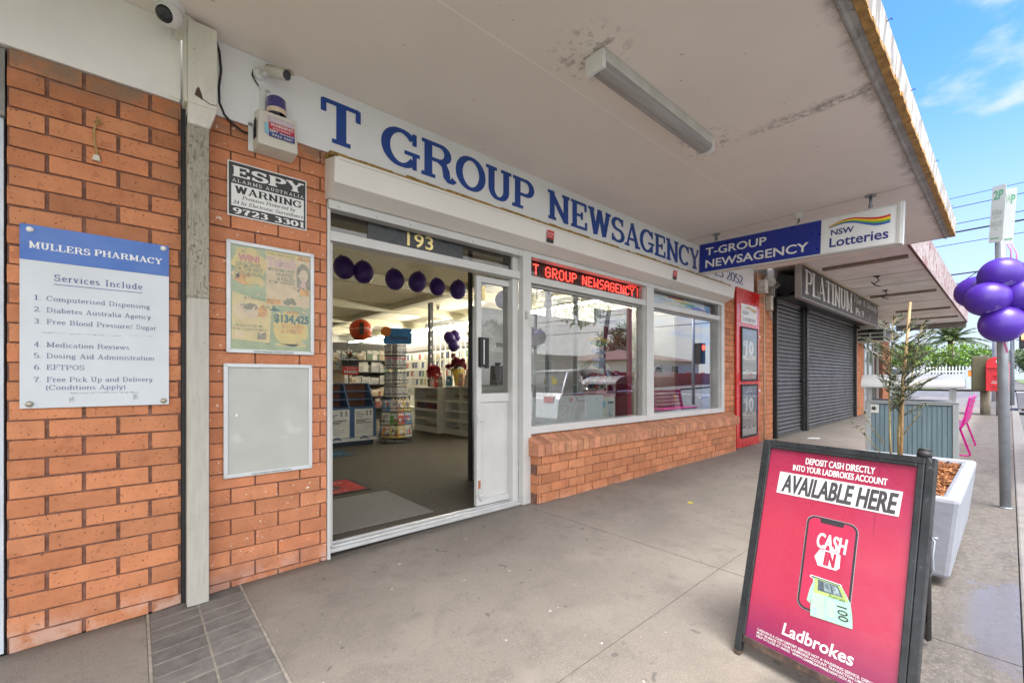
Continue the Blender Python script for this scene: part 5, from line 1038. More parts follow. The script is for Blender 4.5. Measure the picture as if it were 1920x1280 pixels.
# ================================================================== RED LOTTERY PANEL
rp = thing('lottery_display', 'tall glossy red lottery display on the wall at the end of the shop windows', 'panel', (7.63, -.03, .1))
mb = MB(); mb.fbox(WALL, 7.165, .10, 8.098, 2.655, .012, .04); mb.build('panel', red, rp, bevel=.003)
mb = MB(); mb.fbox(WALL, 7.309, 2.105, 7.965, 2.412, .041, .050, 0); mb.text(WALL, 'NSW', 7.37, 7.60, 2.24, 2.30, .052, 1, 'sans'); mb.text(WALL, 'Lotteries', 7.37, 7.90, 2.14, 2.215, .052, 1, 'sans'); wave(WALL, 7.45, 7.93, 2.345, .09, .052, (2, 3, 4), .016)
mb.build('logo_plate', [white, text_grey, M('faded_gold', (.55, .33, .10), .5), M('faded_amber', (.62, .48, .15), .5), M('faded_grey', (.35, .38, .36), .5)], rp, bevel=.004)
def lotto(b0, b1, label, light):
    t = thing('jackpot_poster', label, 'poster', (7.65, -.05, b0)); a0, a1 = 7.309, 7.982
    mb = MB(); mb.frame(WALL, a0, b0, a1, b1, .028, .041, .062); mb.build('frame', blackm, t, bevel=.003)
    h = b1 - b0; mb = MB(); mb.quad(WALL, a0 + .028, b0 + .028, a1 - .028, b0 + .20 * h * .85, .046, 1); mb.quad(WALL, a0 + .028, b0 + .17 * h, a1 - .028, b1 - .028, .046, 0)
    mb.poly(WALL, [(7.645 + .13 * math.cos(R(q)), b0 + .155 * h + .085 * math.sin(R(q))) for q in range(0, 181, 15)], .0465, None, 1); mb.poly(WALL, [(7.645 + .10 * math.cos(R(q)), b0 + .150 * h + .065 * math.sin(R(q))) for q in range(0, 181, 15)], .0468, None, 0); mb.text(WALL, 'lotto', 7.58, 7.71, b0 + .155 * h, b0 + .195 * h, .0472, 1, 'sans', .02)
    mb.text(WALL, '10', 7.49, 7.83, b0 + .50 * h, b0 + .73 * h, .0472, 1, 'sans', .06); mb.text(WALL, '$', 7.40, 7.47, b0 + .66 * h, b0 + .74 * h, .0472, 1, 'sans', .03); mb.text(WALL, 'MILLION', 7.37, 7.91, b0 + .40 * h, b0 + .475 * h, .0472, 1, 'sans', .05); mb.text(WALL, 'THIS THURSDAY', 7.42, 7.87, b0 + .345 * h, b0 + .375 * h, .0472, 2, 'sans', .02); mb.text(WALL, 'Saturday', 7.53, 7.78, b0 + .86 * h, b0 + .89 * h, .0472, 2, 'sans', .02); mb.text(WALL, 'LOTTO', 7.55, 7.76, b0 + .89 * h, b0 + .925 * h, .0472, 2, 'sans', .02)
    rs = random.Random(b1)
    for k in range(9): mb.poly(WALL, [(7.36 + rs.uniform(0, .55) + .05 * math.cos(q), b0 + h * (.23 + .03 * math.sin(q)) + rs.uniform(0, .03)) for q in (0, 1, 2.2, 3.5, 4.6, 5.5)], .0466 + k * .00005, None, 3)
    mb.build('print', [M('poster_black', (.028, .03, .034), .4, var=.3, vscale=4), white, M('poster_violet', (.42, .32, .46), .5), M('poster_grey', (.10, .105, .115), .5)], t)
    mb = MB(); mb.quad(WALL, a0 + .026, b0 + .026, a1 - .026, b1 - .026, .056); mb.build('cover_sheet', glass_mat('poster_cover', (.97, .97, .97), 1.0 + light), t)
lotto(1.166, 2.040, 'upper black jackpot poster with white 10 million lettering on the red panel', .9)
lotto(.250, 1.112, 'lower black jackpot poster with white 10 million lettering on the red panel', .25)

# ================================================================== SHOP INTERIOR
tl = None
for k in range(9):
    y = 1.9 + 1.50 * k
    if tl is None:
        tl = thing('tube_light', '', 'ceiling light', (6.55, y, 2.66), 'lit tube lights along the shop ceiling')
        mb = MB(); mb.box(6.51, y - .72, 2.68, 6.59, y + .72, 2.73); mb.build('batten', shelf_w, tl); mb = MB(); mb.cyl((6.55, y - .72, 2.655), (6.55, y + .72, 2.655), .02, n=8); mb.build('tube', tube_m, tl)
        t_ = tl
    else: t_ = dup(tl, (6.55, y, 2.66))
    t_['label'] = 'lit fluorescent tube in the long row above the white shelving'
mb = MB(); mb.fbox(F((0, 0, .102), (1, 0, 0), (0, 1, 0)), 1.05, .26, 1.865, 1.16, 0, .006); tag(rebase(mb.build('door_mat', mat_grey, bevel=.003), (1.4, .7, .1)), 'plain grey door mat just inside the open doorway', 'door mat')
MF = F((0, 0, .103), (1, .03, 0), (-.03, 1, 0))
mb = MB(); mb.fbox(MF, 1.06, 1.26, 1.82, 1.85, 0, .006, 0); mb.fbox(MF, 1.09, 1.29, 1.79, 1.82, .006, .0065, 1); mb.poly(MF, [(1.40 + .22 * math.cos(6.2832 * i / 18), 1.52 + .10 * math.sin(6.2832 * i / 18)) for i in range(18)], .007, None, 0)
mb.text(MF, 'CASH', 1.12, 1.36, 1.48, 1.56, .0078, 2, 'sans', .02); mb.text(MF, 'IN', 1.42, 1.54, 1.48, 1.56, .0078, 2, 'sans', .02); mb.text(MF, 'available', 1.30, 1.70, 1.68, 1.74, .0078, 2); mb.text(MF, 'here', 1.45, 1.62, 1.34, 1.39, .0078, 2)
tag(rebase(mb.build('door_mat', [blackm, M('mat_red', (.42, .03, .025), .9), M('mat_print', (.50, .45, .42), .9)]), (1.44, 1.55, .1)), 'red printed floor mat lying beyond the grey door mat', 'door mat')
mb = MB(); mb.box(1.5, 3.35, .102, 2.40, 3.95, .108); mb.text(F((0, 0, .108), (1, 0, 0), (0, 1, 0)), 'lottery', 1.9, 2.3, 3.55, 3.65, .001, 1); tag(rebase(mb.build('door_mat', [M('mat_blue', (.04, .09, .14), .9), M('mat_blue_print', (.12, .35, .50), .9)]), (1.95, 3.6, .1)), 'dark blue floor mat in front of the newspaper stand', 'door mat')
# newspaper stand
ns = thing('newspaper_stand', 'blue pigeonhole newspaper stand with two white distancing notices on its front', 'stand', (2.3, 4.5, .1)); NY = 4.25; NF = FY(NY)
mb = MB(); mb.box(1.3, NY, .17, 3.12, NY + .6, .72); mb.box(1.3, NY + .03, .1, 3.08, NY + .55, .17, 1)
mb.build('base', [blue_unit, M('stand_navy', (.02, .04, .08), .5)], ns, bevel=.004)
mb = MB()
for x in (1.3, 1.76, 2.22, 2.66, 3.09): mb.hexa([(x, NY + .04, .72), (x + .025, NY + .04, .72), (x + .025, NY + .6, .72), (x, NY + .6, .72), (x, NY + .30, 1.12), (x + .025, NY + .30, 1.12), (x + .025, NY + .6, 1.12), (x, NY + .6, 1.12)])
for k in range(4): z = .72 + k * .133; mb.box(1.3, NY + .04 + .085 * k, z - .008, 3.115, NY + .6, z + .008)
pg = mb.build('pigeonholes', M('stand_blue', (.10, .18, .32), .5), ns); mb = MB(); mb.box(1.3, NY + .42, .73, 3.1, NY + .45, 1.12); mb.build('back_board', cardbrown, pg)
for a0, a1, b0 in ((2.26, 2.66, 0), (2.745, 3.06, 0)):
    mb = MB(); mb.fbox(NF, a0, .235, a1, .70, .002, .008, 0); c = .009; w = a1 - a0
    for st, q0, q1, b in (('Social', .06, .32, .635), ('distancing', .06, .52, .60), ('in-store', .06, .40, .565)): mb.text(NF, st, a0 + q0 * w, a0 + q1 * w, b, b + .026, c, 1, 'sans', .02)
    for k in range(2): mb.cyl(NF.p(a0 + (.66 + .2 * k) * w, .655, c), NF.p(a0 + (.66 + .2 * k) * w, .655, c + .001), .014, n=10, m=1); mb.fbox(NF, a0 + (.62 + .2 * k) * w, .585, a0 + (.71 + .2 * k) * w, .64, c, c + .001, 2)
    rs = random.Random(a0)
    for k in range(11): mb.fbox(NF, a0 + .07 * w, .535 - k * .024, a0 + w * rs.uniform(.55, .92), .541 - k * .024 + (.006 if k in (1, 2, 3) else 0), c, c + .001, 1 if k in (1, 2, 3) else 2)
    mb.build('notice', [M('paper', (.66, .66, .62), .6), black_ink, grey_ink], ns)
mb = MB(); mb.fbox(NF, 1.3, .175, 3.13, .225, .0, .02, 0)
for a in (2.45, 2.90): mb.poly(NF, [(a + .10 * math.cos(R(q)), .205 + .06 * math.sin(R(q))) for q in range(0, 181, 15)], .022, None, 0); mb.poly(NF, [(a + .08 * math.cos(R(q)), .205 + .045 * math.sin(R(q))) for q in range(0, 181, 15)], .0224, None, 1); mb.text(NF, 'lotto', a - .05, a + .05, .208, .232, .0228, 0)
mb.build('base_trim', [M('trim_white', (.62, .63, .62), .5), M('trim_navy', (.03, .07, .16), .5)], ns)
mb = MB(); mb.box(1.3, NY + .55, 1.12, 2.78, NY + .62, 1.36, 0); mb.box(1.3, NY + .40, 1.36, 2.80, NY + .70, 1.38, 1); mb.fbox(FY(NY + .549), 1.9, 1.22, 2.42, 1.275, 0, .004, 2); mb.text(FY(NY + .549), 'Daily Sunday Telegraph', 1.93, 2.39, 1.236, 1.258, .006, 3); mb.build('header_shelf', [tanpanel, offwhite, M('nameplate', (.22, .20, .16), .5), black_ink], ns)
rs = random.Random(5)
mag_cols = [(.50, .48, .42), (.20, .33, .42), (.45, .38, .24), (.35, .18, .12), (.28, .36, .20), (.60, .55, .30), (.14, .13, .12)]
for k, (x, w, h, lab) in enumerate(((1.98, .20, .27, 'pale magazine leaning at the left end of the top shelf'), (2.24, .30, .27, 'busy white and blue magazine on the shelf over the newspaper stand'), (2.56, .20, .20, 'tan magazine tipped over beside the black hanging card'))):
    mb = MB(); fr = F((x, NY + .50, 1.381), (1, 0, .0 if k < 2 else -.3), (0, .22, 1)); mb.fbox(fr, 0, 0, w, h, -.01, 0, 0)
    if k == 1: mb.fbox(fr, .02, h - .05, w - .02, h - .005, .0, .002, 2)
    for j in range(14): a, b = rs.uniform(.01, w - .06), rs.uniform(.02, h - .08); mb.poly(fr, [(a, b), (a + rs.uniform(.02, .06), b + rs.uniform(0, .02)), (a + .05, b + .05), (a + .01, b + .04)], .0015 + j * .0001, None, 1 + j % 4)
    tag(rebase(mb.build('magazine', [M('mag%d' % k, mag_cols[k] if k else (.52, .56, .50), .5), M('mg_a', (.12, .12, .13), .5), M('mg_b', (.22, .42, .50), .5), M('mg_c', (.40, .22, .10), .5), M('mg_d', (.55, .52, .46), .5)]), (x, NY + .5, 1.38)), lab, 'magazine')
cs = thing('counter_sign', 'black party sign over a red card with a small toy on top', 'sign', (2.9, NY + .45, 1.12))
mb = MB(); CF = FY(NY + .40); mb.fbox(CF, 2.68, 1.42, 2.97, 1.57, 0, .01, 0); mb.text(CF, 'Rhythm', 2.66, 2.96, 1.525, 1.56, .012, 1, 'sans', .03); mb.build('black_card', [blackm, white], cs)
mb = MB(); mb.fbox(CF, 2.69, 1.27, 2.97, 1.415, .002, .012, 0); mb.text(CF, 'Number', 2.75, 2.92, 1.375, 1.395, .014, 1)
for k in range(6): mb.fbox(CF, 2.715 + k * .04, 1.30, 2.743 + k * .04, 1.345, .012, .014, 1)
mb.build('red_card', [red_soft, white], cs)
mb = MB(); mb.ell((2.79, NY + .42, 1.74), .028, n=10, m=0); mb.ell((2.79, NY + .40, 1.742), .014, n=8, m=1)
for k in range(26): a = rs.uniform(0, 6.28); r = rs.uniform(.02, .14); mb.tube([(2.82, NY + .45, 1.58), (2.82 + r * math.cos(a), NY + .45 + .05 * math.sin(a * 3), 1.60 + abs(r * math.sin(a)) * .8)], .006, 5, 2 + k % 2)
mb.tube([(2.82, NY + .45, 1.12), (2.82, NY + .45, 1.6)], .008, 6, 1); mb.build('topper', [white, blackm, M('toy_red', (.30, .05, .05), .6), M('toy_green', (.08, .14, .05), .6)], cs)
# spinner rack
RX, RY = 3.46, 4.22
sr = thing('spinner_rack', 'tall revolving card rack with blue header in the middle of the shop', 'spinner rack', (RX, RY, .1))
mb = MB(); mb.cyl((RX, RY, .12), (RX, RY, 1.9), .018)
for t in (.22, .30): mb.tube([(RX + t * math.cos(6.2832 * i / 24), RY + t * math.sin(6.2832 * i / 24), .115) for i in range(24)], .009, 6, closed=True)
for k in range(4): a = k * 1.5708 + .4; mb.tube([(RX, RY, .2), (RX + .2 * math.cos(a), RY + .2 * math.sin(a), .16), (RX + .36 * math.cos(a), RY + .36 * math.sin(a), .11)], .011, 6)
mb.build('stand', blackp, sr)
tz = [(.20, .215, .30), (.43, .205, .30), (.65, .205, .27), (.89, .20, .21), (1.13, .20, .20), (1.39, .19, .20), (1.61, .19, .20)]
mb = MB()
for z, h, r in tz:
    rr = r + .012
    for zz_ in (z - .008, z + .05): mb.tube([(RX + rr * math.cos(R(60 * i + 12)), RY + rr * math.sin(R(60 * i + 12)), zz_) for i in range(6)], .006, 5, closed=True)
    for i in range(6): mb.tube([(RX, RY, z - .008), (RX + rr * math.cos(R(60 * i + 12)), RY + rr * math.sin(R(60 * i + 12)), z - .008)], .005, 5)
mb.build('wire_tray', blackm, sr)
mb = MB(); hd = F((RX - .03, RY - .14, 1.835), (1, 0, 0), (0, -.05, 1)); hd.u = Vector((.83, -.56, 0)).normalized(); hd.n = hd.u.cross(hd.v).normalized()
pts = []
for cx, cy, a0 in ((.20, .20, 0), (-.20, .20, 90), (-.20, .0, 180), (.20, .0, 270)):
    for t in range(0, 91, 30): pts.append((cx + .035 * math.cos(R(a0 + t)), cy + .035 * math.sin(R(a0 + t)) + .0))
mb.poly(hd, pts, -.008, 0, 0); mb.text(hd, 'Sudoku', -.13, .16, .05, .11, .003, 1, 'sans', .04); mb.poly(hd, [(-.20 + .085 * math.cos(6.2832 * i / 20), .18 + .085 * math.sin(6.2832 * i / 20)) for i in range(20)], .001, .006, 2)
mb.build('header', [M('header_blue', (.05, .26, .66), .4), M('header_navy', (.05, .06, .20), .5), M('header_orange', (.78, .22, .04), .4)], sr)
card_tones = [(.55, .54, .50), (.48, .42, .40), (.60, .58, .52), (.42, .44, .46), (.58, .50, .48), (.50, .52, .50)]
book_tones = [(.62, .40, .05), (.58, .56, .50), (.14, .32, .07), (.48, .08, .06), (.12, .26, .48), (.66, .60, .52), (.50, .28, .08), (.60, .50, .14)]
pm = {}
tier_words = ['bottom', 'second lowest', 'third lowest', 'middle', 'third highest', 'second highest', 'top']
for ti, (z, h, r) in enumerate(tz):
    tones = book_tones if ti < 3 else card_tones
    for i in range(6):
        am = R(60 * i + 42)                     # face normal direction
        nrm = Vector((math.cos(am), math.sin(am), 0))
        if nrm.dot(Vector((-.43, -.9, 0))) < -.05: continue
        cen = Vector((RX, RY, z)) + nrm * (r * .866 + .004); tilt = .16 if ti < 3 else .03
        fr = F(cen, Vector((-nrm.y, nrm.x, 0)), Vector((-nrm.x * tilt, -nrm.y * tilt, 1)))
        for j in range(2):
            w = r * .48; a0 = -w + j * (w + .004); k = (ti * 3 + i * 2 + j) % len(tones); mb = MB(); q = random.Random(ti * 100 + i * 10 + j)
            mb.fbox(fr, a0, 0, a0 + w - .004, h * q.uniform(.92, 1.0), -.008, 0, 0)
            if ti < 3:
                mb.fbox(fr, a0 + .01, h * .72, a0 + w - .014, h * .88, 0, .0015, 1)
                for n in range(7): a, b = a0 + q.uniform(.01, w * .6), q.uniform(.02, h * .55); mb.poly(fr, [(a, b), (a + w * .35, b + q.uniform(-.01, .02)), (a + w * .25, b + .06), (a + .01, b + .05)], .001 + n * .0002, None, q.choice((1, 2, 3, 4)))
            else:
                mb.fbox(fr, a0, h * .80, a0 + w - .004, h * .93, 0, .0012, 5 if ti == 5 else 2)
                for n in range(24): a, b = a0 + q.uniform(.006, w - .03), q.uniform(.01, h * .72); mb.poly(fr, [(a, b), (a + .015, b), (a + .015, b + .010), (a, b + .010)], .001, None, q.choice((2, 3, 2, 6)))
            o = mb.build('greeting_card' if ti >= 3 else 'puzzle_book', [M('cd_%d_%d' % (ti >= 3, k), tones[k], .4, var=.2, vscale=40), M('cd_white', (.62, .60, .55), .5), M('cd_dark', (.16, .15, .17), .5), M('cd_grey', (.34, .33, .34), .5), M('cd_red', (.50, .08, .10), .5), M('cd_pink', (.48, .06, .16), .5), M('cd_silver', (.62, .63, .66), .25, metal=.6)])
            tag(rebase(o, cen), ('%s on the %s tier of the revolving rack' % ('patterned packet' if ti >= 3 else 'colourful puzzle book', tier_words[ti])), 'card' if ti >= 3 else 'book', '%s tier of the revolving rack' % tier_words[ti])
# orange paper lantern
pl = thing('paper_lantern', 'round orange lantern with black number 1 hanging over the newspaper stand', 'lantern', (3.15, 5.0, 2.1))
mb = MB(); mb.ell((3.15, 5.0, 2.1), .20, n=24); mb.build('globe', M('lantern_orange', (.62, .065, .012), .4, var=.08), pl)
dirn = (Vector((0, -2.87, 1.2)) - Vector((3.15, 5, 2.1))); dirn.z = 0; dirn.normalize(); LFm = F(Vector((3.15, 5, 2.1)) + dirn * .198, Vector((-dirn.y, dirn.x, 0)), (0, 0, 1))
mb = MB(); mb.text(LFm, '1', -.025, .05, -.085, .10, .004, 0, 'sans', .05); mb.build('number', black_ink, pl)
mb = MB(); mb.tube([(3.15 + .201 * math.cos(6.2832 * i / 32), 5 + .201 * math.sin(6.2832 * i / 32), 2.115 + .012 * math.sin(6.2832 * i / 32 * 3)) for i in range(32)], .004, 5, closed=True); mb.tube([(3.15, 5, 2.3), (3.15, 5, 2.98)], .0025, 5); mb.build('band', white, pl)
# balloons inside the door
def balloon(name, r, label, mat_, loc, group, rot=(0, 0, 0), writing=False):
    o = bpy.data.objects.new(name, None); COL.objects.link(o); o.location = loc; o.rotation_euler = rot; ORG[o.name] = (0, 0, 0); tag(o, label, 'balloon', group)
    prof = []
    for i in range(19):
        t = math.pi * i / 18; prof.append((r * math.sin(t) * (1 - .10 * (1 + math.cos(t)) * .5) + .0005, -r * 1.10 * math.cos(t)))
    prof = [(.010, -r * 1.19), (.004, -r * 1.135), (.016, -r * 1.09)] + prof[2:]
    mb = MB(); mb.lathe(prof, n=28); mb.build('skin', mat_, o)
    mb = MB(); mb.lathe([(.004, -r * 1.15), (.012, -r * 1.20), (.015, -r * 1.205)], n=10); mb.build('knot', mat_, o)
    return o
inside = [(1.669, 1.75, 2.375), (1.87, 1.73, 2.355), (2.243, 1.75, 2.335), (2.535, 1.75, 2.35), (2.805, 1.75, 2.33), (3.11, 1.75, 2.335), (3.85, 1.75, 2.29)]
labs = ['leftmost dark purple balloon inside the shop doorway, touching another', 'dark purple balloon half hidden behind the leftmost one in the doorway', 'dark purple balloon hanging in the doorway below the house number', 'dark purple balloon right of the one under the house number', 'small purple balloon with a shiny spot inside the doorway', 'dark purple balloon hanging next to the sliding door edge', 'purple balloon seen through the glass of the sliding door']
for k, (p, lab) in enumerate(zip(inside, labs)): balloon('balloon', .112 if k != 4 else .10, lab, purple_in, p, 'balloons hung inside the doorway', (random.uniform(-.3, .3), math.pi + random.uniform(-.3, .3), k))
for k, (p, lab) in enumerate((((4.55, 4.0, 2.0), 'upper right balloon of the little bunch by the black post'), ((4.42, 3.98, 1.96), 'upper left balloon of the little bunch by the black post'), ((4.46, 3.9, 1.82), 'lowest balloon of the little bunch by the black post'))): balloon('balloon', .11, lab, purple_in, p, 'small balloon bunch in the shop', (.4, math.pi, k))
# shelving, post, cameras, gate, slatwall
bp = thing('black_post', 'slim black slotted post from shelving to ceiling in the middle of the shop', 'post', (5.2, 6.0, .1))
mb = MB(); mb.box(5.16, 5.96, .1, 5.25, 6.04, 2.975); mb.build('upright', blackm, bp); mb = MB()
for k in range(9): mb.box(5.18, 5.955, .9 + .2 * k, 5.20, 5.959, .96 + .2 * k)
mb.build('slot', silver, bp)
mb = MB(); mb.box(2.735, .95, .1, 2.76, 1.0, 2.8); tag(rebase(mb.build('black_post', blackm), (2.73, .97, .1)), 'dark upright standing just behind the edge of the sliding door', 'post')
for p, lab in (((5.45, 6.05, 2.90), 'white dome camera on the ceiling beside the black post'), ((2.35, 4.35, 2.5), 'small dark ball camera left of the orange lantern')):
    dm = thing('dome_camera', lab, 'security camera', p); wht = 'white' in lab
    mb = MB(); mb.cyl((p[0], p[1], p[2]), (p[0], p[1], p[2] + .06), .05); mb.ell((p[0], p[1], p[2] - .01), .055, n=14); mb.build('housing', shelf_w if wht else blackm, dm); mb = MB(); mb.ell((p[0] - .03, p[1] - .045, p[2] - .02), .022, n=8); mb.build('lens', blackm, dm)
    if not wht: mb = MB(); mb.tube([(p[0], p[1], p[2] + .06), (p[0], p[1], 2.8)], .008); mb.build('stem', shelf_w, dm)
def gondola(x0, y0, y1, h, label, cols, extra):
    t = thing('shelf_unit', label, 'shelf', (x0, (y0 + y1) / 2, .1))
    mb = MB(); mb.box(x0 + .30, y0, .1, x0 + .33, y1, h); mb.box(x0, y0, .1, x0 + .60, y0 + .025, h); mb.box(x0, y1 - .025, .1, x0 + .60, y1, h); mb.box(x0 - .01, y0 - .01, h, x0 + .62, y1 + .01, h + .025); mb.box(x0 + .02, y0 + .025, .1, x0 + .30, y1 - .025, .19); mb.build('carcass', shelf_w, t, bevel=.004)
    for k in range(4): mb = MB(); z = .19 + k * (h - .2) / 4.4; mb.box(x0 + .01, y0 + .026, z, x0 + .299, y1 - .026, z + .018); mb.hexa([(x0 - .005, y0 + .026, z - .02), (x0 + .012, y0 + .026, z - .02), (x0 + .012, y1 - .026, z - .02), (x0 - .005, y1 - .026, z - .02), (x0 - .005, y0 + .026, z + .03), (x0 + .008, y0 + .026, z + .03), (x0 + .008, y1 - .026, z + .03), (x0 - .005, y1 - .026, z + .03)]); mb.build('shelf', shelf_w, t)
    if cols: mb = MB(); mb.box(x0 + .01, (y0 + y1) / 2 - .012, .19, x0 + .299, (y0 + y1) / 2 + .012, h - .001); mb.build('divider', shelf_w, t)
gondola(4.58, 4.66, 5.62, 1.0, 'white shelf unit with a dark row of goods, under the red bouquet', 0, 1)
gondola(4.72, 3.55, 4.63, 1.03, 'white divided shelf unit nearest the sliding door, below the tall bouquet', 1, 0)
rs = random.Random(8)
mk = {}
for k in range(26):
    y = 5.55 - k * .033; cn = rs.choice(['black', 'dark red', 'violet'])
    if cn not in mk:
        mb = MB(); mb.box(-.02, -.013, 0, .03, .013, .11); mb.cyl((0, 0, .11), (0, 0, .13), .009, n=8); o = mb.build('bottle', M('bottle_' + cn, {'black': (.03, .025, .03), 'dark red': (.20, .03, .04), 'violet': (.12, .04, .16)}[cn], .3)); mk[cn] = o
    else: o = mk[cn].copy(); COL.objects.link(o)
    o.location = (4.63, y, .585); tag(o, cn + ' little bottle in the row on the white shelf unit', 'bottle', cn + ' bottles on the shelf unit')
for (x, y, z, w, d, h, col_, lab) in ((4.80, 4.0, .83, .2, .40, .05, (.14, .28, .14), 'green topped stack of papers on the divided shelf unit'), (4.68, 4.9, .80, .22, .4, .04, (.45, .42, .36), 'pale papers on the top shelf under the red bouquet'), (4.80, 3.66, .80, .2, .3, .09, (.20, .17, .16), 'dark bundle on the divided shelf unit by the door')):
    mb = MB()
    for k in range(4): j = rs.uniform(-.02, .02); mb.box(x + j, y + j, z + h * k / 4, x + w + j, y + d + j, z + h * (k + 1) / 4 - .002, k % 2)
    tag(rebase(mb.build('paper_stack', [M('ps%d' % int(y * 100), col_, .6), M('ps_red', (.35, .10, .08), .6)]), (x, y, z)), lab, 'papers')
def bouquet(x, y, z, label, petals, wrap, big):
    t = thing('bouquet', label, 'bouquet', (x, y, z))
    mb = MB(); mb.lathe([(.05, 0), (.06, .02), (.085 if big else .11, .20), (.16 if big else .13, .34 if big else .24)], (x, y, z), n=14); mb.build('wrapping', wrap, t)
    mb = MB(); mg = MB(); top = z + (.46 if big else .30)
    for k in range(24 if big else 34):
        c = Vector((x, y, top)) + Vector((rs.gauss(0, .085), rs.gauss(0, .085), rs.gauss(0, .065)))
        for _ in range(22): leaf(mb, c, rnd_dir() + Vector((0, 0, .5)), .065, .055, 0, rs.uniform(.6, 1.3))
    for k in range(60): leaf(mg, Vector((x, y, top - .08)) + rnd_dir() * rs.uniform(.02, .18), rnd_dir() + Vector((0, 0, .3)), .10, .035, 0, rs.uniform(.6, 1.2))
    mb.build('petals', petals, t); mg.build('leaves', leaf_tree, t)
petal_red = M('petal_red', (.30, .012, .025), .5, tint=True); petal_dark = M('petal_dark', (.22, .01, .03), .5, tint=True)
bouquet(4.86, 5.30, 1.027, 'red flowers in clear wrapping on the far white shelf unit', petal_red, M('wrap_clear', (.38, .28, .26), .3), False)
bouquet(4.92, 4.45, 1.057, 'tall dark red bouquet in yellow wrapping on the nearer shelf unit', petal_dark, M('wrap_yellow', (.50, .36, .06), .4, var=.2, vscale=20), True)
for (x, y, z, w, d, h, col_, lab) in ((4.74, 4.86, 1.027, .06, .22, .24, (.58, .03, .04), 'bright red gift bag between the two bouquets'), (4.80, 4.54, 1.057, .05, .18, .20, (.03, .22, .42), 'blue gift box at the foot of the tall bouquet'), (4.80, 4.12, 1.057, .10, .16, .24, (.52, .30, .20), 'striped peach box right of the tall bouquet'), (4.80, 3.86, 1.057, .14, .2, .22, (.45, .42, .36), 'pale wrapped gift at the end of the nearer shelf unit'), (4.70, 4.70, 1.027, .03, .16, .22, (.30, .26, .22), 'framed picture propped beside the red gift bag')):
    mb = MB(); mb.hexa([(x, y, z), (x + w, y, z), (x + w, y + d, z), (x, y + d, z), (x + .02, y + .01, z + h), (x + w - .01, y + .01, z + h), (x + w - .01, y + d - .01, z + h), (x + .02, y + d - .01, z + h)], 0); mb.hexa([(x + .02, y + d * .3, z + h), (x + .03, y + d * .3, z + h), (x + .03, y + d * .7, z + h), (x + .02, y + d * .7, z + h), (x + .02, y + d * .4, z + h + .04), (x + .03, y + d * .4, z + h + .04), (x + .03, y + d * .6, z + h + .04), (x + .02, y + d * .6, z + h + .04)], 1); mb.add([(x - .0005 + .007, y + d * .25, z + h * .3), (x + .007, y + d * .7, z + h * .3), (x + .012, y + d * .7, z + h * .65), (x + .012, y + d * .25, z + h * .65)], [(0, 3, 2, 1)], 1)
    tag(rebase(mb.build('gift', [M('gift' + lab[:6], col_, .4, var=.15, vscale=30), M('gift_trim', (.62, .58, .50), .5)]), (x, y, z)), lab, 'gift')
gt = thing('security_gate', 'tall white barred security gate folded open behind the shelving', 'gate', (6.4, 7.0, .1))
mb = MB(); GF = FY(7.0); mb.frame(GF, 5.75, .12, 6.55, 2.38, .07, -.05, 0); mb.build('frame', shelf_w, gt); mb = MB(); mb.frame(GF, 6.57, .12, 7.08, 2.30, .07, -.05, 0); mb.build('frame', shelf_w, gt)
for a in (5.95, 6.1, 6.25, 6.40, 6.74, 6.9): mb = MB(); mb.cyl((a, 7.02, .19), (a, 7.02, 2.31 if a < 6.5 else 2.23), .014, n=8); mb.build('bar', shelf_w, gt)
sw_ = thing('slatwall', 'pale slatted display wall hung with small goods along the side of the shop', 'display wall', (7.08, 9, .1))
mb = MB()
for k in range(20): mb.box(7.06, 3.0, .3 + k * .09, 7.118, 14.8, .382 + k * .09)
mb.build('slat_panel', M('slat_cream', (.50, .48, .39), .6), sw_)
mb = MB(); mb.box(6.72, 3.0, .1, 7.118, 14.8, .30); mb.build('plinth', shelf_w, sw_)
mb = MB(); mb.box(7.02, 3.0, 2.105, 7.118, 14.8, 2.26); mb.build('header_rail', M('header_dark', (.10, .09, .08), .7), sw_)
pkc = {'grey': (.32, .32, .31), 'dark blue': (.06, .07, .13), 'tan': (.36, .28, .17), 'white': (.52, .50, .44), 'black': (.05, .05, .05), 'red': (.24, .07, .06), 'green': (.12, .17, .10)}
pk = {}
for k in range(150):
    cn = rs.choice(list(pkc)); 
    if cn not in pk: mb = MB(); mb.box(-.02, -.06, -.16, .0, .06, 0); mb.box(-.03, -.008, 0, .05, .008, .02); o = mb.build('hanging_packet', M('hp_' + cn, pkc[cn], .5)); pk[cn] = o
    else: o = pk[cn].copy(); COL.objects.link(o)
    row = k % 6; o.location = (7.02 - rs.uniform(0, .1), 6.8 + (k // 6) * .26 + rs.uniform(-.04, .04), 1.98 - row * .27); tag(o, cn + ' packet hanging on the long slatted wall of the shop', 'packet', cn + ' packets on the slatted wall')
ds = thing('dark_shelving', 'dark display shelving filled with magazines at the back of the shop', 'shelf', (4.4, 9, .1))
mb = MB(); mb.box(2.9, 8.6, .1, 5.6, 9.0, 2.15); mb.build('carcass', shop_dark, ds)
for k in range(5): mb = MB(); mb.box(2.95, 8.3, .4 + .32 * k, 5.55, 8.599, .42 + .32 * k); mb.build('shelf', shop_dark, ds)
bk = {}
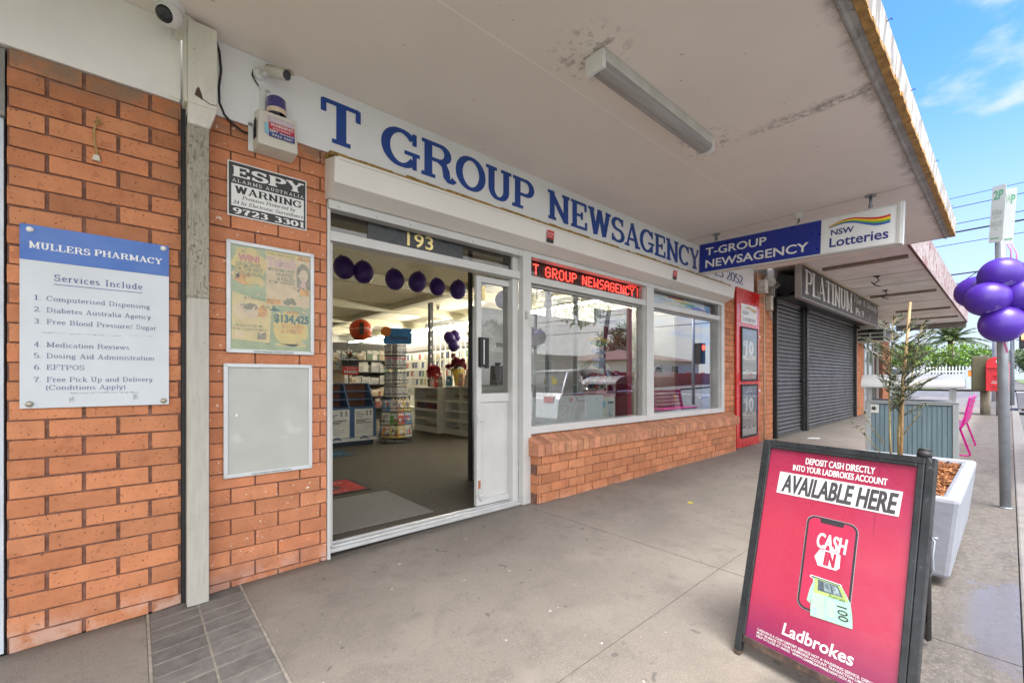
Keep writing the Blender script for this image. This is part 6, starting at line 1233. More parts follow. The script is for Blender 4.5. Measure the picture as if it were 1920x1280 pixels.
for k in range(100):
    cn = rs.choice(['tan', 'grey', 'white', 'green', 'red']); key = cn
    if key not in bk: mb = MB(); mb.box(0, 0, 0, .19, .03, .25); mb.box(.02, -.002, .15, .17, -.0005, .22, 1); o = mb.build('magazine', [M('bm_' + cn, pkc[cn], .5, var=.3, vscale=30), M('bm_trim', (.5, .46, .40), .5)]); bk[key] = o
    else: o = bk[key].copy(); COL.objects.link(o)
    o.scale = (rs.uniform(.6, 1.1), 1, rs.uniform(.65, 1.1)); o.location = (2.97 + (k % 20) * .128, 8.35 + rs.uniform(-.03, .05), .425 + .32 * (k // 20)); o.rotation_euler.y = rs.uniform(-.06, .06); tag(o, cn + ' magazine standing on the dark shelving at the back of the shop', 'magazine', cn + ' magazines on the back shelving')
for y in (4.2, 6.9): 
    mb = MB(); mb.box(6.95, y - .35, 2.48, 7.118, y + .35, 2.72); mb.box(6.93, y - .3, 2.50, 6.949, y + .3, 2.56); tag(rebase(mb.build('wall_unit', shelf_w, bevel=.01), (7.0, y, 2.5)), 'pale wall unit above the slatted wall, %s' % ('nearer the door' if y < 5 else 'farther in the shop'), 'wall unit')

# ================================================================== A-FRAME
af = thing('sandwich_board', 'black framed pink betting sandwich board standing on the footpath in the foreground', 'sandwich board', (2.0, -2.4, .07))
AO = Vector((1.873, -2.116, .05)); AU = Vector((-.1456, -.9893, 0)); AV = Vector((.2655, -.0391, .9633))
A = F(AO, AU, AV, AV.cross(AU) * -1)
if A.n.x > 0: A.n = -A.n
AW, AH = .563, .915
mb = MB(); mb.fbox(A, 0, .035, .026, AH, -.022, .006); mb.fbox(A, AW - .026, .0, AW, AH, -.022, .006); mb.fbox(A, .0265, AH - .024, AW - .0265, AH, -.022, .006); mb.fbox(A, .0265, .072, AW - .0265, .10, -.020, .004, 1)
mb.fbox(A, .0265, .10, .036, AH - .0245, -.014, .0115); mb.fbox(A, AW - .046, .10, AW - .0265, AH - .0245, -.014, .010); mb.fbox(A, .0365, AH - .036, AW - .0465, AH - .0245, -.014, .0105)
mb.build('front_frame', [M('aframe_black', (.022, .024, .027), .32, var=.3, vscale=12, specks=((24, .68, (.16, .16, .17), .6),)), M('rusty_black', (.07, .045, .035), .7, var=.5, vscale=20, specks=((40, .60, (.20, .09, .04), .8),))], af, bevel=.0025)
for a0 in (0, AW - .026):
    mb = MB(); mb.fbox(A, a0 + .001, -.028 if a0 == 0 else -.02, a0 + .025, .034 if a0 == 0 else -.001, -.021, .005, 0); mb.fbox(A, a0 - .004, -.05 if a0 == 0 else -.04, a0 + .030, -.012, -.027, .011, 1); mb.build('leg', [MATS['rusty_black'], rubber], af, bevel=.003)
def print_ramp(name, stops):
    """the poster's own printed ground: raspberry, deeper along its head, plum at its foot"""
    m = M(name, stops[1][1], .28, var=.05, coat=.3); N, L = m.node_tree.nodes, m.node_tree.links
    g = N.new('ShaderNodeNewGeometry'); s = N.new('ShaderNodeSeparateXYZ'); L.new(g.outputs['Position'], s.inputs[0]); r = N.new('ShaderNodeValToRGB'); q = N.new('ShaderNodeMath'); q.operation = 'MULTIPLY'; q.inputs[1].default_value = 1.0; L.new(s.outputs[2], q.inputs[0]); L.new(q.outputs[0], r.inputs[0])
    while len(r.color_ramp.elements) < len(stops): r.color_ramp.elements.new(.5)
    for e, (p, c_) in zip(r.color_ramp.elements, stops): e.position = p; e.color = (*c_, 1)
    L.new(r.outputs[0], N['Principled BSDF'].inputs['Base Color']); return m
ground_print = print_ramp('poster_ground', ((.13, (.17, .012, .085)), (.34, (.45, .028, .076)), (.60, (.47, .032, .072)), (.90, (.31, .016, .062))))
mb = MB(); mb.fbox(A, .024, .100, AW - .03, AH - .022, -.010, .001); mb.build('poster_panel', ground_print, af)
PB = [white, M('poster_ink', (.06, .055, .06), .4), crimson, M('phone_rim', (.42, .40, .44), .3), M('phone_black', (.035, .03, .035), .3), M('note_green', (.36, .66, .50), .4, var=.1, vscale=40), M('note_pale', (.42, .64, .47), .4, var=.06, vscale=50), M('note_dark', (.10, .13, .16), .5, var=.4, vscale=60), M('note_lime', (.42, .60, .16), .4), M('plum_print', (.20, .012, .085), .3), M('note_grey', (.26, .34, .36), .5, var=.4, vscale=90)]
mb = MB(); c = .0022
def heavy(st, a0, a1, b0, b1, h, m, bd, sh, w):
    for k in (-1, 0, 1): mb.text(A, st, a0 + w * k, a1 + w * k, b0, b1, h + .00012 * (k + 1), m, 'sans', bd, sh)
heavy('DEPOSIT CASH DIRECTLY', .175, .402, .833, .857, c, 0, .012, .0, .0005); heavy('INTO YOUR LADBROKES ACCOUNT', .131, .440, .800, .823, c, 0, .012, 0, .0005)
mb.poly(A, [(.080, .697), (.480, .700), (.485, .787), (.084, .786)], c, None, 0); heavy('AVAILABLE HERE', .098, .468, .708, .776, c + .0004, 1, .026, .10, .0010)
def rrect(a0, b0, a1, b1, r, n=5):
    o = []
    for cx, cy, q in ((a1 - r, b1 - r, 0), (a0 + r, b1 - r, 90), (a0 + r, b0 + r, 180), (a1 - r, b0 + r, 270)): o += [(cx + r * math.cos(R(q + 90 * i / n)), cy + r * math.sin(R(q + 90 * i / n))) for i in range(n + 1)]
    return o
mb.poly(A, rrect(.205, .288, .374, .640, .030), c, None, 3); mb.poly(A, rrect(.2065, .2895, .3725, .6385, .029), c + .0003, None, 4); mb.poly(A, rrect(.2135, .297, .3655, .632, .024), c + .0006, None, 2)
mb.poly(A, [(.250, .634), (.330, .634), (.326, .618), (.254, .618)], c + .0009, None, 4)
heavy('CASH', .247, .341, .526, .580, c + .0009, 0, .012, .06, .0013); mb.poly(A, [(.246, .490), (.262, .521), (.316, .526), (.328, .518), (.329, .472), (.318, .461), (.260, .460)], c + .0009, None, 0); heavy('IN', .278, .311, .469, .517, c + .0013, 2, .02, .06, .0018)
mb.poly(A, rrect(.239, .4085, .342, .4195, .005), c + .0009, None, 0); mb.poly(A, rrect(.244, .4115, .338, .4165, .002), c + .0012, None, 1)
# the banknote curling out of the slot
sheet = [(.250, .414, .0), (.252, .395, .003), (.250, .360, .007), (.252, .315, .007), (.256, .276, .004)]; sheet2 = [(.341, .414, .0), (.352, .400, .003), (.372, .368, .007), (.383, .325, .007), (.386, .287, .004)]
def note(t, s): 
    k = min(3, int(t * 4)); q = t * 4 - k; l = [sheet[k][i] * (1 - q) + sheet[k + 1][i] * q for i in range(3)]; r = [sheet2[k][i] * (1 - q) + sheet2[k + 1][i] * q for i in range(3)]
    return A.p(l[0] * (1 - s) + r[0] * s, l[1] * (1 - s) + r[1] * s, c + .0012 + .0)
def npatch(t0, t1, s0, s1, m, lift=0.):
    n = 6
    for i in range(n):
        ta, tb = t0 + (t1 - t0) * i / n, t0 + (t1 - t0) * (i + 1) / n; q = [note(tb, s0), note(tb, s1), note(ta, s1), note(ta, s0)]; mb.add([p + A.n * lift for p in q], [(0, 1, 2, 3)], m)
npatch(0, 1, 0, 1, 5); npatch(.02, .50, .06, .96, 8, .0002); npatch(.05, .42, .16, .86, 7, .0004); npatch(.5, .98, .04, .35, 6, .0002); npatch(.55, .9, .40, .62, 6, .0002); npatch(.10, .38, .36, .56, 10, .0006); npatch(.16, .30, .40, .52, 7, .0008); npatch(.12, .40, .62, .80, 10, .0006); npatch(.80, .96, .05, .16, 5, .0005)
n2 = F(note(.60, .66) + A.n * .0008, (note(.985, .70) - note(.60, .66)), (note(.8, .95) - note(.8, .45))); mb.text(n2, '100', .002, .050, .0, .030, .0, 1, 'sans', .012)
n3 = F(note(.50, .45) + A.n * .0007, (note(.52, .95) - note(.5, .45)), (note(.3, .45) - note(.5, .45))); mb.text(n3, 'Australia', .0, .052, .0, .012, 0, 1, 'sans', 0, .3)
mb.poly(A, [(.238, .325), (.250, .318), (.251, .395), (.244, .37)], c + .0010, None, 5)
mb.text(A, 'Ladbrokes', .168, .396, .170, .212, c, 0, 'sans', .018, .12)
for k, (st, a1) in enumerate((('CASH-IN IS A CASH DEPOSIT SERVICE NOT A WAGERING SERVICE. DEPOSITS', .473), ('MUST BE MADE TO YOUR LADBROKES ACCOUNT. TRANSACTION LIMITS APPLY.', .472), ('HELP IS CLOSE AT HAND.  WWW.GAMBLEAWARE.NSW.GOV.AU. 1800 858 858', .470))): mb.text(A, st, .079, a1, .1415 - k * .0125, .1500 - k * .0125, c, 0, 'sans', .012)
mb.fbox(A, .415, .62, .4158, .890, .0012, .0016, 9)
mb.build('poster_print', PB, af)
mb = MB(); Bp = lambda a, out, b: AO + AU * a + Vector((AV.x, AV.y, 0)).normalized() * out + Vector((0, 0, b))
top_o = AV.x * AH / Vector((AV.x, AV.y, 0)).normalized().x
for a, a2 in ((.03, .02), (AW - .035, AW - .135)): mb.tube([Bp(a, top_o + .03, .875), Bp(a2, top_o + .46, .06)], .013, 4)
mb.tube([Bp(.02, top_o + .41, .15), Bp(AW - .12, top_o + .41, .15)], .012, 4); mb.build('rear_frame', blackp, af)
q = [Bp(.045, top_o + .045, .85), Bp(AW - .052, top_o + .045, .85), Bp(AW - .135, top_o + .40, .17), Bp(.035, top_o + .40, .17)]
mb = MB(); mb.add(q + [p + Vector((.004, 0, .003)) for p in q], [(0, 1, 2, 3), (7, 6, 5, 4), (0, 4, 5, 1), (1, 5, 6, 2), (2, 6, 7, 3), (3, 7, 4, 0)]); mb.build('rear_panel', blackm, af)
mb = MB(); hp = [A.p(AW + .004, .655, .0), A.p(AW + .012, .645, .004), A.p(AW + .010, .60, .002), A.p(AW + .014, .56, .0), A.p(AW + .006, .535, -.004)]; mb.tube(hp, .003, 7); mb.cyl(A.p(AW, .655, -.01), A.p(AW + .016, .657, -.01), .004); mb.build('latch', galv, af)
mb = MB(); mb.cyl(A.p(.528, AH, -.012), A.p(.528, AH + .022, -.012), .020, n=14); mb.cyl(A.p(.528, AH + .022, -.012), A.p(.528, AH + .030, -.012), .017, n=14); mb.build('knob', blackm, af)

# ================================================================== PLANTER AND OLIVE
def planter(name, x0, x1, y0, y1, zt, label, loc, fill=True):
    t = thing(name, label, 'planter', loc); z0 = loc[2]; zb = z0 + .045; tp = .045
    def ring(m, z, e): return [(x0 + m + e, y0 + m + e, z), (x1 - m - e, y0 + m + e, z), (x1 - m - e, y1 - m - e, z), (x0 + m + e, y1 - m - e, z)]
    mb = MB(); o_b, o_t, i_t, i_b = ring(0, zb, tp), ring(0, zt, 0), ring(.075, zt, 0), ring(.085, zt - .10, 0)
    mb.add(o_b + o_t + i_t + i_b, [(3, 2, 1, 0)] + [(i, (i + 1) % 4, 4 + (i + 1) % 4, 4 + i) for i in range(4)] + [(4 + i, 4 + (i + 1) % 4, 8 + (i + 1) % 4, 8 + i) for i in range(4)] + [(8 + i, 8 + (i + 1) % 4, 12 + (i + 1) % 4, 12 + i) for i in range(4)] + [(12, 13, 14, 15)])
    mb.build('tub', planter_m, t, bevel=.022)
    mb = MB(); mb.box(x0 + .10, y0 + .12, z0 - .005, x1 - .10, y1 - .12, zb + .01); mb.build('foot', M('planter_foot', (.10, .06, .045), .9, var=.3), t)
    if fill:
        mb = MB(); mb.add(ring(.078, zt - .055, 0), [(0, 1, 2, 3)], 0, 1.0); r = random.Random(4)
        for k in range(2600):
            c = Vector((r.uniform(x0 + .085, x1 - .085), r.uniform(y0 + .085, y1 - .085), zt - .05 + r.uniform(-.01, .028))); d = Vector((r.uniform(-1, 1), r.uniform(-1, 1), r.uniform(-.3, .3))).normalized(); s = d.cross(Vector((r.uniform(-.5, .5), r.uniform(-.5, .5), 1))).normalized()
            L_, w = r.uniform(.018, .055), r.uniform(.004, .011); h = Vector((0, 0, .004)); g = r.uniform(.45, 1.9)
            p = [c - d * L_ / 2 - s * w / 2, c + d * L_ / 2 - s * w / 2, c + d * L_ / 2 + s * w / 2, c - d * L_ / 2 + s * w / 2]; mb.add(p + [q + h for q in p], [(4, 5, 6, 7), (0, 1, 5, 4), (1, 2, 6, 5), (2, 3, 7, 6), (3, 0, 4, 7)], 1, (g, g * r.uniform(.9, 1.1), g))
        mb.build('mulch', [soil, mulch], t)
    return t
planter('planter', 3.20, 4.86, -2.705, -1.98, .575, 'large pale grey concrete planter with bark mulch behind the sandwich board', (4.0, -2.34, gz(3.5)))
st_ = MB(); st_.tube([(4.22, -2.345, .40), (4.21, -2.358, 1.10), (4.24, -2.395, 1.755)], [.009, .0095, .0085], 9); tag(rebase(st_.build('garden_stake', wood_stake), (4.22, -2.35, .5)), 'tan bamboo stake supporting the young olive tree', 'stake')
ot = thing('olive_tree', 'young olive tree with thin silvery leaves growing from the grey planter', 'tree', (4.2, -2.33, .52))
tr = MB(); lf = MB(); r = random.Random(21)
def olive_stem(pts, rad, leaves, twig):
    tr.tube(pts, rad, 7)
    P = [Vector(p) for p in pts]
    for k in range(twig):
        t = (.36 if pts[0][2] < .6 else .1) + (.62 if pts[0][2] < .6 else .88) * (k + r.random()) / twig; i = min(len(P) - 2, int(t * (len(P) - 1))); q = t * (len(P) - 1) - i; b = P[i].lerp(P[i + 1], q)
        ang = r.uniform(0, 6.28); L_ = r.uniform(.08, .29) * (1.1 - .7 * abs(t - .5)); d = Vector((math.cos(ang) * .75, math.sin(ang) * .85, r.uniform(.35, 1.0))).normalized(); tip = b + d * L_ + Vector((0, 0, -.02)); mid = b + d * L_ * .5 + Vector((0, 0, .015))
        tr.tube([b, mid, tip], [.0026, .002, .001], 5)
        n = int(leaves * L_ / .2 * 1.9)
        for j in range(n):
            s = (j + .5) / n; p = b.lerp(tip, s); side = Vector((-d.y, d.x, 0)) * (1 if j % 2 else -1); g = r.uniform(.55, 1.25)
            dd = (side + d * r.uniform(.5, 1.1) + Vector((0, 0, r.uniform(-.2, .5)))).normalized(); pale = r.random() < .35
            leaf(lf, p, dd, r.uniform(.032, .056), r.uniform(.0065, .0105), 0, (g * 1.6, g * 1.45, g * 1.9) if pale else (g, g, g), rnd_dir())
olive_stem([(4.25, -2.335, .50), (4.245, -2.33, .80), (4.24, -2.345, 1.05), (4.22, -2.36, 1.32), (4.22, -2.385, 1.50)], [.010, .009, .007, .005, .002], 13, 25)
olive_stem([(4.20, -2.30, .50), (4.19, -2.29, .80), (4.20, -2.285, 1.10), (4.22, -2.295, 1.40), (4.24, -2.30, 1.66)], [.007, .006, .005, .004, .002], 12, 20)
olive_stem([(4.23, -2.35, 1.05), (4.24, -2.40, 1.2), (4.25, -2.43, 1.42), (4.26, -2.455, 1.60)], [.005, .004, .003, .0015], 12, 13)
olive_stem([(4.22, -2.34, .95), (4.20, -2.35, 1.05), (4.18, -2.36, 1.16), (4.17, -2.37, 1.28)], [.005, .004, .003, .0015], 13, 10)
for q in (((4.18, -2.26, .62), (4.10, -2.16, .78), (4.06, -2.10, .86)), ((4.19, -2.26, .72), (4.14, -2.18, .86), (4.10, -2.13, 1.0)), ((4.24, -2.34, .76), (4.16, -2.42, .90), (4.12, -2.46, .98))):
    tr.tube(q, [.004, .003, .0015], 5)
    for j in range(9): p = Vector(q[1]).lerp(Vector(q[2]), j / 8); g = r.uniform(.7, 1.5); leaf(lf, p, rnd_dir() + Vector((0, 0, .3)), .04, .01, 0, (g * 1.2, g * 1.1, g), rnd_dir())
tr.build('trunk', bark, ot); lf.build('crown', leaf_olive, ot)

# ================================================================== BIN ENCLOSURE
be = thing('bin_enclosure', 'blue grey ribbed bin enclosure with curved white lid roof beyond the planter', 'bin', (6.95, -2.1, .1))
BU = Vector((.10, -.995, 0)).normalized(); BFr = F((6.60, -1.735, .10), BU, (0, 0, 1)); BWd, BD = .78, .66      # c>0 is towards the camera
mb = MB(); n = 17
for k in range(n): a0 = .05 + k * (BWd - .10) / n; mb.fbox(BFr, a0 + .002, .04, a0 + (BWd - .10) / n - .002, .80, -.04, -.012 + (.004 if k % 2 else 0))
mb.fbox(BFr, .03, .03, BWd - .03, .81, -.06, -.041); mb.fbox(BFr, BWd - .055, .04, BWd - .012, .80, -BD + .05, -.05)
mb.build('cladding', bin_blue, be)
mb = MB()
for a0 in (0, BWd - .05): mb.fbox(BFr, a0, 0, a0 + .05, .83, -.05, 0); mb.fbox(BFr, a0, 0, a0 + .05, .83, -BD, -BD + .05)
mb.fbox(BFr, .05, .81, BWd - .05, .83, -.05, 0); mb.fbox(BFr, -.004, .831, BWd + .004, .846, -BD, .004); mb.fbox(BFr, .02, .02, BWd - .02, .80, -BD, -BD + .03); mb.fbox(BFr, .0, .05, .03, .80, -BD + .05, -.05)
mb.build('frame', bin_grey, be, bevel=.004)
mb = MB()
for a0 in (.02, BWd - .055):
    for c0 in (-.06, -BD + .04): mb.fbox(BFr, a0, .847, a0 + .035, 1.02, c0, c0 + .035)
mb.build('roof_post', bin_roof, be)
mb = MB(); n = 14; vs = []
for a in (-.04, BWd + .04):
    for off in (0, .014):
        for i in range(n + 1): t = math.pi * i / n; vs.append(BFr.p(a, 1.005 + (.135 + off) * math.sin(t), -BD / 2 + (BD / 2 + .03 + off) * math.cos(t)))
m_ = n + 1
mb.add(vs, [(m_ + i, m_ + i + 1, 3 * m_ + i + 1, 3 * m_ + i) for i in range(n)] + [(i + 1, i, 2 * m_ + i, 2 * m_ + i + 1) for i in range(n)], sm=True); mb.add(vs, [(i, i + 1, m_ + i + 1, m_ + i) for i in range(n)] + [(2 * m_ + i + 1, 2 * m_ + i, 3 * m_ + i, 3 * m_ + i + 1) for i in range(n)])
mb.fbox(BFr, -.04, .995, BWd + .04, 1.012, -.03, .035); mb.build('roof', bin_roof, be)
mb = MB(); mb.fbox(BFr, .03, .70, .12, .80, -.011, -.005, 0); mb.poly(BFr, [(.075 + .032 * math.cos(6.2832 * i / 14) * (1 if i % 2 else .5), .752 + .032 * math.sin(6.2832 * i / 14) * (1 if i % 2 else .5)) for i in range(14)], -.004, None, 1); mb.build('badge', [offwhite, black_ink], be)

# ================================================================== SIGN POLE AND BALLOONS
PX, PY = 5.60, -2.845
sp = thing('parking_sign', 'galvanised pole with two narrow white parking signs, balloons tied to it', 'sign', (PX, PY, gz(PX)))
mb = MB(); mb.cyl((PX, PY, gz(PX) - .02), (PX + .03, PY + .035, 2.86), .034, n=18); mb.tube([(PX, PY, gz(PX)), (PX, PY, gz(PX) + .012)], [.045, .038], 14); mb.build('pole', galv, sp)
g_ = M('sign_green', (.10, .32, .19), .5); sgm = [M('parking_white', (.50, .53, .52), .5, var=.04), g_, M('sign_faded', (.36, .40, .38), .5)]
S1 = F((PX - .05, PY + .098, 2.365), (-.42, -.86, -.06), (0, -.05, 1))
mb = MB(); mb.poly(S1, rrect(0, 0, .087, .48, .012), -.004, 0, 0); c = .0012
mb.text(S1, '2P', .012, .075, .365, .435, c, 1, 'sans', .03); mb.text(S1, '8:30-6', .012, .074, .235, .275, c, 2, 'sans', .02); mb.text(S1, 'MON - FRI', .02, .065, .205, .222, c, 2); mb.text(S1, '8:30-12:30', .010, .077, .135, .178, c, 2, 'sans', .02); mb.text(S1, 'SAT', .03, .055, .105, .122, c, 2); mb.fbox(S1, .02, .030, .065, .038, .001, .0015, 1); mb.poly(S1, [(.010, .034), (.022, .024), (.022, .044)], c, None, 1); mb.build('sign_plate', sgm, sp)
S2 = F((PX - .088, PY + .020, 2.33), (.10, -.98, -.06), (.0, -.05, 1))
mb = MB(); mb.poly(S2, rrect(0, 0, .062, .46, .010), -.004, 0, 0); mb.text(S2, '1/4', .006, .026, .345, .415, c, 1, 'sans', .0); mb.text(S2, 'P', .031, .056, .335, .405, c, 1, 'sans', .03); mb.fbox(S2, .010, .036, .048, .046, .001, .0015, 1); mb.poly(S2, [(.048, .031), (.048, .051), (.057, .041)], c, None, 1); mb.build('sign_plate', sgm, sp)
mb = MB(); mb.tube([(PX - .03, PY - .01, 2.34), (PX - .04, PY - .03, 2.28), (PX - .05, PY - .03, 2.1)], .006, 5); mb.tube([(PX - .03, PY - .03, 2.34), (PX - .05, PY - .06, 2.25), (PX - .06, PY - .065, 2.1)], .005, 5)
mb.add([(PX - .045, PY + .012, 1.62), (PX - .048, PY - .004, 1.62), (PX - .05, PY - .002, 1.50), (PX - .052, PY - .016, 1.42), (PX - .046, PY - .002, 1.42), (PX - .044, PY + .012, 1.5)], [(0, 1, 2, 5), (5, 2, 3, 4)])
tag(rebase(mb.build('ribbon', ribbon_m), (PX, PY, 2.1)), 'pink ribbon tying the purple balloons to the sign pole', 'ribbon')
KX = PX - .14
bl_ = [((KX - .06, -2.822, 2.04), 'topmost purple balloon of the bunch on the sign pole, with printed writing'), ((KX + .10, -2.695, 1.95), 'leftmost purple balloon of the bunch on the sign pole'), ((KX - .13, -2.752, 1.86), 'purple balloon in the middle left of the bunch, below the topmost'), ((KX - .10, -2.828, 1.655), 'lowest purple balloon of the bunch on the sign pole'), ((KX - .02, -2.915, 1.87), 'purple balloon at the right edge of the bunch on the sign pole'), ((KX + .16, -2.915, 2.02), 'purple balloon mostly hidden behind the topmost one on the pole')]
for k, (p, lab) in enumerate(bl_):
    cpt = Vector((PX - .05, -2.84, 1.90)); d = (Vector(p) - cpt).normalized(); rot = d.to_track_quat('Z', 'Y').to_euler()
    o = balloon('balloon', .148, lab, purple, p, 'purple balloons tied to the sign pole', rot)
    if k in (0, 2, 4):
        v = (Vector((0, -2.87, 1.2)) - Vector(p)).normalized(); v = (v + Vector((0, 0, -.75 if k != 0 else -.5)) + Vector((0, -.25, 0))).normalized(); u = Vector((-.2, -1, .25)); u = (u - v * u.dot(v)).normalized(); w_ = v.cross(u); loc = Matrix.Translation(p) @ o.rotation_euler.to_matrix().to_4x4(); inv = loc.inverted()
        fr = F(inv @ (Vector(p) + v * .152), inv.to_3x3() @ u, inv.to_3x3() @ w_)
        mb = MB(); mb.text(fr, 'T-GROUP', -.035, .035, .004, .016, 0, 0, 'sans'); mb.text(fr, 'NEWSAGENCY', -.045, .045, -.014, -.003, 0, 0, 'sans'); mb.build('print', M('balloon_print', (.50, .46, .68), .5), o)

# ================================================================== BENCH BEYOND THE BIN
bn = thing('pink_bench', 'hot pink slatted street bench behind the bin enclosure, its end showing', 'bench', (9.6, -2.35, .1)); gb = .10
mb = MB()
for k in range(5): z = .52 + k * .085; y = -2.42 - k * .016; mb.hexa([(8.86, y - .010, gb + z - .1), (10.4, y - .010, gb + z - .1), (10.4, y + .012, gb + z - .1), (8.86, y + .012, gb + z - .1), (8.86, y - .028, gb + z - .03), (10.4, y - .028, gb + z - .03), (10.4, y - .004, gb + z - .03), (8.86, y - .004, gb + z - .03)])
mb.build('backrest', pink, bn)
mb = MB()
for k in range(4): mb.box(8.86, -2.42 + k * .10, gb + .40, 10.4, -2.34 + k * .10, gb + .42)
mb.build('seat', pink, bn)
for x in (8.92, 10.34):
    mb = MB(); mb.tube([(x, -2.50, gb + .85), (x, -2.43, gb + .45), (x, -2.40, gb + .38), (x, -2.50, gb + .02), (x, -2.47, gb + .005), (x, -2.36, gb + .005)], .013, 7); mb.build('leg', pink, bn)
    mb = MB(); mb.tube([(x, -2.41, gb + .39), (x, -2.06, gb + .39), (x, -2.03, gb + .36), (x, -2.03, gb + .005), (x, -2.13, gb + .005)], .013, 7); mb.build('leg', pink, bn)

# ================================================================== CORNER: POST BOX, POLES, SIGNALS
PBX = 18.4
def gsx(x): return gz(x)
cb = thing('relay_box', 'square olive green mail relay box on a grey timber post', 'mail box', (PBX, -2.33, gz(PBX)))
mb = MB(); mb.box(PBX - .1, -2.47, .85, PBX + .55, -2.13, 1.86); mb.build('cabinet', olive_box, cb, bevel=.02); mb = MB(); mb.box(PBX - .118, -2.45, .92, PBX - .101, -2.15, 1.80); mb.build('door', olive_box, cb, bevel=.006)
mb = MB(); mb.cyl((PBX + .2, -2.40, gz(PBX) - .05), (PBX + .2, -2.40, .849), .105, n=14); mb.build('post', timber_post, cb)
pb = thing('post_box', 'bright red street posting box with rounded top, partly behind the sign pole', 'post box', (PBX - .2, -2.65, gz(PBX)))
mb = MB(); n = 10; prof = [(-2.42, .86), (-2.86, .86), (-2.86, 1.62)] + [(-2.64 - .22 * math.cos(R(180 - 180 * i / n)) * 1.0 * -1 * -1, 1.62 + .19 * math.sin(R(180 * i / n))) for i in range(1, n)] + [(-2.42, 1.62)]
prof = [(-2.42, .86), (-2.86, .86), (-2.86, 1.62)] + [(-2.64 - .22 * math.cos(R(180 * i / n)), 1.62 + .19 * math.sin(R(180 * i / n))) for i in range(1, n)] + [(-2.42, 1.62)]
k = len(prof); x0, x1 = PBX - .42, PBX + .10; mb.add([(x0, y, z) for y, z in prof] + [(x1, y, z) for y, z in prof], [tuple(range(k)), tuple(range(2 * k - 1, k - 1, -1))] + [(i, k + i, k + (i + 1) % k, (i + 1) % k) for i in range(k)]); mb.build('body', post_red, pb, bevel=.012)
mb = MB(); mb.box(x0 - .04, -2.80, 1.50, x0 - .001, -2.46, 1.53); mb.box(x0 - .05, -2.74, 1.28, x0 - .001, -2.58, 1.31); mb.box(x0 - .03, -2.76, 1.315, x0 - .02, -2.75, 1.37); mb.box(x0 - .045, -2.74, .99, x0 - .001, -2.56, 1.03); mb.build('slot_hood', post_red, pb, bevel=.006)
mb = MB(); PFc = FX(x0 - .002); mb.poly(PFc, [(2.66 + .05 * math.cos(6.2832 * i / 16) * (1 if i < 9 else .4), 1.66 + .10 * math.sin(6.2832 * i / 16)) for i in range(16)], .0, .004); mb.fbox(PFc, 2.52, 1.08, 2.78, 1.10, 0, .004); mb.fbox(PFc, 2.54, 1.12, 2.76, 1.135, 0, .004); mb.build('emblem', M('post_white', (.62, .55, .55), .5), pb)
mb = MB(); mb.cyl((PBX - .15, -2.66, gz(PBX) - .05), (PBX - .15, -2.66, .87), .05, n=12); mb.build('stand', galv, pb)
def simple_pole(name, x, y, r_, h, mat_, label, cat, r2=None):
    t = thing(name, label, cat, (x, y, gz(x))); mb = MB(); mb.cyl((x, y, gz(x) - .1), (x, y, h), r_, r2 or r_ * .8, n=14); mb.build('shaft', mat_, t); return t
p1 = simple_pole('signal_pole', 22.5, -2.66, .07, 5.2, galv_l, 'pale grey signal pole standing just left of the sign pole beyond the post box', 'pole')
mb = MB(); mb.tube([(22.5, -2.66, 4.0), (22.4, -2.55, 3.9), (22.4, -2.52, 3.5), (22.45, -2.6, 3.3)], .02, 6); mb.build('cable', blackm, p1)
p2 = simple_pole('signal_pole', 26, -2.52, .14, 4.9, M('utility_pole_grey', (.46, .45, .43), .8, var=.1), 'thick pale grey pole behind the lowest balloons at the street corner', 'pole')
mb = MB(); mb.tube([(26, -2.52, 4.9), (26, -2.52, 5.0)], [.14, .05], 12); mb.box(25.8, -2.44, 3.3, 25.87, -2.2, 3.36); mb.build('cap', galv, p2)
p3 = simple_pole('traffic_signal', 24.0, -2.92, .06, 4.4, galv, 'traffic signal pole right of the sign pole with red lamp and red walking man', 'traffic light')
mb = MB(); mb.box(23.8, -3.42, 2.28, 24.05, -3.08, 2.86); mb.box(23.75, -3.62, 3.0, 24.05, -3.22, 3.85); mb.build('signal_head', blackm, p3, bevel=.02)
mb = MB(); mb.fbox(FX(23.799), 3.14, 2.60, 3.36, 2.80, 0, .004, 0); mb.cyl((23.75, -3.42, 3.66), (23.745, -3.42, 3.66), .1, n=16, m=1); mb.build('lamp', [amber_lit, red_lit], p3)
mb = MB(); mb.frame(FX(23.76), 3.20, 2.98, 3.64, 3.87, .025, -.01, .004); mb.tube([(23.95, -2.92, 2.6), (23.95, -3.1, 2.6)], .02, 6); mb.tube([(23.95, -2.92, 3.4), (23.95, -3.25, 3.4)], .02, 6); mb.build('backing_board', white, p3)
p4 = simple_pole('utility_pole', 70, 1.4, .16, 8.6, timber_post, 'distant thin timber pole rising right of the palm', 'utility pole')
mb = MB(); mb.box(69.95, .7, 8.0, 70.05, 2.1, 8.15); mb.build('crossarm', timber_post, p4)
planter('planter', 21.0, 22.3, -3.75, -2.99, .78, 'grey concrete planter far along the kerb right of the post box', (21.6, -3.4, gz(21.5)), False)
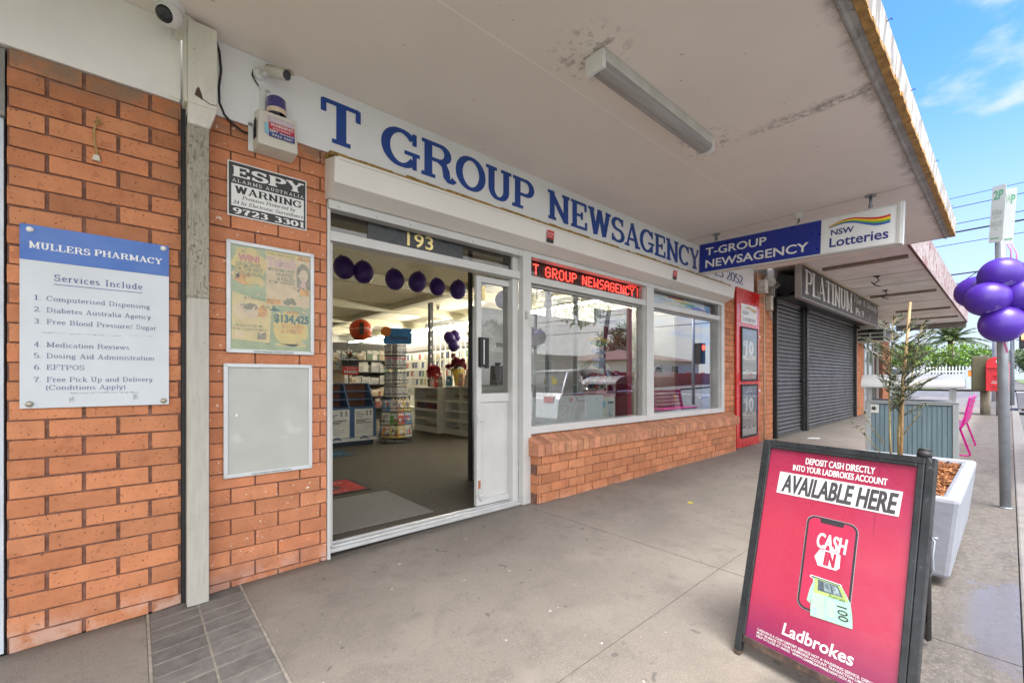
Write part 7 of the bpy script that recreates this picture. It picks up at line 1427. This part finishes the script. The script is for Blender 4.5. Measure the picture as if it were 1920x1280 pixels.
wires = [((26, -1.6, 9.42), 27, .012, 'thin power line, uppermost of the wires left of the parking sign'), ((26, -2.3, 9.0), 27, .016, 'power line second from the top beside the awning corner'), ((26, -1.8, 8.30), 26, .016, 'thin power line just above the thick cable at the parking sign'), ((26, -2.5, 7.95), 26, .035, 'thick black cable crossing the sky behind the parking sign top'), ((26, -2.0, 7.45), 26, .014, 'faint power line just below the thick black cable'), ((26, -2.6, 6.15), 26, .03, 'black cable crossing the sky at the foot of the parking sign'), ((26, -2.4, 5.75), 26, .018, 'thin wire below the cable at the foot of the parking sign'), ((26, -2.6, 5.05), 26, .026, 'lowest dark wire crossing behind the purple balloons')]
for (p, _, rad, lab) in wires:
    mb = MB(); n = 16
    for e in ((p[0] + 1.0, 36, p[2] + .1),):
        A0, B0 = Vector((p[0], -30, p[2])), Vector(e); mb.tube([A0.lerp(B0, i / n) + Vector((0, 0, -.55 * 4 * (i / n) * (1 - i / n))) for i in range(n + 1)], rad, 5)
    tag(rebase(mb.build('power_line', blackm), p), lab, 'power line', 'power lines at the corner')
mb = MB(); n = 10; A0, B0 = Vector((26, -2.5, 6.0)), Vector((70, 12, 7)); mb.tube([A0.lerp(B0, i / n) + Vector((0, 0, -1.2 * 4 * (i / n) * (1 - i / n))) for i in range(n + 1)], .018, 5); tag(rebase(mb.build('power_line', blackm), A0), 'slack wire slanting from the corner pole down to the hedge', 'power line')

# ================================================================== FAR SIDE OF THE SIDE STREET
fn = thing('picket_fence', 'white picket fence in front of the bright green hedge', 'fence', (42, 1, gz(42))); zf = gz(42)
mb = MB(); y = -1.3
while y < 9:
    mb.box(42, y, zf + .12, 42.03, y + .055, zf + 1.30); mb.hexa([(42, y - .02, zf + 1.30), (42.03, y - .02, zf + 1.30), (42.03, y + .075, zf + 1.30), (42, y + .075, zf + 1.30), (42.01, y + .02, zf + 1.42), (42.02, y + .02, zf + 1.42), (42.02, y + .035, zf + 1.42), (42.01, y + .035, zf + 1.42)]); y += .16
mb.build('pickets', white, fn); mb = MB(); mb.box(42.035, -1.3, zf + .35, 42.07, 9, zf + .45); mb.box(42.035, -1.3, zf + 1.02, 42.07, 9, zf + 1.12); mb.build('rail', white, fn)
for y in (-1.4, 1.2, 3.8, 6.4): mb = MB(); mb.box(41.97, y - .07, zf, 42.11, y + .07, zf + 1.5); mb.build('post', white, fn)
kk = thing('electrical_kiosk', 'pale green electrical cabinet with two orange warning labels beside the picket fence', 'cabinet', (41, -1.5, gz(41)))
mb = MB(); mb.box(40.7, -2.45, gz(41) - .05, 41.5, -1.0, 1.88); mb.box(40.68, -2.48, 1.881, 41.52, -.97, 1.93); mb.build('cabinet', kiosk_m, kk, bevel=.01)
KF = FX(40.70)
for a in (1.08, 1.50): mb = MB(); mb.fbox(KF, a, 1.36, a + .22, 1.74, .001, .006, 0); mb.fbox(KF, a + .02, 1.66, a + .20, 1.73, .006, .008, 1); mb.fbox(KF, a + .04, 1.42, a + .18, 1.46, .006, .008, 1); mb.build('warning_label', [orange, M('label_dark', (.30, .10, .02), .6)], kk)
mb = MB(); mb.fbox(KF, 1.72, .6, 1.735, 1.86, .001, .004); mb.fbox(KF, 1.76, 1.25, 1.80, 1.40, .001, .03); mb.build('door_seam', shutter_fr, kk)
def tree(name, label, cat, x, y, clumps, per, size, mat_, trunk, base=(1, 1, 1), group=None):
    t = thing(name, label, cat, (x, y, gz(x) - .02), group); mb = MB()
    for pts, rad in trunk: mb.tube(pts, rad, 7)
    mb.build('trunk', bark_d, t); mb = MB(); crown(mb, clumps, per, size, base=base); mb.build('crown', mat_, t); return t
rr = random.Random(33)
cl = [((45 + rr.uniform(-1, 1), y + rr.uniform(-.3, .3), rr.uniform(1.2, 3.0)), (1.0, .8, .8)) for y in [(-1.6 + .38 * k) for k in range(30)]] + [((45, 1.4 + .5 * k, 3.1 + .25 * math.sin(k)), (.9, .8, .7)) for k in range(5)]
hedge = tree('hedge', 'bright green hedge rising behind the white picket fence', 'hedge', 45, 3, cl, 260, .20, leaf_hedge, [([(45, y, .5), (45, y, 2.0)], .06) for y in (-1, 1, 3, 5)])
tree('shrub', 'grey green shrub at the left end of the hedge, under the red roof', 'shrub', 48, 4.6, [((48 + rr.uniform(-.6, .6), 2.6 + .5 * k, 2.9 + rr.uniform(-.3, .4)), (.9, .8, .7)) for k in range(6)], 240, .16, M('leaf_grey', (.16, .17, .11), .6, tint=True), [([(48, 4, .6), (48, 4, 2.5)], .08)])
pmt = thing('palm_tree', 'bushy palm tree rising over the hedge against the sky', 'palm', (52, .6, .7)); mb = MB(); mb.tube([(52, .45, .6), (52.05, .45, 3.0), (52, .45, 4.5)], [.22, .18, .16], 9); mb.build('trunk', bark_d, pmt); mb = MB()
for k in range(54):
    ang = 6.2832 * k / 54 * 3 + rr.uniform(-.1, .1); el = rr.uniform(-.1, 1.4); L_ = rr.uniform(1.7, 2.5); d = Vector((math.cos(ang) * math.cos(el), math.sin(ang) * math.cos(el), math.sin(el))); o_ = Vector((52, .45, 4.5)); sag = rr.uniform(.5, 1.0); g = rr.uniform(.55, 1.35)
    pts = [o_ + d * L_ * s + Vector((0, 0, -sag * s * s * (1.2 - .5 * math.sin(el)))) for s in [i / 9 for i in range(10)]]; mb.tube(pts, [.03 - .0025 * i for i in range(10)], 5, 0, g)
    for i in range(1, 10):
        dd = (pts[i] - pts[i - 1]).normalized(); sd_ = dd.cross(Vector((0, 0, 1))).normalized()
        for s in (-1, 1):
            for j in range(3): leaf(mb, pts[i - 1].lerp(pts[i], j / 3), sd_ * s + dd * .7 + Vector((0, 0, -.35)), .50 * (1 - i / 16), .055, 0, g * rr.uniform(.8, 1.2))
mb.build('crown', leaf_palm, pmt)
def house(name, label, x0, x1, y0, y1, zw, zr, roofm, wallm, wins):
    t = thing(name, label, 'house', ((x0 + x1) / 2, (y0 + y1) / 2, gz(x0))); mb = MB(); mb.box(x0, y0, gz(x0) - .3, x1, y1, zw); wl_ = mb.build('wall', wallm, t)
    mb = MB(); e = .5; mx = (x0 + x1) / 2; d = min(x1 - x0, y1 - y0) / 2; rg = [(x0 + d, (y0 + y1) / 2, zr), (x1 - d, (y0 + y1) / 2, zr)] if x1 - x0 > y1 - y0 else [(mx, y0 + d, zr), (mx, y1 - d, zr)]
    b = [(x0 - e, y0 - e, zw), (x1 + e, y0 - e, zw), (x1 + e, y1 + e, zw), (x0 - e, y1 + e, zw)]
    f = [(0, 1, 5, 4), (1, 2, 5), (2, 3, 4, 5), (3, 0, 4)] if x1 - x0 > y1 - y0 else [(0, 1, 4), (1, 2, 5, 4), (2, 3, 5), (3, 0, 4, 5)]
    mb.add(b + rg, f + [(3, 2, 1, 0)]); mb.build('roof', roofm, t)
    for (a, bb, w, h, face) in wins:
        mb = MB(); fr = face; mb.frame(fr, a, bb, a + w, bb + h, .08, .0, .06, 0); wf = mb.build('window', alu, t); mb = MB(); mb.quad(fr, a + .08, bb + .08, a + w - .08, bb + h - .08, .02); mb.build('pane', carglass, wf)
    return t
house('house', 'low house with a dusty red hipped roof showing left of the hedge', 58, 70, 4.6, 16, 3.4, 5.9, rooftile, house_w, [(-9, 1.5, 1.6, 1.2, FX(58))])
house('house', 'white gabled block far behind the salon corner', 46, 56, 14, 24, 4.6, 6.2, roofgrey, house_w, [(-17, 1.6, 1.6, 1.3, FX(46))])
tree('street_tree', 'round dark green street tree with leaning trunks along the far right footpath', 'tree', 62, -4.6, [((62 + rr.uniform(-3, 3), -5.2 + rr.uniform(-1.6, 1.3), 3.1 + rr.uniform(-.6, .8)), (1.3, .9, .6)) for k in range(16)], 330, .22, leaf_tree, [([(62, -4.4, .8), (62.5, -4.9, 2.0), (63, -5.6, 3.2)], [.20, .16, .1]), ([(62, -4.2, .8), (61.6, -4.3, 2.2), (61, -4.4, 3.2)], [.18, .15, .1]), ([(64, -4.9, .8), (64.3, -5.6, 2.4), (64.6, -6.0, 3.2)], [.18, .14, .1])])
tree('tree', 'hazy grey green trees in the distance behind the utility pole', 'tree', 95, 2, [((95 + rr.uniform(-3, 3), -2.5 + .7 * k, 4.3 + rr.uniform(-.9, 1.2)), (1.6, 1.1, 1.1)) for k in range(9)], 260, .30, M('leaf_far', (.15, .17, .12), .7, tint=True), [([(95, 0, .8), (95, 0, 4)], .2), ([(95, 3, .8), (95, 3, 4)], .2)])
tree('tree', 'dark tree far down the street at the right edge', 'tree', 110, -9, [((110 + rr.uniform(-3, 3), -10 + .8 * k, 4.5 + rr.uniform(-1.2, 1.6)), (2, 1.4, 1.4)) for k in range(9)], 240, .34, leaf_tree, [([(110, -7, .8), (110, -7, 4)], .25)])
# vehicles
def car(name, label, loc, rot, paint, L_=4.3, Wd=1.72, Hh=1.46):
    t = bpy.data.objects.new(name, None); COL.objects.link(t); t.location = loc; t.rotation_euler = (0, 0, rot); ORG[t.name] = (0, 0, 0); tag(t, label, 'car')
    # side profile x (front +), z
    low = [(-L_ / 2, .36), (-L_ / 2 + .05, .78), (-L_ / 2 + .18, .92), (L_ * .20, .95), (L_ / 2 - .45, .82), (L_ / 2 - .05, .66), (L_ / 2, .38), (L_ / 2 - .08, .24), (-L_ / 2 + .08, .24)]
    mb = MB(); n = len(low); secs = [(-1, .93), (-.97, 1.0), (.97, 1.0), (1, .93)]
    vs = [(x * k, s * Wd / 2, .26 + (z - .26) * (k if k == 1 else .96)) for s, k in secs for x, z in low]; fs = [tuple(range(n))[::-1], tuple(3 * n + i for i in range(n))]
    for j in range(3): fs += [(j * n + i, j * n + (i + 1) % n, (j + 1) * n + (i + 1) % n, (j + 1) * n + i) for i in range(n)]
    mb.add(vs, fs, 0, None, False)
    roof = [(-L_ * .36, Hh - .06), (-L_ * .22, Hh), (.02, Hh), (.28, Hh - .08)]
    mb.add([(x, s * (Wd / 2 - .26), z) for x, z in roof for s in (-1, 1)] + [(x, s * (Wd / 2 - .26), z - .045) for x, z in roof for s in (-1, 1)], [(2 * i, 2 * i + 1, 2 * i + 3, 2 * i + 2) for i in range(3)] + [(8 + 2 * i, 2 * i, 2 * i + 2, 10 + 2 * i) for i in range(3)] + [(2 * i + 1, 9 + 2 * i, 11 + 2 * i, 2 * i + 3) for i in range(3)])
    for s in (-1, 1):
        for (xa, za, xb, zb) in ((-L_ * .36, Hh - .08, -L_ * .45, .90), (.28, Hh - .10, L_ * .22, .93), (-.08, Hh - .03, -.02, .93)): mb.tube([(xa, s * (Wd / 2 - .26), za), (xb, s * (Wd / 2 - .07), zb)], .035, 6)
    mb.build('body', paint, t, bevel=.03)
    mb = MB(); b = [(-L_ * .445, -1), (-L_ * .445, 1), (L_ * .215, 1), (L_ * .215, -1)]; tp = [(-L_ * .35, -1), (-L_ * .35, 1), (.27, 1), (.27, -1)]
    mb.add([(x, s * (Wd / 2 - .085), .90) for x, s in b] + [(x, s * (Wd / 2 - .275), Hh - .07) for x, s in tp], [(0, 4, 5, 1), (1, 5, 6, 2), (2, 6, 7, 3), (3, 7, 4, 0)]); mb.build('window', carglass, t)
    for x in (-L_ * .30, L_ * .31):
        for s in (-1, 1):
            mb = MB(); y = s * (Wd / 2 - .09); mb.lathe([(.0, -.1), (.31, -.1), (.32, -.06), (.32, .06), (.31, .1), (.20, .1)], (x, y, .32), (0, s, 0), 20); wv = mb.build('wheel', tyre, t); mb = MB(); mb.lathe([(.205, .102), (.19, .085), (.05, .095), (0, .10)], (x, y, .32), (0, s, 0), 10); mb.build('rim', silver, wv)
    for s in (-1, 1):
        mb = MB(); mb.ell((L_ / 2 - .16, s * .60, .68), .17, .18, .08, 10); mb.build('headlight', glass_mat('lamp_glass', (.8, .8, .8), 2.0), t); mb = MB(); mb.box(-L_ / 2 + .02, s * .55 - .14, .70, -L_ / 2 + .12, s * .55 + .14, .84); mb.build('tail_light', red, t)
        mb = MB(); mb.ell((L_ * .18, s * (Wd / 2 + .08), .98), .05, .09, .06, 8); mb.build('mirror', paint, t)
        mb = MB(); mb.box(-.30, s * (Wd / 2 - .01), .80, -.16, s * (Wd / 2 + .02), .83); mb.build('handle', silver, t)
    return t
car('parked_car', 'silver hatchback parked at the kerb, seen mirrored in the first shop window', (9.0, -4.25, gz(9) - .13), 0, carpaint)
car('parked_car', 'white car in the side street half hidden behind the olive tree', (39.0, 3.6, gz(38) - .08), R(92), carwhite, 4.5)
# across the road, seen in the window glass
house('house', 'white house with brown tiled roof across the road', 38, 52, -34, -22, 3.2, 4.7, M('roof_brown', (.20, .12, .095), .85, var=.15, vscale=8), house_w, [(-47, 1.5, 1.6, 1.2, F((0, -21.99, 0), (-1, 0, 0), (0, 0, 1))), (-43.6, 1.5, 1.6, 1.2, F((0, -21.99, 0), (-1, 0, 0), (0, 0, 1)))])
house('house', 'brown brick block with flat grey roof across the road', 12, 27, -30, -20, 3.0, 3.4, roofgrey, M('brown_wall', (.22, .15, .11), .8, var=.15), [(-24, 1.0, 3.0, 1.6, F((0, -19.99, 0), (-1, 0, 0), (0, 0, 1))), (-19, 1.0, 3.0, 1.6, F((0, -19.99, 0), (-1, 0, 0), (0, 0, 1)))])
mb = MB(); mb.box(26, -17.9, gz(30) - .3, 62, -17.7, 1.75)
for k in range(12): mb.box(26 + 3 * k, -17.95, gz(30) - .3, 26.3 + 3 * k, -17.65, 1.85)
tag(rebase(mb.build('boundary_wall', M('red_wall', (.42, .06, .04), .8, var=.1)), (40, -17.8, .3)), 'low red boundary wall across the road', 'wall')
for (x, y, s, lab) in ((13.6, -7.4, 1.0, 'leafy street tree across the kerb, its crown mirrored at the top of the first window'), (34, -38, 1.8, 'dark tree behind the white house across the road'), (60, -40, 2.2, 'tall tree at the far end across the road'), (22, -36, 1.7, 'tree behind the brown brick block across the road')):
    tree('tree', lab, 'tree', x, y, [((x + rr.uniform(-1.6, 1.6) * s, y + rr.uniform(-1.6, 1.6) * s, 4.6 * (s ** .4) + rr.uniform(-.8, 1.2) * s), (1.0 * s, 1.0 * s, .7 * s)) for k in range(12)], 220, .20 * s, leaf_tree, [([(x, y, gz(x) - .2), (x + .1, y, 2.4), (x + .4, y + .2, 4.4)], [.16 * s, .12 * s, .07 * s])])
t5 = simple_pole('traffic_signal', 18.6, -6.2, .07, 4.2, galv, 'traffic signal in the road island, its red light mirrored in the second window', 'traffic light')
mb = MB(); mb.box(18.4, -6.05, 1.85, 18.8, -5.75, 2.75); mb.build('signal_head', blackm, t5, bevel=.02); mb = MB(); mb.cyl((18.6, -5.75, 2.55), (18.6, -5.735, 2.55), .12, n=16); mb.build('lamp', red_lit, t5)
t6 = simple_pole('utility_pole', 17.0, -8.4, .14, 9.5, timber_post, 'timber power pole across the kerb, mirrored in the second window', 'utility pole'); mb = MB(); mb.box(16, -8.5, 8.6, 18, -8.3, 8.75); mb.build('crossarm', timber_post, t6)
# scraps on the footpath
mb = MB(); mb.add([(9.3, -.42, .104), (9.55, -.40, .104), (9.62, -.56, .106), (9.35, -.60, .112)], [(0, 1, 2, 3)]); tag(rebase(mb.build('paper_scrap', white), (9.4, -.5, .104)), 'scrap of white paper lying at the foot of the narrow shutter', 'litter')
mb = MB(); mb.add([(3.72, -.98, .094), (3.76, -.97, .100), (3.78, -1.0, .095), (3.74, -1.02, .094)], [(0, 1, 2, 3)]); tag(rebase(mb.build('fallen_leaf', M('yellow_leaf', (.60, .50, .04), .6)), (3.74, -1, .094)), 'tiny yellow leaf on the grey footpath in front of the windows', 'leaf')
